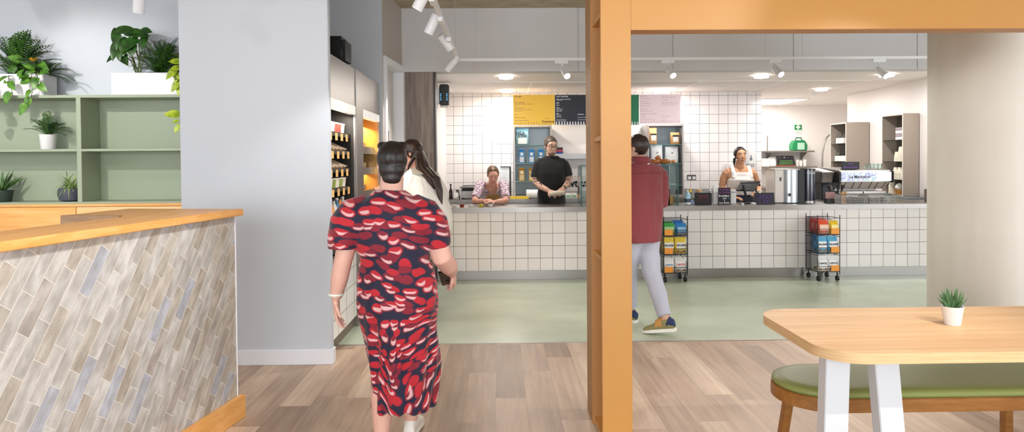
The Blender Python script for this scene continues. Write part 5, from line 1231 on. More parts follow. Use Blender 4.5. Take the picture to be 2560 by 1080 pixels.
for k, (px, lean) in enumerate(((2086, -.5), (2094, .25), (2098, .6))):
    c = on_counter(px, 8.86); m = MB(); m.tube([c, c + V((lean * .08, .03, .16))], [.02, .012], 10); m.tube([c + V((lean * .08, .03, .16)), c + V((lean * .12, .04, .22))], [.012, .026], 10)
    one(m, 'tamper', M['black'], ['black tamper handle nearest the pink card sign', 'black tamper handle in the middle of the three', 'black tamper handle nearest the wooden stirrers'][k], 'tool', c, 'black barista tools', smooth=True)
# wire baskets
def wire_basket(label, x0, x1, y0, y1, Yf, depth):
    X0, X1, Z0, Z1 = pr(x0, x1, y0, y1, Yf); Z1 = CT + (Z1 - Z0); Z0 = CT + .004
    r = thing('wire_basket', label, 'basket', ((X0 + X1) / 2, Yf + depth / 2, Z0), 'wire baskets on the counter')
    wires = MB(); W = .0022
    def rod(p, q): wires.tube([p, q], W, 5)
    n = int((X1 - X0) / .017); k_ = max(2, int((Z1 - Z0) / .02))
    for y in (Yf, Yf + depth):
        for i in range(n + 1): x = X0 + (X1 - X0) * i / n; rod((x, y, Z0), (x, y, Z1))
        for j in range(k_ + 1): z = Z0 + (Z1 - Z0) * j / k_; rod((X0, y, z), (X1, y, z))
    m2 = int(depth / .017)
    for x in (X0, X1):
        for i in range(m2 + 1): y = Yf + depth * i / m2; rod((x, y, Z0), (x, y, Z1))
        for j in range(k_ + 1): z = Z0 + (Z1 - Z0) * j / k_; rod((x, Yf, z), (x, Yf + depth, z))
    for i in range(n + 1): x = X0 + (X1 - X0) * i / n; rod((x, Yf, Z0), (x, Yf + depth, Z0))
    wires.build('wire_mesh', M['steel_dull'], r, smooth=True)
    m = MB(); m.tube([(X0, Yf, Z1), (X1, Yf, Z1), (X1, Yf + depth, Z1), (X0, Yf + depth, Z1), (X0, Yf, Z1)], .0045, 6); m.build('rim_wire', M['steel'], r, smooth=True)
    return r, X0, X1, Z0, Z1
r, a, b, c, d = wire_basket('wire basket holding wooden stirrers, near the black barista tools', 2102, 2170, 487, 509, 8.62, .24)
r2, a2, b2, c2, d2 = wire_basket('wire basket with a clear jar at its end, nearest the tall grey cabinet', 2173, 2241, 487, 509, 8.62, .24)
rnd = random.Random(9); wd = mat('pale_birch', '#c99a5e', .6)
for k in range(14):
    x = a + .045 + rnd.uniform(0, .07); y = 8.72 + rnd.uniform(-.03, .03)
    m = MB(); m.tube([(x, y, c + .004), (x + rnd.uniform(-.02, .025), y + .01, c + .145)], .0035, 5, True, .4)
    one(m, 'wooden_stirrer', wd, 'pale wooden stirrer standing in the wire basket', 'stirrer', (x, y, c + .004), 'wooden stirrers in the wire basket')
for k, (u, col, hh) in enumerate(((.42, '#33293a', .07), (.62, '#23262b', .075), (.82, '#2d3a3c', .07))):
    x = a + (b - a) * u; one(MB().box((x - .03, 8.66, c + .004), (x + .03, 8.8, c + hh)), 'sachet_pack', mat('pack_' + col[1:], col, .5), ['dark purple packet next to the wooden stirrers in the wire basket', 'near-black packet in the middle of the wire basket', 'dark teal packet at the far end of the stirrers basket'][k], 'packet', (x, 8.73, c + .004), bevel=.004)
for k, u in enumerate((.12, .3, .48, .64)):
    x = a2 + (b2 - a2) * u; cup = V((x, 8.73, c2 + .004)); cupstack('lid_stack', ['stack of dark lids at the stirrer end of the second wire basket', 'stack of grey lids second in the wire basket', 'stack of grey lids third in the wire basket', 'stack of dark lids next to the clear jar in the wire basket'][k], 'lid stacks in the wire basket', cup, .026, 4, mat('dark_lid', '#4b4541', .4) if k % 3 == 0 else mat('grey_lid', '#8b8580', .4), .008, .014)
c = V((b2 - .05, 8.73, c2 + .004)); r = thing('clear_jar', 'clear jar standing at the end of the second wire basket', 'jar', c); MB().lathe([(.032, 0), (.036, .008), (.036, .12), (.033, .12), (.032, .01)], c, 20).build('jar_body', M['glass'], r, smooth=True)
MB().lathe([(.028, .011), (.028, .075), (.001, .076)], c, 16).build('sachets', M['paper'], r, smooth=True)
c = V((at(2185, 480, Y=9.02).x, 9.02, CT + .001)); 
c = V((at(2158, 500, Y=8.98).x, 8.98, CT + .001)); r = thing('water_tap', 'small chrome tap behind the wire baskets', 'tap', c); m = MB(); m.tube([c, c + V((0, 0, .13)), c + V((0, -.02, .15))], .009, 10); m.tube([c + V((-.05, 0, .05)), c + V((.03, 0, .06))], .01, 10); m.build('tap_body', M['chrome'], r, smooth=True)
# wall cabinets on the right wall (open side faces into the kitchen)
def wallcab(label, ynear, yfar, xf, z0, z1, shelves):
    wx = 5.84 + (ynear - 8.62) * .33 / 3.38 - .012
    r = thing('open_wall_cabinet', label, 'cabinet', ((xf + wx) / 2, (ynear + yfar) / 2, z0), 'grey brown open cabinets'); t = .02
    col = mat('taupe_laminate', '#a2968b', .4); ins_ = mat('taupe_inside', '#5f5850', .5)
    MB().box((xf, ynear, z0), (wx, ynear + t, z1)).build('side_panel', col, r, bevel=.002); MB().box((xf, yfar - t, z0), (wx, yfar, z1)).build('side_panel', col, r, bevel=.002)
    MB().box((xf, ynear + t, z1 - t), (wx, yfar - t, z1)).build('top_panel', col, r); MB().box((xf, ynear + t, z0), (wx, yfar - t, z0 + t)).build('bottom_panel', col, r)
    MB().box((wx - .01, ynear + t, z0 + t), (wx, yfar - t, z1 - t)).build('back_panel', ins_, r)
    m = MB(); m.box((xf - .004, ynear, z0), (xf, ynear + t, z1)); m.box((xf - .004, yfar - t, z0), (xf, yfar, z1)); m.box((xf - .004, ynear + t, z1 - t), (xf, yfar - t, z1)); m.build('pale_edge', mat('pale_edge_band', '#d6cec5', .4), r)
    for z in shelves: MB().box((xf + .01, ynear + t, z - .008), (wx - .011, yfar - t, z)).build('glass_shelf', M['glass'], r)
    return wx
wA = wallcab('taupe open wall cabinet with jars, further back above the espresso machine', 11.10, 11.64, 5.69, 1.18, 2.07, [1.42, 1.72])
wB = wallcab('tall taupe open cabinet with paper cups nearest the concrete column', 9.52, 10.06, 5.69, CT + .03, 2.11, [1.17, 1.43, 1.74])
for k, (y, z) in enumerate(((11.34, 1.721), (11.48, 1.721), (11.26, 1.421), (11.39, 1.421), (11.52, 1.421))):
    c = V((5.76, y, z)); r = thing('glass_jar', ['clear jar with a white label on the upper shelf at its open front', 'clear jar with a white label further in on the upper shelf', 'clear jar nearest the front panel on the lower shelf of the jar cabinet', 'clear jar in the middle of the lower shelf of the jar cabinet', 'clear jar furthest along the lower shelf of the jar cabinet'][k], 'jar', c, 'labelled jars in the taupe wall cabinet')
    MB().lathe([(.042, 0), (.046, .008), (.046, .11), (.02, .15), (.02, .19)], c, 18).build('jar_body', M['glass'], r, smooth=True); MB().lathe([(.047, .01), (.047, .10)], c, 18, False).build('label_band', M['paper'], r, smooth=True)
rows = [(1.431, [(9.60, 7), (9.70, 8), (9.80, 4)], .05, 'upper middle shelf'), (1.171, [(9.60, 4), (9.71, 6), (9.82, 6), (9.92, 3)], .056, 'lower middle shelf'), (CT + .052, [(9.60, 3), (9.94, 7)], .05, 'bottom')]
for z, lst, r0, nm in rows:
    for k, (y, n) in enumerate(lst):
        ord_ = ['nearest the front panel', 'second from the front', 'third from the front', 'fourth from the front'][k]
        cupstack('cup_stack', 'stack of cream paper cups, %s of the tall cabinet, %s' % (nm, ord_), 'cup stacks in the tall taupe cabinet', V((5.78, y, z)), r0, n, M['cream'], .085, .018, True)
for k in range(4):
    one(MB().box((5.73, 9.62, 1.742 + k * .045), (5.85, 9.78, 1.742 + k * .045 + .042)), 'sleeve_pack', [M['paper'], mat('mauve_pack', '#9d8f96', .6)][k % 2], ['lowest', 'second lowest', 'second highest', 'topmost'][k] + ' flat pack stacked on the top shelf of the tall cabinet', 'packet', (5.79, 9.7, 1.742 + k * .045), 'flat packs on the top shelf of the tall cabinet', bevel=.003)
c = V((5.78, 9.76, CT + .051)); r = thing('bread_basket', 'wicker basket holding a white bag at the bottom of the tall cabinet', 'basket', c); MB().lathe([(.055, 0), (.07, .07), (.065, .07), (.052, .006)], c, 20).build('basket_body', mat('golden_wicker', '#b9853f', .7, bump=.6, bscale=90), r, smooth=True); MB().ell(c + V((0, 0, .1)), (.055, .06, .06)).build('white_bag', M['paper'], r, smooth=True)
r = one(MB().box((5.62, 9.3, CT + .001), (5.885, 10.1, CT + .028)), 'chopping_board', mat('slate_blue_board', '#7d858c', .4), 'flat slate blue board under the tall taupe cabinet', 'board', (5.75, 9.7, CT), bevel=.004)
one(MB().box((5.5, 9.125, 0), (5.86, 11.7, CT)), 'side_counter', M['steel_dull'], 'steel side counter under the taupe cabinets', 'counter', (5.7, 10.4, 0), bevel=.003)
one(MB().box((5.66, 8.86, CT + .001), (5.80, 9.0, CT + .16)), 'card_box', mat('dark_taupe_box', '#5d544e', .5), 'small dark box beside the concrete column on the counter', 'box', (5.73, 8.93, CT), bevel=.004)
r = thing('machine_bench', 'steel bench carrying the espresso machine', 'counter', (4.9, 9.55, 0)); MB().box((4.2, 9.125, .84), (5.495, 9.95, CT)).build('steel_top', M['steel'], r, bevel=.003); MB().box((4.25, 9.17, 0), (5.45, 9.9, .84)).build('body', M['steel_dull'], r)

# ================================================================== snack racks
def snack_rack(label, loc, rot, tiers, wide, deep, H=.80):
    """three stacked wire baskets on castors; front faces local -y"""
    Mx = Matrix.Translation(V(loc)) @ Matrix.Rotation(rot, 4, 'Z')
    T = lambda x, y, z: Mx @ V((x, y, z))
    r = thing('snack_rack', label, 'rack', loc, 'wire snack racks on castors')
    hx, hy = wide / 2, deep / 2; blk = mat('black_wire', '#17181a', .4, .3)
    m = MB()
    for sx in (-1, 1):
        for sy in (-1, 1): m.tube([T(sx * hx, sy * hy, .075), T(sx * hx, sy * hy, H)], .005, 6)
    m.build('corner_posts', blk, r, smooth=True)
    zt = [.11, .335, .56]
    for k, z in enumerate(zt):
        w = MB(); h = .13 if k < 2 else .24; W = .0022
        def rod(p, q, r_=W): w.tube([T(*p), T(*q)], r_, 5)
        n = int(wide / .022); nd = int(deep / .022)
        for i in range(n + 1):
            x = -hx + wide * i / n; rod((x, -hy, z), (x, hy, z)); rod((x, hy, z), (x, hy, z + .2)); rod((x, -hy, z), (x, -hy, z + .07))
        for i in range(nd + 1):
            y = -hy + deep * i / nd; rod((-hx, y, z), (-hx, y, z + .2)); rod((hx, y, z), (hx, y, z + .2 * (.6 + .4 * i / nd)))
        for p, q in (((-hx, -hy), (hx, -hy)), ((hx, -hy), (hx, hy)), ((hx, hy), (-hx, hy)), ((-hx, hy), (-hx, -hy))):
            rod((*p, z), (*q, z), .004)
        rod((-hx, hy, z + .2), (hx, hy, z + .2), .004); rod((-hx, -hy, z + .07), (hx, -hy, z + .07), .004)
        for sx in (-1, 1): rod((sx * hx, -hy, z + .2), (sx * hx, hy, z + .2), .004)
        w.build('wire_basket', blk, r, smooth=True)
    for sx in (-1, 1):
        for sy in (-1, 1):
            x, y = sx * (hx - .02), sy * (hy - .02)
            fk = MB().tube([T(x, y, .10), T(x, y, .05)], .010, 8).build('castor', M['black'], r, smooth=True)
            q = MB(); q.tube([T(x - .014, y, .031), T(x + .014, y, .031)], .030, 18); q.build('wheel', M['black'], fk, smooth=True)
    org = mat('orange_price_ticket', '#f09a34', .5)
    for k, (sd) in enumerate(tiers[0]['ticket']):
        z = zt[k] + .03; m = MB(); u = sd * (hx - .06)
        m.prism([T(u - .05, -hy - .006, z - .02), T(u + .05, -hy - .006, z - .02), T(u + .05, -hy - .006, z + .05), T(u - .05, -hy - .006, z + .05)], (Mx.to_3x3() @ V((0, .003, 0)))); m.build('price_ticket', org, r)
    for k, tier in enumerate(tiers):
        z = zt[k] + .006
        for (lab, grp, cx, cy, w_, h, d, c1, c2, words, tilt) in tier['bags']:
            o = thing('snack_bag', lab, 'snack bag', T(cx, cy, z), grp)
            mb = MB(); bag(mb, cx - w_ / 2, cx + w_ / 2, 0, 0, h, d)
            A_ = Mx @ Matrix.Translation((0, cy, z)) @ Matrix.Translation((cx, 0, 0)) @ Matrix.Rotation(tilt, 4, 'X') @ Matrix.Translation((-cx, 0, 0))
            mb.v = [tuple(A_ @ V(p)) for p in mb.v]; mb.build('pouch', c1, o, smooth=True)
            pm = MB(); pm.box((cx - w_ * .38, -d / 2 - .003, h * .28), (cx + w_ * .38, -d / 2 + .012, h * .68)); pm.v = [tuple(A_ @ V(p)) for p in pm.v]; pm.build('printed_panel', c2, o)
            for wd_, s, v, ic in words:
                R3 = A_.to_3x3()
                text(wd_, s, ic, o, A_ @ V((cx, -d / 2 - .0045, h * v)), xdir=R3 @ V((1, 0, 0)), up=R3 @ V((0, 0, 1)), align='CENTER', bold=.0012)
            pm = MB(); pm.box((cx - w_ * .42, -d / 2 * .9 - .001, h * .06), (cx + w_ * .42, -d / 2 * .7, h * .2)); pm.v = [tuple(A_ @ V(p)) for p in pm.v]; pm.build('printed_band', mat('multicolour_band', '#8d6a4a', .5, var=.6, vscale=60), o)
    return r
C_ = lambda n, c, **k: mat('pack_' + n, c, .38, **k)
navy_i = mat('navy_ink', '#27304f', .5); red_i = mat('red_ink', '#c2474a', .5); blu_i = mat('blue_ink', '#4f86b0', .5)
W_ = C_('white', '#e9e8e4')
def bags(lab, grp, xs, cy, w_, h, d, c1, c2, words, tilts=None):
    out = []
    for j, x in enumerate(xs): out.append((lab[j], grp, x, cy + (0 if j % 2 == 0 else .004), w_, h, d, c1, c2, words, -.12))
    return out
RK1 = [
 {'ticket': [-1, -1, -1], 'bags': bags(['white bag with blue lettering at the bottom of the rack beside the man in red', 'white bag with red lettering at the bottom of the rack beside the man in red'], 'white bags in the bottom basket, first rack', (-.075, .075), -.09, .135, .175, .06, W_, C_('white_panel', '#f4f2ee'), [('LENTIL', .032, .46, blu_i)]) +
   bags(['white bag behind the blue lettered bag in the rack beside the man in red', 'white bag behind the red lettered bag in the rack beside the man in red'], 'spare white bags, first rack', (-.07, .07), .03, .135, .175, .07, W_, C_('white_panel', '#f4f2ee'), [])},
 {'ticket': [], 'bags': bags(['yellow popcorn bag in the middle basket on the side of the man in red', 'yellow popcorn bag in the middle basket away from the man in red'], 'yellow bags in the middle basket', (-.075, .075), -.09, .14, .2, .06, C_('yellow', '#efd24e'), W_, [('PROPER', .032, .45, navy_i)]) +
   bags(['yellow bag behind the popcorn bag on the side of the man in red', 'yellow bag behind the popcorn bag away from the man in red'], 'spare yellow bags', (-.07, .07), .03, .14, .19, .07, C_('dull_yellow', '#c9a83e'), W_, [])},
 {'ticket': [], 'bags': [('green snack bag in the top basket of the rack beside the man in red', None, -.07, -.08, .15, .15, .06, C_('green', '#3f9a4a'), C_('pale_green', '#a9d28f'), [], -.12), ('blue snack bag in the top basket of the rack beside the man in red', None, .085, -.08, .13, .145, .06, C_('blue', '#2f7fc0'), C_('pale_blue', '#8fc0e2'), [], -.12), ('dark green snack bag at the back of the top basket', None, -.06, .04, .14, .16, .07, C_('dark_green', '#2d7540'), C_('pale_green', '#a9d28f'), [], -.05), ('deep blue snack bag at the back of the top basket', None, .08, .04, .13, .17, .07, C_('deep_blue', '#1f62ad'), C_('pale_blue', '#8fc0e2'), [], -.05)]}]
RK1[0]['bags'][1] = RK1[0]['bags'][1][:9] + ([('LENTIL', .034, .46, red_i)],) + RK1[0]['bags'][1][10:]
RK2 = [
 {'ticket': [1, 1, 1], 'bags': bags(['white bag with red lettering in the bottom basket of the rack nearer the column', 'white bag with grey lettering in the bottom basket of the rack nearer the column'], 'white bags in the bottom basket, second rack', (-.065, .065), -.12, .13, .185, .06, W_, C_('white_panel', '#f4f2ee'), [('LENTIL', .032, .46, navy_i)]) +
   bags(['spare white bag at the back left of the bottom basket, second rack', 'spare white bag at the back right of the bottom basket, second rack'], 'spare white bags, second rack', (-.06, .06), .02, .13, .18, .07, W_, C_('white_panel', '#f4f2ee'), [])},
 {'ticket': [], 'bags': bags(['pale blue popcorn bag in the middle basket away from the ticket', 'pale blue popcorn bag in the middle basket above the ticket'], 'blue bags in the middle basket', (-.07, .065), -.12, .13, .2, .06, C_('sky', '#5aa9d2'), W_, [('PROPER', .03, .45, navy_i)]) +
   bags(['pale blue bag behind, at the tiled counter side, first', 'pale blue bag behind, at the tiled counter side, second'], 'spare blue bags', (-.06, .06), .0, .13, .19, .07, C_('sky_deep', '#3f86b8'), C_('pale_blue', '#8fc0e2'), []) + bags(['blue bag at the very back of the middle basket'], None, (0,), .12, .14, .19, .07, C_('sky_deep', '#3f86b8'), C_('pale_blue', '#8fc0e2'), [])},
 {'ticket': [], 'bags': [('orange red crisp bag in the top basket of the rack nearer the column', None, -.055, -.12, .14, .17, .06, C_('orange_red', '#d9502e'), C_('pale_peach', '#e8c3a8'), [], -.12), ('yellow crisp bag in the top basket of the rack nearer the column', None, .08, -.12, .11, .165, .06, C_('bright_yellow', '#e3c22c'), C_('pale_yellow', '#efe08a'), [], -.12), ('deep red crisp bag in the middle of the top basket', None, -.03, .0, .16, .175, .07, C_('deep_red', '#b8272c'), C_('pale_peach', '#e8c3a8'), [], -.05), ('deep red crisp bag at the back of the top basket', None, -.03, .11, .16, .18, .07, C_('deep_red', '#b8272c'), C_('pale_peach', '#e8c3a8'), [], -.05)]}]
snack_rack('wire snack rack with yellow popcorn bags, beside the man in the red shirt', (2.115, 8.325, 0), R(3), RK1, .29, .25)
snack_rack('wire snack rack with red and pale blue bags, nearer the concrete column', (3.97, 8.315, 0), R(2), RK2, .275, .29)
# ================================================================== people
def skinmat(name, c):
    if name in _MC: return _MC[name]
    nt = NT(name); n = nt.noise(nt.obj(), 14, 3)
    k = nt.n('HueSaturation'); k.inputs['Color'].default_value = rgba(c)
    nt.l(nt.math('ADD', .9, nt.math('MULTIPLY', n, .2)), k.inputs['Value']); nt.color(k.outputs[0]); nt.rough(.5)
    nt.b.inputs['Subsurface Weight'].default_value = .08; nt.b.inputs['Subsurface Radius'].default_value = (.02, .008, .004)
    _MC[name] = nt.m; return nt.m
def hairmat(name, c1, c2):
    if name in _MC: return _MC[name]
    nt = NT(name); n = nt.noise(nt.mapv(nt.obj(), (90, 90, 7)), 1.0, 3, .6)
    nt.color(nt.ramp(n, [(.35, c1), (.65, c2)])); nt.rough(.42); nt.bump(n, .5, .006)
    _MC[name] = nt.m; return nt.m
def cloth(name, c, rough=.8, var=.06, folds=.35, scale=9):
    if name in _MC: return _MC[name]
    nt = NT(name); n = nt.noise(nt.mapv(nt.obj(), (1, 1, .45)), scale, 3, .5)
    k = nt.n('HueSaturation'); k.inputs['Color'].default_value = rgba(c)
    nt.l(nt.math('ADD', 1 - var, nt.math('MULTIPLY', n, 2 * var)), k.inputs['Value']); nt.color(k.outputs[0]); nt.rough(rough)
    nt.bump(n, folds, .03); nt.b.inputs['Sheen Weight'].default_value = .15
    _MC[name] = nt.m; return nt.m
def ring(c, hw, hd, tilt=0, n=22, sq=.85):
    out = []
    for k in range(n):
        a = 2 * math.pi * k / n; ca_, sa_ = math.cos(a), math.sin(a)
        x = hw * math.copysign(abs(ca_) ** sq, ca_); y = hd * math.copysign(abs(sa_) ** sq, sa_)
        out.append(V((c[0] + x, c[1] + y * math.cos(tilt), c[2] + y * math.sin(tilt))))
    return out
def torso(mb, secs, grow=0):
    mb.loft([ring(s[:3], s[3] + grow, s[4] + grow, s[5] if len(s) > 5 else 0) for s in secs]); return mb
def hand(mb, w, d, pn, curl=.5, s=1.0, thumb=1, spread=.0):
    """w wrist, d direction of the fingers, pn where the palm faces, thumb: +1/-1 side"""
    w = V(w); d = V(d).normalized(); pn = V(pn); pn = (pn - d * pn.dot(d)).normalized(); sd = d.cross(pn) * thumb
    def pr_(t, hw, hd): return [w + d * t * s + sd * math.cos(a) * hw * s + pn * math.sin(a) * hd * s for a in [2 * math.pi * k / 14 for k in range(14)]]
    mb.loft([pr_(-.012, .025, .020), pr_(.015, .029, .018), (pr_(.05, .038, .016)), pr_(.085, .040, .014), pr_(.095, .036, .010)])
    for i, (off, L_) in enumerate(((.030, .068), (.010, .078), (-.011, .072), (-.030, .056))):
        p = w + (d * .086 + sd * off) * s; dd = (d + sd * off * 2.2 * (1 + spread)).normalized(); pts = [p - dd * .01 * s, p]; c = curl * (.8 + .12 * i)
        for seg in (.46, .32, .22):
            dd = (Matrix.Rotation(c if seg != .46 else c * .7, 3, d.cross(pn).normalized()) @ dd); pts.append(pts[-1] + dd * L_ * seg * s)
        mb.tube(pts, [.0088 * s, .0092 * s, .0085 * s, .0078 * s, .006 * s], 10)
    p = w + (d * .022 + sd * .026) * s; dd = (d * .62 + sd * .72 + pn * .35).normalized()
    mb.tube([p - sd * .012 * s, p + dd * .02 * s, p + dd * .045 * s + d * .006 * s, p + dd * .06 * s + d * .024 * s + pn * .006 * s], [.012 * s, .0115 * s, .0095 * s, .007 * s], 10)
def limb(mb, pts, rad, n=14): mb.tube(pts, rad, n)
class Person:
    def __init__(s, label, loc, yaw, skin):
        s.r = thing('person', label, 'person', loc); s.M = Matrix.Translation(V(loc)) @ Matrix.Rotation(yaw, 4, 'Z'); s.skin = skin; s.loc = V(loc)
    def xf(s, mb): mb.v = [tuple(s.M @ V(p)) for p in mb.v]; return mb
    def w(s, p): return s.M @ V(p)
    def fuse(s, mb, name, m, voxel=.006, smooth=4, **k): return fuse(s.xf(mb), name, m, s.r, voxel, smooth, **k)
    def part(s, mb, name, m, parent=None, smooth=True, **k): return s.xf(mb).build(name, m, parent or s.r, smooth=smooth, **k)
    def headM(s, c, yaw=0, pitch=0, roll=0, k=1.0):
        return Matrix.Translation(V(c)) @ Matrix.Rotation(yaw, 4, 'Z') @ Matrix.Rotation(pitch, 4, 'X') @ Matrix.Rotation(roll, 4, 'Y') @ Matrix.Scale(k, 4)
def head_prims(mb, H, nose=1.0, jaw=1.0):
    t = MB()
    t.ell((0, -.014, .03), (.073, .093, .086), n=20, k=14)
    t.loft([ring((0, y, z), hw * (jaw if z < -.05 else 1), hd) for z, y, hw, hd in ((.075, .015, .05, .055), (.045, .022, .066, .062), (.012, .026, .067, .062), (-.025, .031, .064, .058), (-.06, .036, .055, .052), (-.09, .043, .042, .042), (-.113, .05, .022, .025))])
    t.tube([(0, .082, .03), (0, .09, .01), (0, .101 + .004 * nose, -.018), (0, .096, -.03)], [.007, .009, .012, .008], 10)
    for sx in (-1, 1):
        t.ell((sx * .012, .09, -.027), (.008, .009, .007))
        t.ell((sx * .074, -.006, -.004), (.008, .017, .03))
        t.tube([(sx * .012, .082, .036), (sx * .034, .081, .041), (sx * .052, .066, .036)], [.007, .008, .007], 8)
        t.ell((sx * .036, .066, -.018), (.022, .02, .018))
    t.ell((0, .082, -.062), (.021, .012, .011)); t.ell((0, .071, -.098), (.016, .015, .013))
    mb.add([H @ V(p) for p in t.v], t.f)
def face_parts(P, H, iris='#3a2a20', brow='#3a2a20', lip='#b5655a', closed=False):
    eye_w = mat('eye_white', '#e9e4de', .25); ir = mat('iris_' + iris[1:], iris, .2); bw = mat('brow_' + brow[1:], brow, .7); lp = mat('lip_' + lip[1:], lip, .45)
    for sx in (-1, 1):
        m = MB(); m.ell(H @ V((sx * .031, .0835, .0155)), (.0118, .0055, .0052), H.to_3x3())
        e = P.part(m, 'eye', eye_w if not closed else P.skin)
        m = MB(); m.ell(H @ V((sx * .031, .0868, .0158)), (.0056, .0032, .0052), H.to_3x3()) if not closed else m.tube([H @ V((sx * .021, .087, .011)), H @ V((sx * .031, .09, .009)), H @ V((sx * .042, .084, .011))], .0017, 6)
        P.part(m, 'iris' if not closed else 'eyelashes', ir if not closed else bw, e)
        m = MB(); m.tube([H @ V((sx * .014, .0885, .04)), H @ V((sx * .034, .0885, .0465)), H @ V((sx * .053, .073, .039))], [.0028, .0036, .002], 8); P.part(m, 'eyebrow', bw)
    m = MB(); m.tube([H @ V((-.022, .087, -.062)), H @ V((-.008, .0945, -.0585)), H @ V((0, .0945, -.0605)), H @ V((.008, .0945, -.0585)), H @ V((.022, .087, -.062))], [.0015, .0038, .0036, .0038, .0015], 8)
    m.tube([H @ V((-.018, .088, -.065)), H @ V((0, .0945, -.0685)), H @ V((.018, .088, -.065))], [.0015, .0048, .0015], 8); P.part(m, 'lips', lp)
def hair_cap(mb, H, grow=.012, front=.052, low=-.055, hairline=.075, side=.2, seed=1, rough=.004):
    """scalp cap; where the face is, the surface dives below the skin"""
    t = MB(); t.ell((0, -.016, .032), (.073 + grow, .093 + grow, .086 + grow), n=36, k=26)
    out = []
    for p in t.v:
        p = V(p); nz = mnoise.noise(V((p.x * 40, p.y * 40, p.z * 9 + seed)))
        lim_y = front - max(0, (.05 - p.z)) * side
        face = p.y > lim_y and p.z < hairline - abs(p.x) * .25
        under = p.z < low
        if face or under:
            c = V((0, -.016, .032)); p = c + (p - c) * .62
        else: p = p + (p - V((0, -.016, .03))).normalized() * nz * rough
        out.append(H @ p)
    mb.add(out, t.f)
def strands(mb, P_list, wid, thick, n=14, seed=0):
    """a flattened lock of hair through points, wid per point"""
    mb.tube(P_list, wid, n, True, thick)
def foot(mb, a, d, L_=.24, s=1.0, h=.075):
    """a: ankle joint above the floor; foot points along d"""
    a = V(a); d = V(d); d = d.normalized(); sd = V((d.y, -d.x, 0)).normalized(); up = sd.cross(d); up = up if up.z > 0 else -up
    def rg(t, hw, z0, z1): c = a + d * t * s + up * ((z0 + z1) / 2 - .08) * s; return [c + sd * math.cos(k) * hw * s + up * math.sin(k) * (z1 - z0) / 2 * s for k in [2 * math.pi * q / 14 for q in range(14)]]
    mb.loft([rg(-.062, .014, .012, .04), rg(-.055, .028, .0, .07), rg(-.02, .036, .0, .105), (rg(.03, .038, .0, .098)), rg(.08, .043, .0, .068), rg(.13, .047, .0, .05), rg(.165, .04, .002, .04), rg(.182, .02, .008, .028)])

SK_PALE = skinmat('skin_pale', '#dcae9d'); SK_MAN = skinmat('skin_light', '#c99f88'); SK_OLIVE = skinmat('skin_olive', '#bd8a66'); SK_FAIR = skinmat('skin_fair', '#cf9a84')
HB = hairmat('dark_brown_hair', '#0e0a09', '#221714')

# ---- the woman in the patterned dress, walking away from the camera
def dress_mat():
    nt = NT('petal_print_fabric')
    u = nt.uv()
    wob = nt.n('TexNoise'); wob.inputs['Scale'].default_value = 5; nt.l(u, wob.inputs['Vector'])
    sh_ = nt.n('VectorMath', operation='SCALE'); nt.l(wob.outputs['Color'], sh_.inputs[0]); sh_.inputs['Scale'].default_value = .10
    ad = nt.n('VectorMath', operation='ADD'); nt.l(u, ad.inputs[0]); nt.l(sh_.outputs[0], ad.inputs[1])
    v = nt.mapv(ad.outputs[0], (13.5, 23.0, 1))
    vo = nt.n('TexVoronoi', voronoi_dimensions='2D'); vo.inputs['Scale'].default_value = 1; vo.inputs['Randomness'].default_value = .9; nt.l(v, vo.inputs['Vector'])
    dl = nt.n('VectorMath', operation='SUBTRACT'); nt.l(v, dl.inputs[0]); nt.l(vo.outputs['Position'], dl.inputs[1])
    sx = nt.n('SeparateXYZ'); nt.l(dl.outputs[0], sx.inputs[0]); sc_ = nt.n('SeparateColor'); nt.l(vo.outputs['Color'], sc_.inputs[0])
    x, y = sx.outputs[0], sx.outputs[1]
    def ellip(ax, ay, oy):
        a = nt.math('DIVIDE', x, ax); b = nt.math('DIVIDE', nt.math('SUBTRACT', y, oy), ay)
        return nt.math('ADD', nt.math('MULTIPLY', a, a), nt.math('MULTIPLY', b, b))
    def soft(d, lo, hi):
        mr = nt.n('MapRange', interpolation_type='SMOOTHSTEP'); nt.l(d, mr.inputs[0]); mr.inputs[1].default_value = lo; mr.inputs[2].default_value = hi; mr.inputs[3].default_value = 1; mr.inputs[4].default_value = 0; return mr.outputs[0]
    red = soft(ellip(.58, .47, 0), .6, 1.15)
    inner = soft(ellip(.44, .36, -.02), .5, 1.15)
    cut = soft(ellip(.46, .25, .21), .6, 1.2)
    wh = nt.math('MULTIPLY', inner, nt.math('SUBTRACT', 1.0, cut))
    wh = nt.math('MULTIPLY', wh, nt.math('GREATER_THAN', sc_.outputs[0], .42))
    c = nt.mix(red, rgba('#131130'), nt.mix(nt.math('GREATER_THAN', sc_.outputs[1], .6), rgba('#b51526'), rgba('#821128')))
    nt.color(nt.mix(nt.math('MULTIPLY', wh, .92), c, rgba('#dcb3b3'))); nt.rough(.75)
    nt.bump(nt.noise(nt.mapv(nt.obj(), (1, 1, .4)), 16, 3), .25, .02); nt.b.inputs['Sheen Weight'].default_value = .2
    return nt.m
P = Person('woman walking away in a navy, red and white patterned midi dress, holding a phone', (-.56, 3.5, 0), 0, SK_PALE)
b = MB(); H = P.headM((.005, .055, 1.478), R(4), R(-10), 0, .97)
head_prims(b, H)
limb(b, [(0, .005, 1.26), (.002, .015, 1.33), (.005, .04, 1.42)], [.075, .062, .06])
torso(b, [(0, 0, 1.33, .075, .065), (0, -.005, 1.28, .15, .085), (0, 0, 1.22, .185, .1), (.01, .01, 1.1, .175, .12), (.02, .01, .98, .165, .115), (.03, 0, .86, .18, .125), (.03, 0, .76, .175, .12), (.03, 0, .7, .15, .1)])
limb(b, [(-.165, 0, 1.255), (-.2, -.01, 1.16), (-.237, -.02, 1.0), (-.262, -.005, .9), (-.285, .01, .80)], [.062, .058, .047, .045, .031])
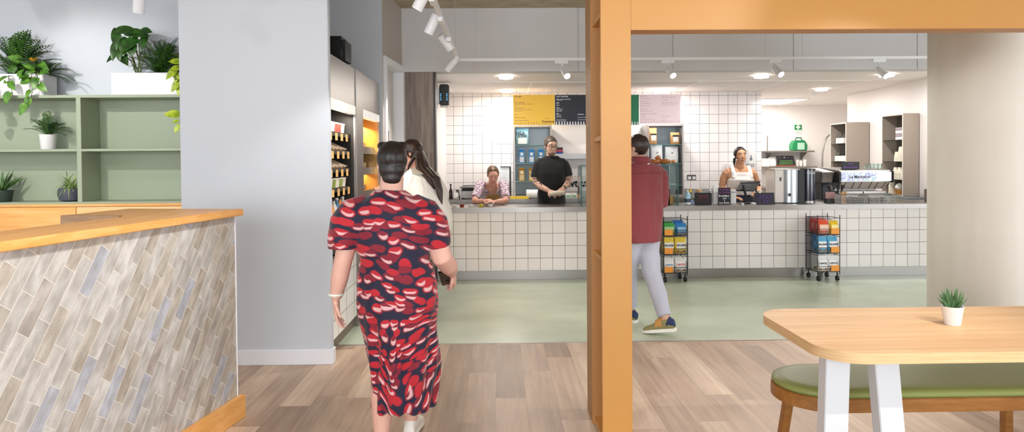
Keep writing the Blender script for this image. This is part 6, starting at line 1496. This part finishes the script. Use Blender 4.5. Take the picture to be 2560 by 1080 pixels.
hand(b, (-.286, .012, .79), (.06, .05, -1), (1, .1, .1), .42, 1.0, 1)
limb(b, [(.165, 0, 1.255), (.215, -.01, 1.14), (.262, .0, 1.0), (.285, .1, .945), (.297, .2, .893)], [.062, .06, .053, .05, .032])
hand(b, (.298, .205, .89), (.08, .75, -.62), (-1, .1, -.15), .95, 1.0, -1)
for sx, k, an in ((-1, (-.035, .02, .43), (-.055, -.03, .085)), (1, (.075, .13, .44), (.067, .2, .09))):
    limb(b, [(sx * .085 + .03, 0, .78), (sx * .07 + .03, .05, .6), k, (k[0] * .6 + an[0] * .4, k[1] * .6 + an[1] * .4 - .02, .3), an], [.095, .08, .06, .066, .036])
    foot(b, an, (sx * .08, 1, 0), s=.95)
P.fuse(b, 'body', SK_PALE, .0055, 4)
hb = MB(); hair_cap(hb, H, .009, .05, -.095, .07, .3, 3, .006)
hb.ell(H @ V((0, -.048, .03)), (.074, .066, .085)); hb.ell(H @ V((.0, -.046, -.03)), (.068, .056, .065)); hb.ell(H @ V((.0, -.05, -.075)), (.05, .04, .045))
hb.ell(H @ V((-.05, -.02, .10)), (.03, .026, .022)); hb.ell(H @ V((.05, -.02, .10)), (.03, .026, .022))
P.fuse(hb, 'hair', HB, .006, 3)
dm_ = MB()
torso(dm_, [(0, .005, 1.352, .078, .07), (0, 0, 1.325, .115, .085), (0, -.005, 1.295, .165, .1), (0, 0, 1.24, .2, .115), (.005, .005, 1.16, .205, .13), (.012, .01, 1.08, .195, .14), (.02, .01, 1.0, .186, .145), (.027, .005, .88, .203, .16), (.03, .01, .76, .2, .168), (.036, .02, .66, .19, .168), (.05, .03, .55, .182, .165), (.062, .035, .45, .174, .162), (.06, .04, .33, .166, .155), (.055, .04, .227, .161, .15)])
limb(dm_, [(-.10, 0, 1.285), (-.17, -.005, 1.235), (-.215, -.01, 1.17), (-.232, -.012, 1.1), (-.232, -.01, 1.055)], [.06, .092, .098, .088, .083], 20)
limb(dm_, [(.10, 0, 1.285), (.165, -.005, 1.235), (.205, -.005, 1.17), (.222, .0, 1.1), (.228, .005, 1.055)], [.06, .088, .092, .084, .079], 20)
def dress_fold(p, nv):
    q = p - P.loc; a = math.atan2(q.x - .03, -q.y); low = max(0, min(1, (1.0 - q.z) / .5)); up_ = max(0, min(1, (q.z - .98) / .1))
    return .007 * low * math.sin(a * 7 + q.z * 5) + .006 * low * math.sin(a * 13 - q.z * 11 + 1) + .010 * mnoise.noise(V((q.x * 7, q.y * 7, q.z * 5))) - .008 * math.exp(-((q.z - 1.0) / .03) ** 2)
def dress_uv(p):
    q = p - P.loc; a = math.atan2(q.x - .02, -(q.y - .01)); tw = max(0, .7 - q.z)
    t = max(0, min(1, (q.z - .93) / .12)); flat = q.x - .02 if q.y < .02 else (.5 if q.x > 0 else -.5) - q.x * .6
    u, v = a * .21 * (1 - t) + flat * t + q.z * .10, q.z * (1 - .25 * max(0, .6 - q.z)) + (a * .02)
    sw = 1.0 * max(0, min(1, (.78 - q.z) / .35)) * max(0, min(1, (a + .5) / .9)) * max(0, min(1, (2.6 - a) / .8))
    u0, v0 = .15, .35; c_, s_ = math.cos(sw), math.sin(sw)
    return (u0 + (u - u0) * c_ + (v - v0) * s_, v0 - (u - u0) * s_ + (v - v0) * c_)
P.fuse(dm_, 'dress', dress_mat(), .0075, 2, disp=dress_fold, uvf=dress_uv)
m = MB(); m.tube([(-.283 + .034 * math.cos(t), .008 + .034 * math.sin(t), .818 + .003 * math.sin(t)) for t in [2 * math.pi * k / 24 for k in range(25)]], .0065, 8); P.part(m, 'bracelet', mat('pale_mint_band', '#d9e6dd', .4))
def sneaker(P, an, d, up_m, sole_m, s=1.0, extra=None):
    m = MB(); foot(m, an, d, s=s * 1.08); u = P.xf(m).build('shoe', up_m, P.r, smooth=True)
    m = MB(); dv = V(d).normalized(); sd = V((dv.y, -dv.x, 0)).normalized(); up = sd.cross(dv); up = up if up.z > 0 else -up
    base = V(an) - up * .088 * s
    out = [(-.072, .02), (-.066, .034), (-.02, .04), (.06, .044), (.13, .052), (.17, .046), (.198, .024)]
    lp = [base + dv * t * s + sd * w_ * s for t, w_ in out] + [base + dv * t * s - sd * w_ * s for t, w_ in reversed(out)]
    m.prism(lp, up * .026 * s); P.part(m, 'sole', sole_m, u, bevel=.003)
    if extra:
        m = MB(); m.loft([[base + dv * t * s + up * .034 * s + sd * math.cos(k) * hw * s + up * (math.sin(k) * .5 + .5) * hh * s for k in [math.pi * 2 * q / 12 for q in range(12)]] for t, hw, hh in ((-.07, .02, .03), (-.064, .033, .058), (-.03, .042, .085), (-.005, .044, .05))]); P.part(m, 'heel_counter', extra[0], u)
        m = MB(); m.loft([[base + dv * t * s + up * .02 * s + sd * math.cos(k) * hw * s + up * (math.sin(k) * .5 + .5) * hh * s for k in [math.pi * 2 * q / 12 for q in range(12)]] for t, hw, hh in ((.03, .046, .10), (.06, .048, .088), (.085, .05, .072))]); P.part(m, 'side_panel', extra[1], u)
    return u
wh_ = mat('white_canvas', '#e3ded6', .6); whs = mat('white_rubber', '#efece6', .5)
sneaker(P, (-.055, -.03, .09), (-.06, 1, 0), wh_, whs, .95); sneaker(P, (.067, .2, .095), (.08, 1, 0), wh_, whs, .95)
r = thing('phone', 'black phone held in the right hand of the woman in the patterned dress', 'phone', P.w((.262, .27, .84)))
m = MB(); A_ = P.M @ Matrix.Translation((.262, .272, .845)) @ V((.08, .75, -.62)).to_track_quat('Y', 'X').to_matrix().to_4x4()
m.cbox((0, 0, 0), (.009, .15, .072), None); m.v = [tuple(A_ @ V(p)) for p in m.v]; m.build('case', M['black'], r, bevel=.003)
m = MB(); m.cbox((-.0052, 0, 0), (.001, .138, .062)); m.v = [tuple(A_ @ V(p)) for p in m.v]; m.build('screen', M['black_gloss'], r)

# ---- the woman in white at the fridge
P = Person('woman with long brown hair in a loose white shirt, bending towards the fridge', (-.77, 6.2, 0), R(55), SK_FAIR)
b = MB(); H = P.headM((.01, .05, 1.565), R(30), R(-14), 0, .97); head_prims(b, H)
limb(b, [(0, -.05, 1.37), (.0, -.01, 1.43), (.005, .025, 1.5)], [.075, .06, .058])
TB = [(0, -.04, 1.40, .07, .06), (0, -.06, 1.36, .15, .08), (0, -.07, 1.28, .185, .1), (0, -.09, 1.15, .165, .105), (0, -.09, 1.02, .15, .105), (0, -.08, .92, .175, .115), (0, -.06, .82, .165, .11)]
torso(b, TB)
limb(b, [(-.17, -.06, 1.34), (-.21, -.02, 1.2), (-.215, .06, 1.08), (-.17, .18, 1.12), (-.12, .28, 1.2)], [.055, .05, .043, .04, .03])
hand(b, (-.118, .285, 1.205), (.25, .85, .5), (.5, 0, -1), .35, .95, 1)
limb(b, [(.17, -.06, 1.34), (.22, -.07, 1.2), (.225, -.04, 1.07), (.18, .11, 1.02), (.14, .2, 1.05)], [.055, .05, .043, .04, .03])
hand(b, (.138, .205, 1.055), (-.2, .9, .3), (-.5, 0, -1), .5, .95, -1)
for sx in (-1, 1):
    limb(b, [(sx * .09, -.03, .85), (sx * .09, .0, .65), (sx * .09, .02, .47), (sx * .09, .0, .28), (sx * .09, -.03, .085)], [.09, .075, .055, .055, .036]); foot(b, (sx * .09, -.03, .08), (0, 1, 0))
P.fuse(b, 'body', SK_FAIR, .006, 4); face_parts(P, H)
hb = MB(); hair_cap(hb, H, .014, .045, -.06, .07, .1, 5, .004)
LH = hairmat('long_brown_hair', '#1d120e', '#40291f')
for dx, y1, y2, e, w_ in ((-.05, -.10, -.20, 1.22, .034), (-.02, -.13, -.245, 1.16, .04), (.02, -.13, -.255, 1.12, .04), (.05, -.11, -.23, 1.17, .034), (-.085, .0, -.03, 1.30, .02)):
    strands(hb, [H @ V((dx * .6, -.05, .08)), H @ V((dx, -.085, .0)), V((dx * 1.1, y1, 1.43)), V((dx, (y1 + y2) / 2 - .055, 1.34)), V((dx * .6 + .01, y2 - .03, (1.34 + e) / 2)), V((dx * .35 + .012, y2 - .04, e)), V((dx * .2 + .015, y2 - .045, e - .06))], [.028, w_, w_, w_ * .9, w_ * .7, w_ * .4, .004], .6)
P.fuse(hb, 'hair', LH, .006, 2)
tm = MB(); SH = [(0, -.045, 1.43, .075, .07), (0, -.055, 1.395, .13, .09), (0, -.075, 1.35, .185, .115), (0, -.10, 1.25, .215, .145), (.0, -.14, 1.1, .225, .17), (0, -.17, .97, .235, .18), (0, -.16, .88, .23, .17), (0, -.14, .83, .215, .155)]
torso(tm, SH); limb(tm, [(-.14, -.07, 1.35), (-.22, -.05, 1.22), (-.235, .04, 1.07), (-.19, .16, 1.1)], [.085, .08, .085, .06]); limb(tm, [(.14, -.07, 1.35), (.24, -.09, 1.2), (.25, -.07, 1.05), (.2, .08, 1.01)], [.085, .085, .09, .06])
P.fuse(tm, 'shirt', cloth('white_crinkled_cotton', '#e6e1d8', .85, .05, .9, 14), .009, 2, disp=lambda p, n: .012 * mnoise.noise(V((p.x * 9, p.y * 9, p.z * 4))))
cm = MB(); torso(cm, [(0, -.05, 1.435, .078, .075), (0, -.065, 1.40, .12, .1), (0, -.08, 1.375, .15, .115)]); P.fuse(cm, 'collar', cloth('grey_lace_collar', '#a49a8c', .85), .008, 1)
pm = MB(); torso(pm, [(0, -.03, .9, .185, .125), (0, -.03, .8, .185, .125), (0, -.02, .74, .17, .11)])
for sx in (-1, 1): limb(pm, [(sx * .09, -.03, .82), (sx * .09, .0, .62), (sx * .09, .02, .45), (sx * .09, -.02, .12)], [.105, .09, .075, .07])
P.fuse(pm, 'trousers', cloth('beige_trousers', '#a38f7c'), .01, 2)
for sx in (-1, 1): sneaker(P, (sx * .09, -.03, .085), (0, 1, 0), wh_, whs)

# ---- the woman leaning on the counter
P = Person('woman with hair tied back in a lilac patterned blouse, leaning on the counter', (-.10, 9.58, 0), math.pi, SK_FAIR)
b = MB(); H = P.headM((-.012, .39, 1.295), R(6), R(-30), R(3), 1.0); head_prims(b, H, .8, .95)
limb(b, [(0, .24, 1.13), (-.004, .29, 1.18), (-.008, .345, 1.245)], [.075, .056, .053])
tl = R(-35)
torso(b, [(0, .26, 1.17, .07, .055, tl), (0, .23, 1.14, .14, .075, tl), (0, .19, 1.10, .17, .095, tl), (0, .10, 1.02, .155, .10, tl), (0, .02, .96, .14, .10, tl), (0, -.03, .90, .165, .11, R(-15)), (0, -.04, .82, .165, .11)])
for sx, el, wr in ((1, (.235, .585, .958), (.115, .69, .965)), (-1, (-.185, .585, .958), (-.045, .72, .955))):
    limb(b, [(sx * .155, .23, 1.16), (sx * .19 if sx > 0 else -.165, .42, 1.07), el, ((el[0] + wr[0]) / 2, (el[1] + wr[1]) / 2, .957), wr], [.055, .047, .04, .037, .026])
hand(b, (.112, .695, .968), (-.75, .45, .12), (-.3, -.3, -1), .5, .92, -1); hand(b, (-.042, .725, .957), (.85, .35, .05), (.2, -.2, -1), .45, .92, 1)
for sx in (-1, 1):
    limb(b, [(sx * .09, -.04, .86), (sx * .09, -.02, .65), (sx * .09, .0, .47), (sx * .09, -.02, .28), (sx * .09, -.03, .085)], [.09, .075, .055, .055, .036]); foot(b, (sx * .09, -.03, .08), (0, 1, 0))
P.fuse(b, 'body', SK_FAIR, .0055, 4); face_parts(P, H, '#4a3a2a', '#6a4a32', '#a85a50', True)
hb = MB(); hair_cap(hb, H, .009, .048, -.05, .098, .45, 7, .003); hb.ell(H @ V((0, -.105, .01)), (.045, .04, .045))
P.fuse(hb, 'hair', hairmat('dark_blond_hair', '#43301f', '#74573a'), .005, 2)
m = MB(); m.tube([H @ V((.008, .06, .112)), H @ V((.01, .02, .128)), H @ V((.01, -.03, .132))], .003, 6); P.part(m, 'parting', SK_FAIR)
tm = MB(); torso(tm, [(0, .235, 1.155, .135, .065, tl), (0, .20, 1.115, .183, .105, tl), (0, .12, 1.04, .175, .115, tl), (0, .04, .975, .155, .115, tl), (0, -.03, .91, .172, .12, R(-15)), (0, -.04, .84, .178, .122)])
for sx, el in ((1, (.232, .575, .968)), (-1, (-.184, .575, .968))):
    limb(tm, [(sx * .125, .22, 1.165), (sx * .165, .28, 1.155), (sx * .195 if sx > 0 else -.172, .42, 1.07), (el[0], el[1] - .03, el[2] + .03)], [.06, .07, .062, .055])
nt = NT('lilac_leaf_print'); n1 = nt.noise(nt.mapv(nt.obj(), (60, 60, 34), (.5, .3, .2)), 1.0, 3, .5); nt.color(nt.ramp(n1, [(.42, '#7e6478'), (.5, '#b99cab'), (.56, '#dfd0d2')])); nt.rough(.8); nt.bump(nt.noise(nt.obj(), 18, 3), .4, .02)
P.fuse(tm, 'blouse', nt.m, .0075, 2, disp=lambda p, n: .006 * mnoise.noise(V((p.x * 14, p.y * 14, p.z * 14))))
vm = MB(); torso(vm, [(-.005, .30, 1.145, .055, .03, tl), (-.005, .275, 1.09, .066, .035, tl), (-.005, .225, 1.02, .06, .035, tl)]); P.fuse(vm, 'neckline_skin', SK_FAIR, .006, 2)
vm = MB(); torso(vm, [(-.005, .245, 1.035, .085, .03, tl), (-.005, .20, .985, .10, .04, tl), (-.005, .15, .94, .105, .04, tl)]); P.fuse(vm, 'camisole', cloth('mustard_camisole', '#a98345'), .006, 2)
m = MB(); m.tube([(-.05, .27, 1.19), (-.04, .32, 1.12), (-.01, .33, 1.06), (.02, .32, 1.12), (.045, .27, 1.19)], .0016, 6); P.part(m, 'necklace', mat('gold_chain', '#d8b46a', .3, .8))
m = MB(); m.tube([(-.062 + .0 * math.cos(t), .70 + .03 * math.sin(t), .957 + .031 * math.cos(t)) for t in [2 * math.pi * k / 20 for k in range(21)]], .005, 8); P.part(m, 'bracelet', mat('gold_bangle', '#b98e4a', .3, .8))
pm = MB(); torso(pm, [(0, -.04, .88, .178, .125), (0, -.04, .78, .178, .125), (0, -.03, .72, .165, .11)])
for sx in (-1, 1): limb(pm, [(sx * .09, -.04, .8), (sx * .09, -.01, .6), (sx * .09, .0, .45), (sx * .09, -.03, .1)], [.1, .085, .07, .065])
P.fuse(pm, 'trousers', cloth('dark_trousers', '#26262c'), .01, 2)
for sx in (-1, 1): sneaker(P, (sx * .09, -.03, .085), (0, 1, 0), M['black'], whs)

# ---- the man in black behind the counter
P = Person('man with glasses and tattooed arms in a black T-shirt and apron, wrapping food', (.71, 9.36, 0), math.pi, SK_MAN)
b = MB(); H = P.headM((.01, .045, 1.68), R(22), R(-14), 0, 1.06); head_prims(b, H, 1.3, 1.08)
limb(b, [(0, -.005, 1.47), (0, .0, 1.53), (.005, .02, 1.60)], [.09, .066, .062])
torso(b, [(0, -.005, 1.53, .085, .07), (0, -.01, 1.49, .155, .09), (0, -.005, 1.42, .19, .11), (0, .005, 1.30, .19, .12), (0, .0, 1.15, .165, .115), (0, -.01, 1.03, .17, .115), (0, -.01, .92, .175, .115)])
# local +x is the picture's left
limb(b, [(.165, -.005, 1.45), (.205, .0, 1.34), (.217, .02, 1.19), (.15, .16, 1.13), (.06, .27, 1.085)], [.062, .054, .045, .043, .031])
hand(b, (.057, .274, 1.083), (-.62, .62, -.3), (-.5, -.3, -.9), .75, 1.05, -1)
limb(b, [(-.165, -.005, 1.45), (-.212, .0, 1.35), (-.245, .02, 1.205), (-.20, .16, 1.16), (-.145, .27, 1.115)], [.062, .054, .045, .043, .031])
hand(b, (-.143, .274, 1.113), (.45, .62, -.35), (.5, -.3, -.8), .75, 1.05, 1)
for sx in (-1, 1):
    limb(b, [(sx * .095, -.01, .95), (sx * .1, .0, .72), (sx * .1, .02, .5), (sx * .1, .0, .3), (sx * .1, -.03, .085)], [.095, .08, .06, .058, .04]); foot(b, (sx * .1, -.03, .08), (0, 1, 0), s=1.08)
tat = skinmat('tattoo_ink', '#5d5550')
def tpick(p):
    q = p - P.loc; d = abs(q.x)
    return 1 if (d > .14 and 1.10 < q.z < 1.33 and mnoise.noise(V((p.x * 26, p.y * 26, p.z * 22))) > .12) else 0
P.fuse(b, 'body', [SK_MAN, tat], .0055, 4, pick=tpick); face_parts(P, H, '#3a2e28', '#3c3029', '#a8705f')
hb = MB(); hair_cap(hb, H, .012, .058, -.03, .085, .5, 9, .005); P.fuse(hb, 'hair', hairmat('grey_brown_hair', '#3a2f29', '#6b5d52'), .005, 2)
bd = MB(); bd.loft([[H @ q for q in ring((0, y, z), hw, hd)] for z, y, hw, hd in ((-.07, .0465, .052, .048), (-.095, .048, .043, .043), (-.116, .052, .024, .027))]); P.fuse(bd, 'beard', hairmat('short_beard', '#5d4a40', '#8a7263'), .005, 2)
gm = MB()
for sx in (-1, 1):
    gm.tube([H @ V((sx * .034 + .024 * math.copysign(abs(math.cos(t)) ** .6, math.cos(t)), .1 - abs(.012 * math.cos(t)) * (1 if math.cos(t) * sx > 0 else 0), .014 + .0125 * math.sin(t))) for t in [2 * math.pi * k / 18 for k in range(19)]], .0026, 6)
    gm.tube([H @ V((sx * .059, .088, .018)), H @ V((sx * .08, .0, .018))], .002, 6)
gm.tube([H @ V((-.009, .1, .018)), H @ V((.009, .1, .018))], .0022, 6); P.part(gm, 'glasses', M['black'])
BK = cloth('black_cotton', '#0d0d0f', .85, .1, .3)
tm = MB(); torso(tm, [(0, -.005, 1.545, .092, .08), (0, -.01, 1.51, .15, .1), (0, -.005, 1.43, .2, .125), (0, .005, 1.30, .205, .135), (0, .0, 1.15, .182, .13), (0, -.01, 1.06, .185, .13)])
limb(tm, [(.12, -.005, 1.475), (.175, 0, 1.43), (.208, .0, 1.33), (.216, .008, 1.255)], [.066, .07, .068, .07], 18); limb(tm, [(-.12, -.005, 1.475), (-.175, 0, 1.43), (-.215, .0, 1.34), (-.232, .008, 1.265)], [.066, .07, .068, .07], 18)
P.fuse(tm, 't_shirt', BK, .008, 2, disp=lambda p, n: .006 * mnoise.noise(V((p.x * 10, p.y * 10, p.z * 7))))
am = MB(); torso(am, [(0, -.005, 1.075, .19, .136), (0, -.005, .9, .2, .142), (0, .0, .6, .2, .15), (0, .0, .45, .2, .15)]); P.fuse(am, 'apron', cloth('black_apron', '#0b0b0c', .8, .1, .3), .01, 2)
pm = MB()
for sx in (-1, 1): limb(pm, [(sx * .1, .0, .7), (sx * .1, .0, .4), (sx * .1, -.03, .1)], [.095, .08, .07])
P.fuse(pm, 'trousers', cloth('dark_trousers', '#26262c'), .01, 2)
for sx in (-1, 1): sneaker(P, (sx * .1, -.03, .085), (0, 1, 0), M['black'], M['black'], 1.08)
c0 = P.w((.035, .36, 1.045)); c1 = P.w((-.135, .365, 1.055))
m = MB(); m.tube([c0 + V((-.02, 0, -.004)), c0, c0.lerp(c1, .5) + V((0, 0, .006)), c1, c1 + V((.02, 0, .002))], [.024, .031, .033, .031, .022], 18)
one(m, 'wrapped_sandwich', mat('sandwich_paper', '#d9c8b4', .7, bump=.4, bscale=60), 'pale paper-wrapped sandwich in the hands of the man in black', 'sandwich', c0.lerp(c1, .5), smooth='full')

# ---- the man in the red shirt
P = Person('man from behind in a dark red shirt and pale grey trousers, walking past the counter', (1.245, 6.02, 0), R(24), SK_MAN)
b = MB(); H = P.headM((-.005, .04, 1.592), R(28), R(-5), 0, 1.0); head_prims(b, H, 1.2)
limb(b, [(0, -.015, 1.39), (0, -.005, 1.45), (0, .015, 1.52)], [.085, .064, .061])
torso(b, [(0, -.01, 1.46, .08, .065), (0, -.01, 1.42, .16, .085), (0, -.005, 1.36, .195, .105), (0, .005, 1.22, .175, .11), (0, .0, 1.08, .155, .105), (0, -.01, .96, .165, .11), (0, -.01, .84, .165, .11)])
limb(b, [(.175, -.005, 1.385), (.205, -.01, 1.27), (.205, -.01, 1.12), (.14, .14, 1.05), (.05, .24, 1.06)], [.06, .052, .044, .04, .03]); hand(b, (.047, .243, 1.06), (-.7, .6, .1), (-.3, -.5, -.5), .7, 1.03, -1)
limb(b, [(-.175, -.005, 1.385), (-.215, .0, 1.27), (-.225, .03, 1.11), (-.17, .17, 1.04), (-.09, .27, 1.06)], [.06, .052, .044, .04, .03]); hand(b, (-.087, .273, 1.06), (.6, .7, .1), (.3, -.5, -.5), .7, 1.03, 1)
RL = [(.085, -.01, .86), (.09, .0, .66), (.075, -.07, .47), (.052, -.2, .3), (.035, -.31, .125)]; LL = [(-.085, -.01, .86), (-.07, .07, .66), (-.03, .14, .47), (.02, .2, .28), (.05, .235, .088)]
limb(b, RL, [.092, .08, .058, .058, .038]); limb(b, LL, [.092, .08, .058, .058, .038])
fdR = V((-.55, .65, -.12)); fdL = V((-.3, .9, 0))
foot(b, RL[-1], fdR, s=1.05); foot(b, LL[-1], fdL, s=1.05)
P.fuse(b, 'body', SK_MAN, .0055, 4); face_parts(P, H)
hb = MB(); hair_cap(hb, H, .009, .045, -.04, .082, .55, 11, .003); hb.ell(H @ V((0, -.045, .02)), (.068, .062, .085)); P.fuse(hb, 'hair', hairmat('short_dark_brown_hair', '#231815', '#41302a'), .0055, 2)
RS = cloth('dark_red_cotton', '#83383d', .85, .08, .5, 8)
tm = MB(); torso(tm, [(0, -.01, 1.475, .082, .078), (0, -.012, 1.445, .14, .1), (0, -.01, 1.39, .2, .118), (0, .0, 1.28, .215, .135), (0, .005, 1.12, .21, .145), (0, .0, .96, .208, .145), (0, -.005, .84, .2, .14), (.01, -.02, .765, .165, .12)])
limb(tm, [(.13, -.005, 1.415), (.195, -.005, 1.36), (.225, -.01, 1.25), (.225, -.01, 1.11), (.16, .12, 1.04), (.1, .19, 1.045)], [.07, .078, .072, .066, .058, .05], 18); limb(tm, [(-.13, -.005, 1.415), (-.195, -.005, 1.36), (-.232, .0, 1.25), (-.24, .03, 1.1), (-.18, .15, 1.03), (-.12, .22, 1.045)], [.07, .078, .072, .066, .058, .05], 18)
P.fuse(tm, 'shirt', RS, .008, 2, disp=lambda p, n: .010 * mnoise.noise(V((p.x * 8, p.y * 8, p.z * 9))) + .004 * mnoise.noise(V((p.x * 22, p.y * 22, p.z * 8))))
cm = MB(); torso(cm, [(0, -.003, 1.52, .068, .075), (0, -.008, 1.49, .078, .085), (0, -.012, 1.465, .088, .092)]); P.fuse(cm, 'collar', RS, .007, 1)
m = MB(); A1 = V((-.17, -.125, 1.375)); m.tube([(-.17, -.108, 1.372), (-.09, -.133, 1.375), (0, -.139, 1.376), (.09, -.133, 1.375), (.17, -.108, 1.372)], .003, 6); P.part(m, 'yoke_seam', cloth('darker_red_seam', '#6a2b30'))
m = MB(); m.cbox((.012, -.108, 1.455), (.022, .006, .008)); P.part(m, 'white_tag', M['paper'])
GT = cloth('pale_grey_chinos', '#b1b3c0', .8, .06, .6, 7)
pm = MB(); torso(pm, [(0, -.01, .93, .178, .122), (0, -.01, .82, .18, .125), (0, -.005, .76, .165, .11)])
limb(pm, RL[:1] + [V(RL[1]), V(RL[2]), V(RL[3]), V(RL[4]) + V((.0, .015, .03))], [.105, .096, .078, .07, .058], 18); limb(pm, LL[:1] + [V(q) for q in LL[1:4]] + [V(LL[4]) + V((0, -.005, .05))], [.105, .096, .078, .07, .058], 18)
P.fuse(pm, 'trousers', GT, .008, 2, disp=lambda p, n: .006 * mnoise.noise(V((p.x * 12, p.y * 12, p.z * 9))))
olive = mat('olive_suede', '#8a8458', .8); navy_s = mat('navy_suede', '#27345a', .8); tan_s = mat('tan_suede', '#c08e4c', .8)
sneaker(P, RL[-1], fdR, olive, whs, 1.05, (navy_s, tan_s)); sneaker(P, LL[-1], fdL, olive, whs, 1.05, (navy_s, tan_s))

# ---- the woman in the white vest
P = Person('woman with tied back dark hair in a white vest top behind the till', (3.345, 9.45, 0), math.pi, SK_OLIVE)
b = MB(); H = P.headM((.005, .04, 1.53), R(2), R(-3), 0, .98); head_prims(b, H)
limb(b, [(0, -.01, 1.32), (0, .0, 1.38), (.0, .02, 1.46)], [.08, .06, .057])
torso(b, [(0, -.01, 1.39, .075, .06), (0, -.01, 1.355, .155, .08), (0, -.005, 1.30, .20, .1), (0, .02, 1.19, .18, .125), (0, .01, 1.08, .165, .115), (0, .0, .98, .165, .115), (0, -.01, .88, .185, .12)])
b.ell((.165, -.005, 1.30), (.058, .055, .055)); b.ell((-.17, -.005, 1.30), (.058, .055, .055))
limb(b, [(.18, -.005, 1.295), (.215, -.02, 1.22), (.245, -.02, 1.075), (.215, .12, 1.0), (.165, .23, .965)], [.058, .054, .046, .042, .03]); hand(b, (.162, .233, .965), (-.5, .75, -.1), (0, -.1, -1), .35, .95, -1)
limb(b, [(-.185, -.005, 1.295), (-.222, -.02, 1.21), (-.265, -.02, 1.075), (-.22, .12, 1.035), (-.155, .22, 1.02)], [.058, .054, .046, .042, .03]); hand(b, (-.152, .223, 1.02), (.6, .7, -.1), (0, -.1, -1), .4, .95, 1)
for sx in (-1, 1):
    limb(b, [(sx * .095, -.01, .9), (sx * .1, .0, .68), (sx * .1, .02, .47), (sx * .1, .0, .28), (sx * .1, -.03, .085)], [.1, .085, .06, .058, .04]); foot(b, (sx * .1, -.03, .08), (0, 1, 0))
P.fuse(b, 'body', SK_OLIVE, .0055, 4); face_parts(P, H, '#2a1d17', '#241814', '#a2584e')
hb = MB(); hair_cap(hb, H, .011, .05, -.06, .097, .4, 13, .003); strands(hb, [H @ V((-.03, -.1, -.01)), H @ V((-.05, -.11, -.07)), H @ V((-.055, -.09, -.14)), H @ V((-.055, -.07, -.19))], [.04, .038, .03, .01], .7); strands(hb, [H @ V((.05, -.08, -.04)), H @ V((.06, -.07, -.1)), H @ V((.062, -.05, -.15))], [.02, .018, .006], .7); P.fuse(hb, 'hair', HB, .0055, 2)
VT = cloth('white_vest_jersey', '#e9e3df', .85, .04, .3)
tm = MB(); torso(tm, [(0, .045, 1.30, .10, .085), (0, .035, 1.275, .135, .1), (0, .02, 1.245, .16, .115), (0, .025, 1.2, .182, .137), (0, .02, 1.13, .182, .133), (0, .01, 1.05, .176, .128), (0, .0, .985, .182, .13)])
for sx in (-1, 1): limb(tm, [(sx * .115, .1, 1.22), (sx * .118, .085, 1.3), (sx * .115, .03, 1.372), (sx * .115, -.05, 1.355), (sx * .118, -.085, 1.28), (sx * .12, -.09, 1.2)], [.036, .03, .026, .026, .03, .036], 12)
limb(tm, [(-.12, -.075, 1.27), (0, -.095, 1.27), (.12, -.075, 1.27)], [.04, .045, .04], 12)
P.fuse(tm, 'vest_top', VT, .0065, 2, disp=lambda p, n: .004 * mnoise.noise(V((p.x * 14, p.y * 14, p.z * 12))))
m = MB(); m.tube([(-.06, .045, 1.385), (-.035, .088, 1.345), (0, .1, 1.325), (.035, .088, 1.345), (.06, .045, 1.385)], .0018, 6); P.part(m, 'necklace', mat('gold_chain', '#d8b46a', .3, .8))
pm = MB(); torso(pm, [(0, -.005, 1.0, .18, .128), (0, -.01, .9, .2, .134), (0, -.01, .8, .195, .13), (0, -.005, .74, .17, .11)])
for sx in (-1, 1): limb(pm, [(sx * .1, -.01, .83), (sx * .1, .0, .62), (sx * .1, .02, .45), (sx * .1, -.03, .1)], [.11, .092, .075, .07])
P.fuse(pm, 'jeans', cloth('navy_denim', '#232a40'), .009, 2)
for sx in (-1, 1): sneaker(P, (sx * .1, -.03, .085), (0, 1, 0), M['black'], whs)
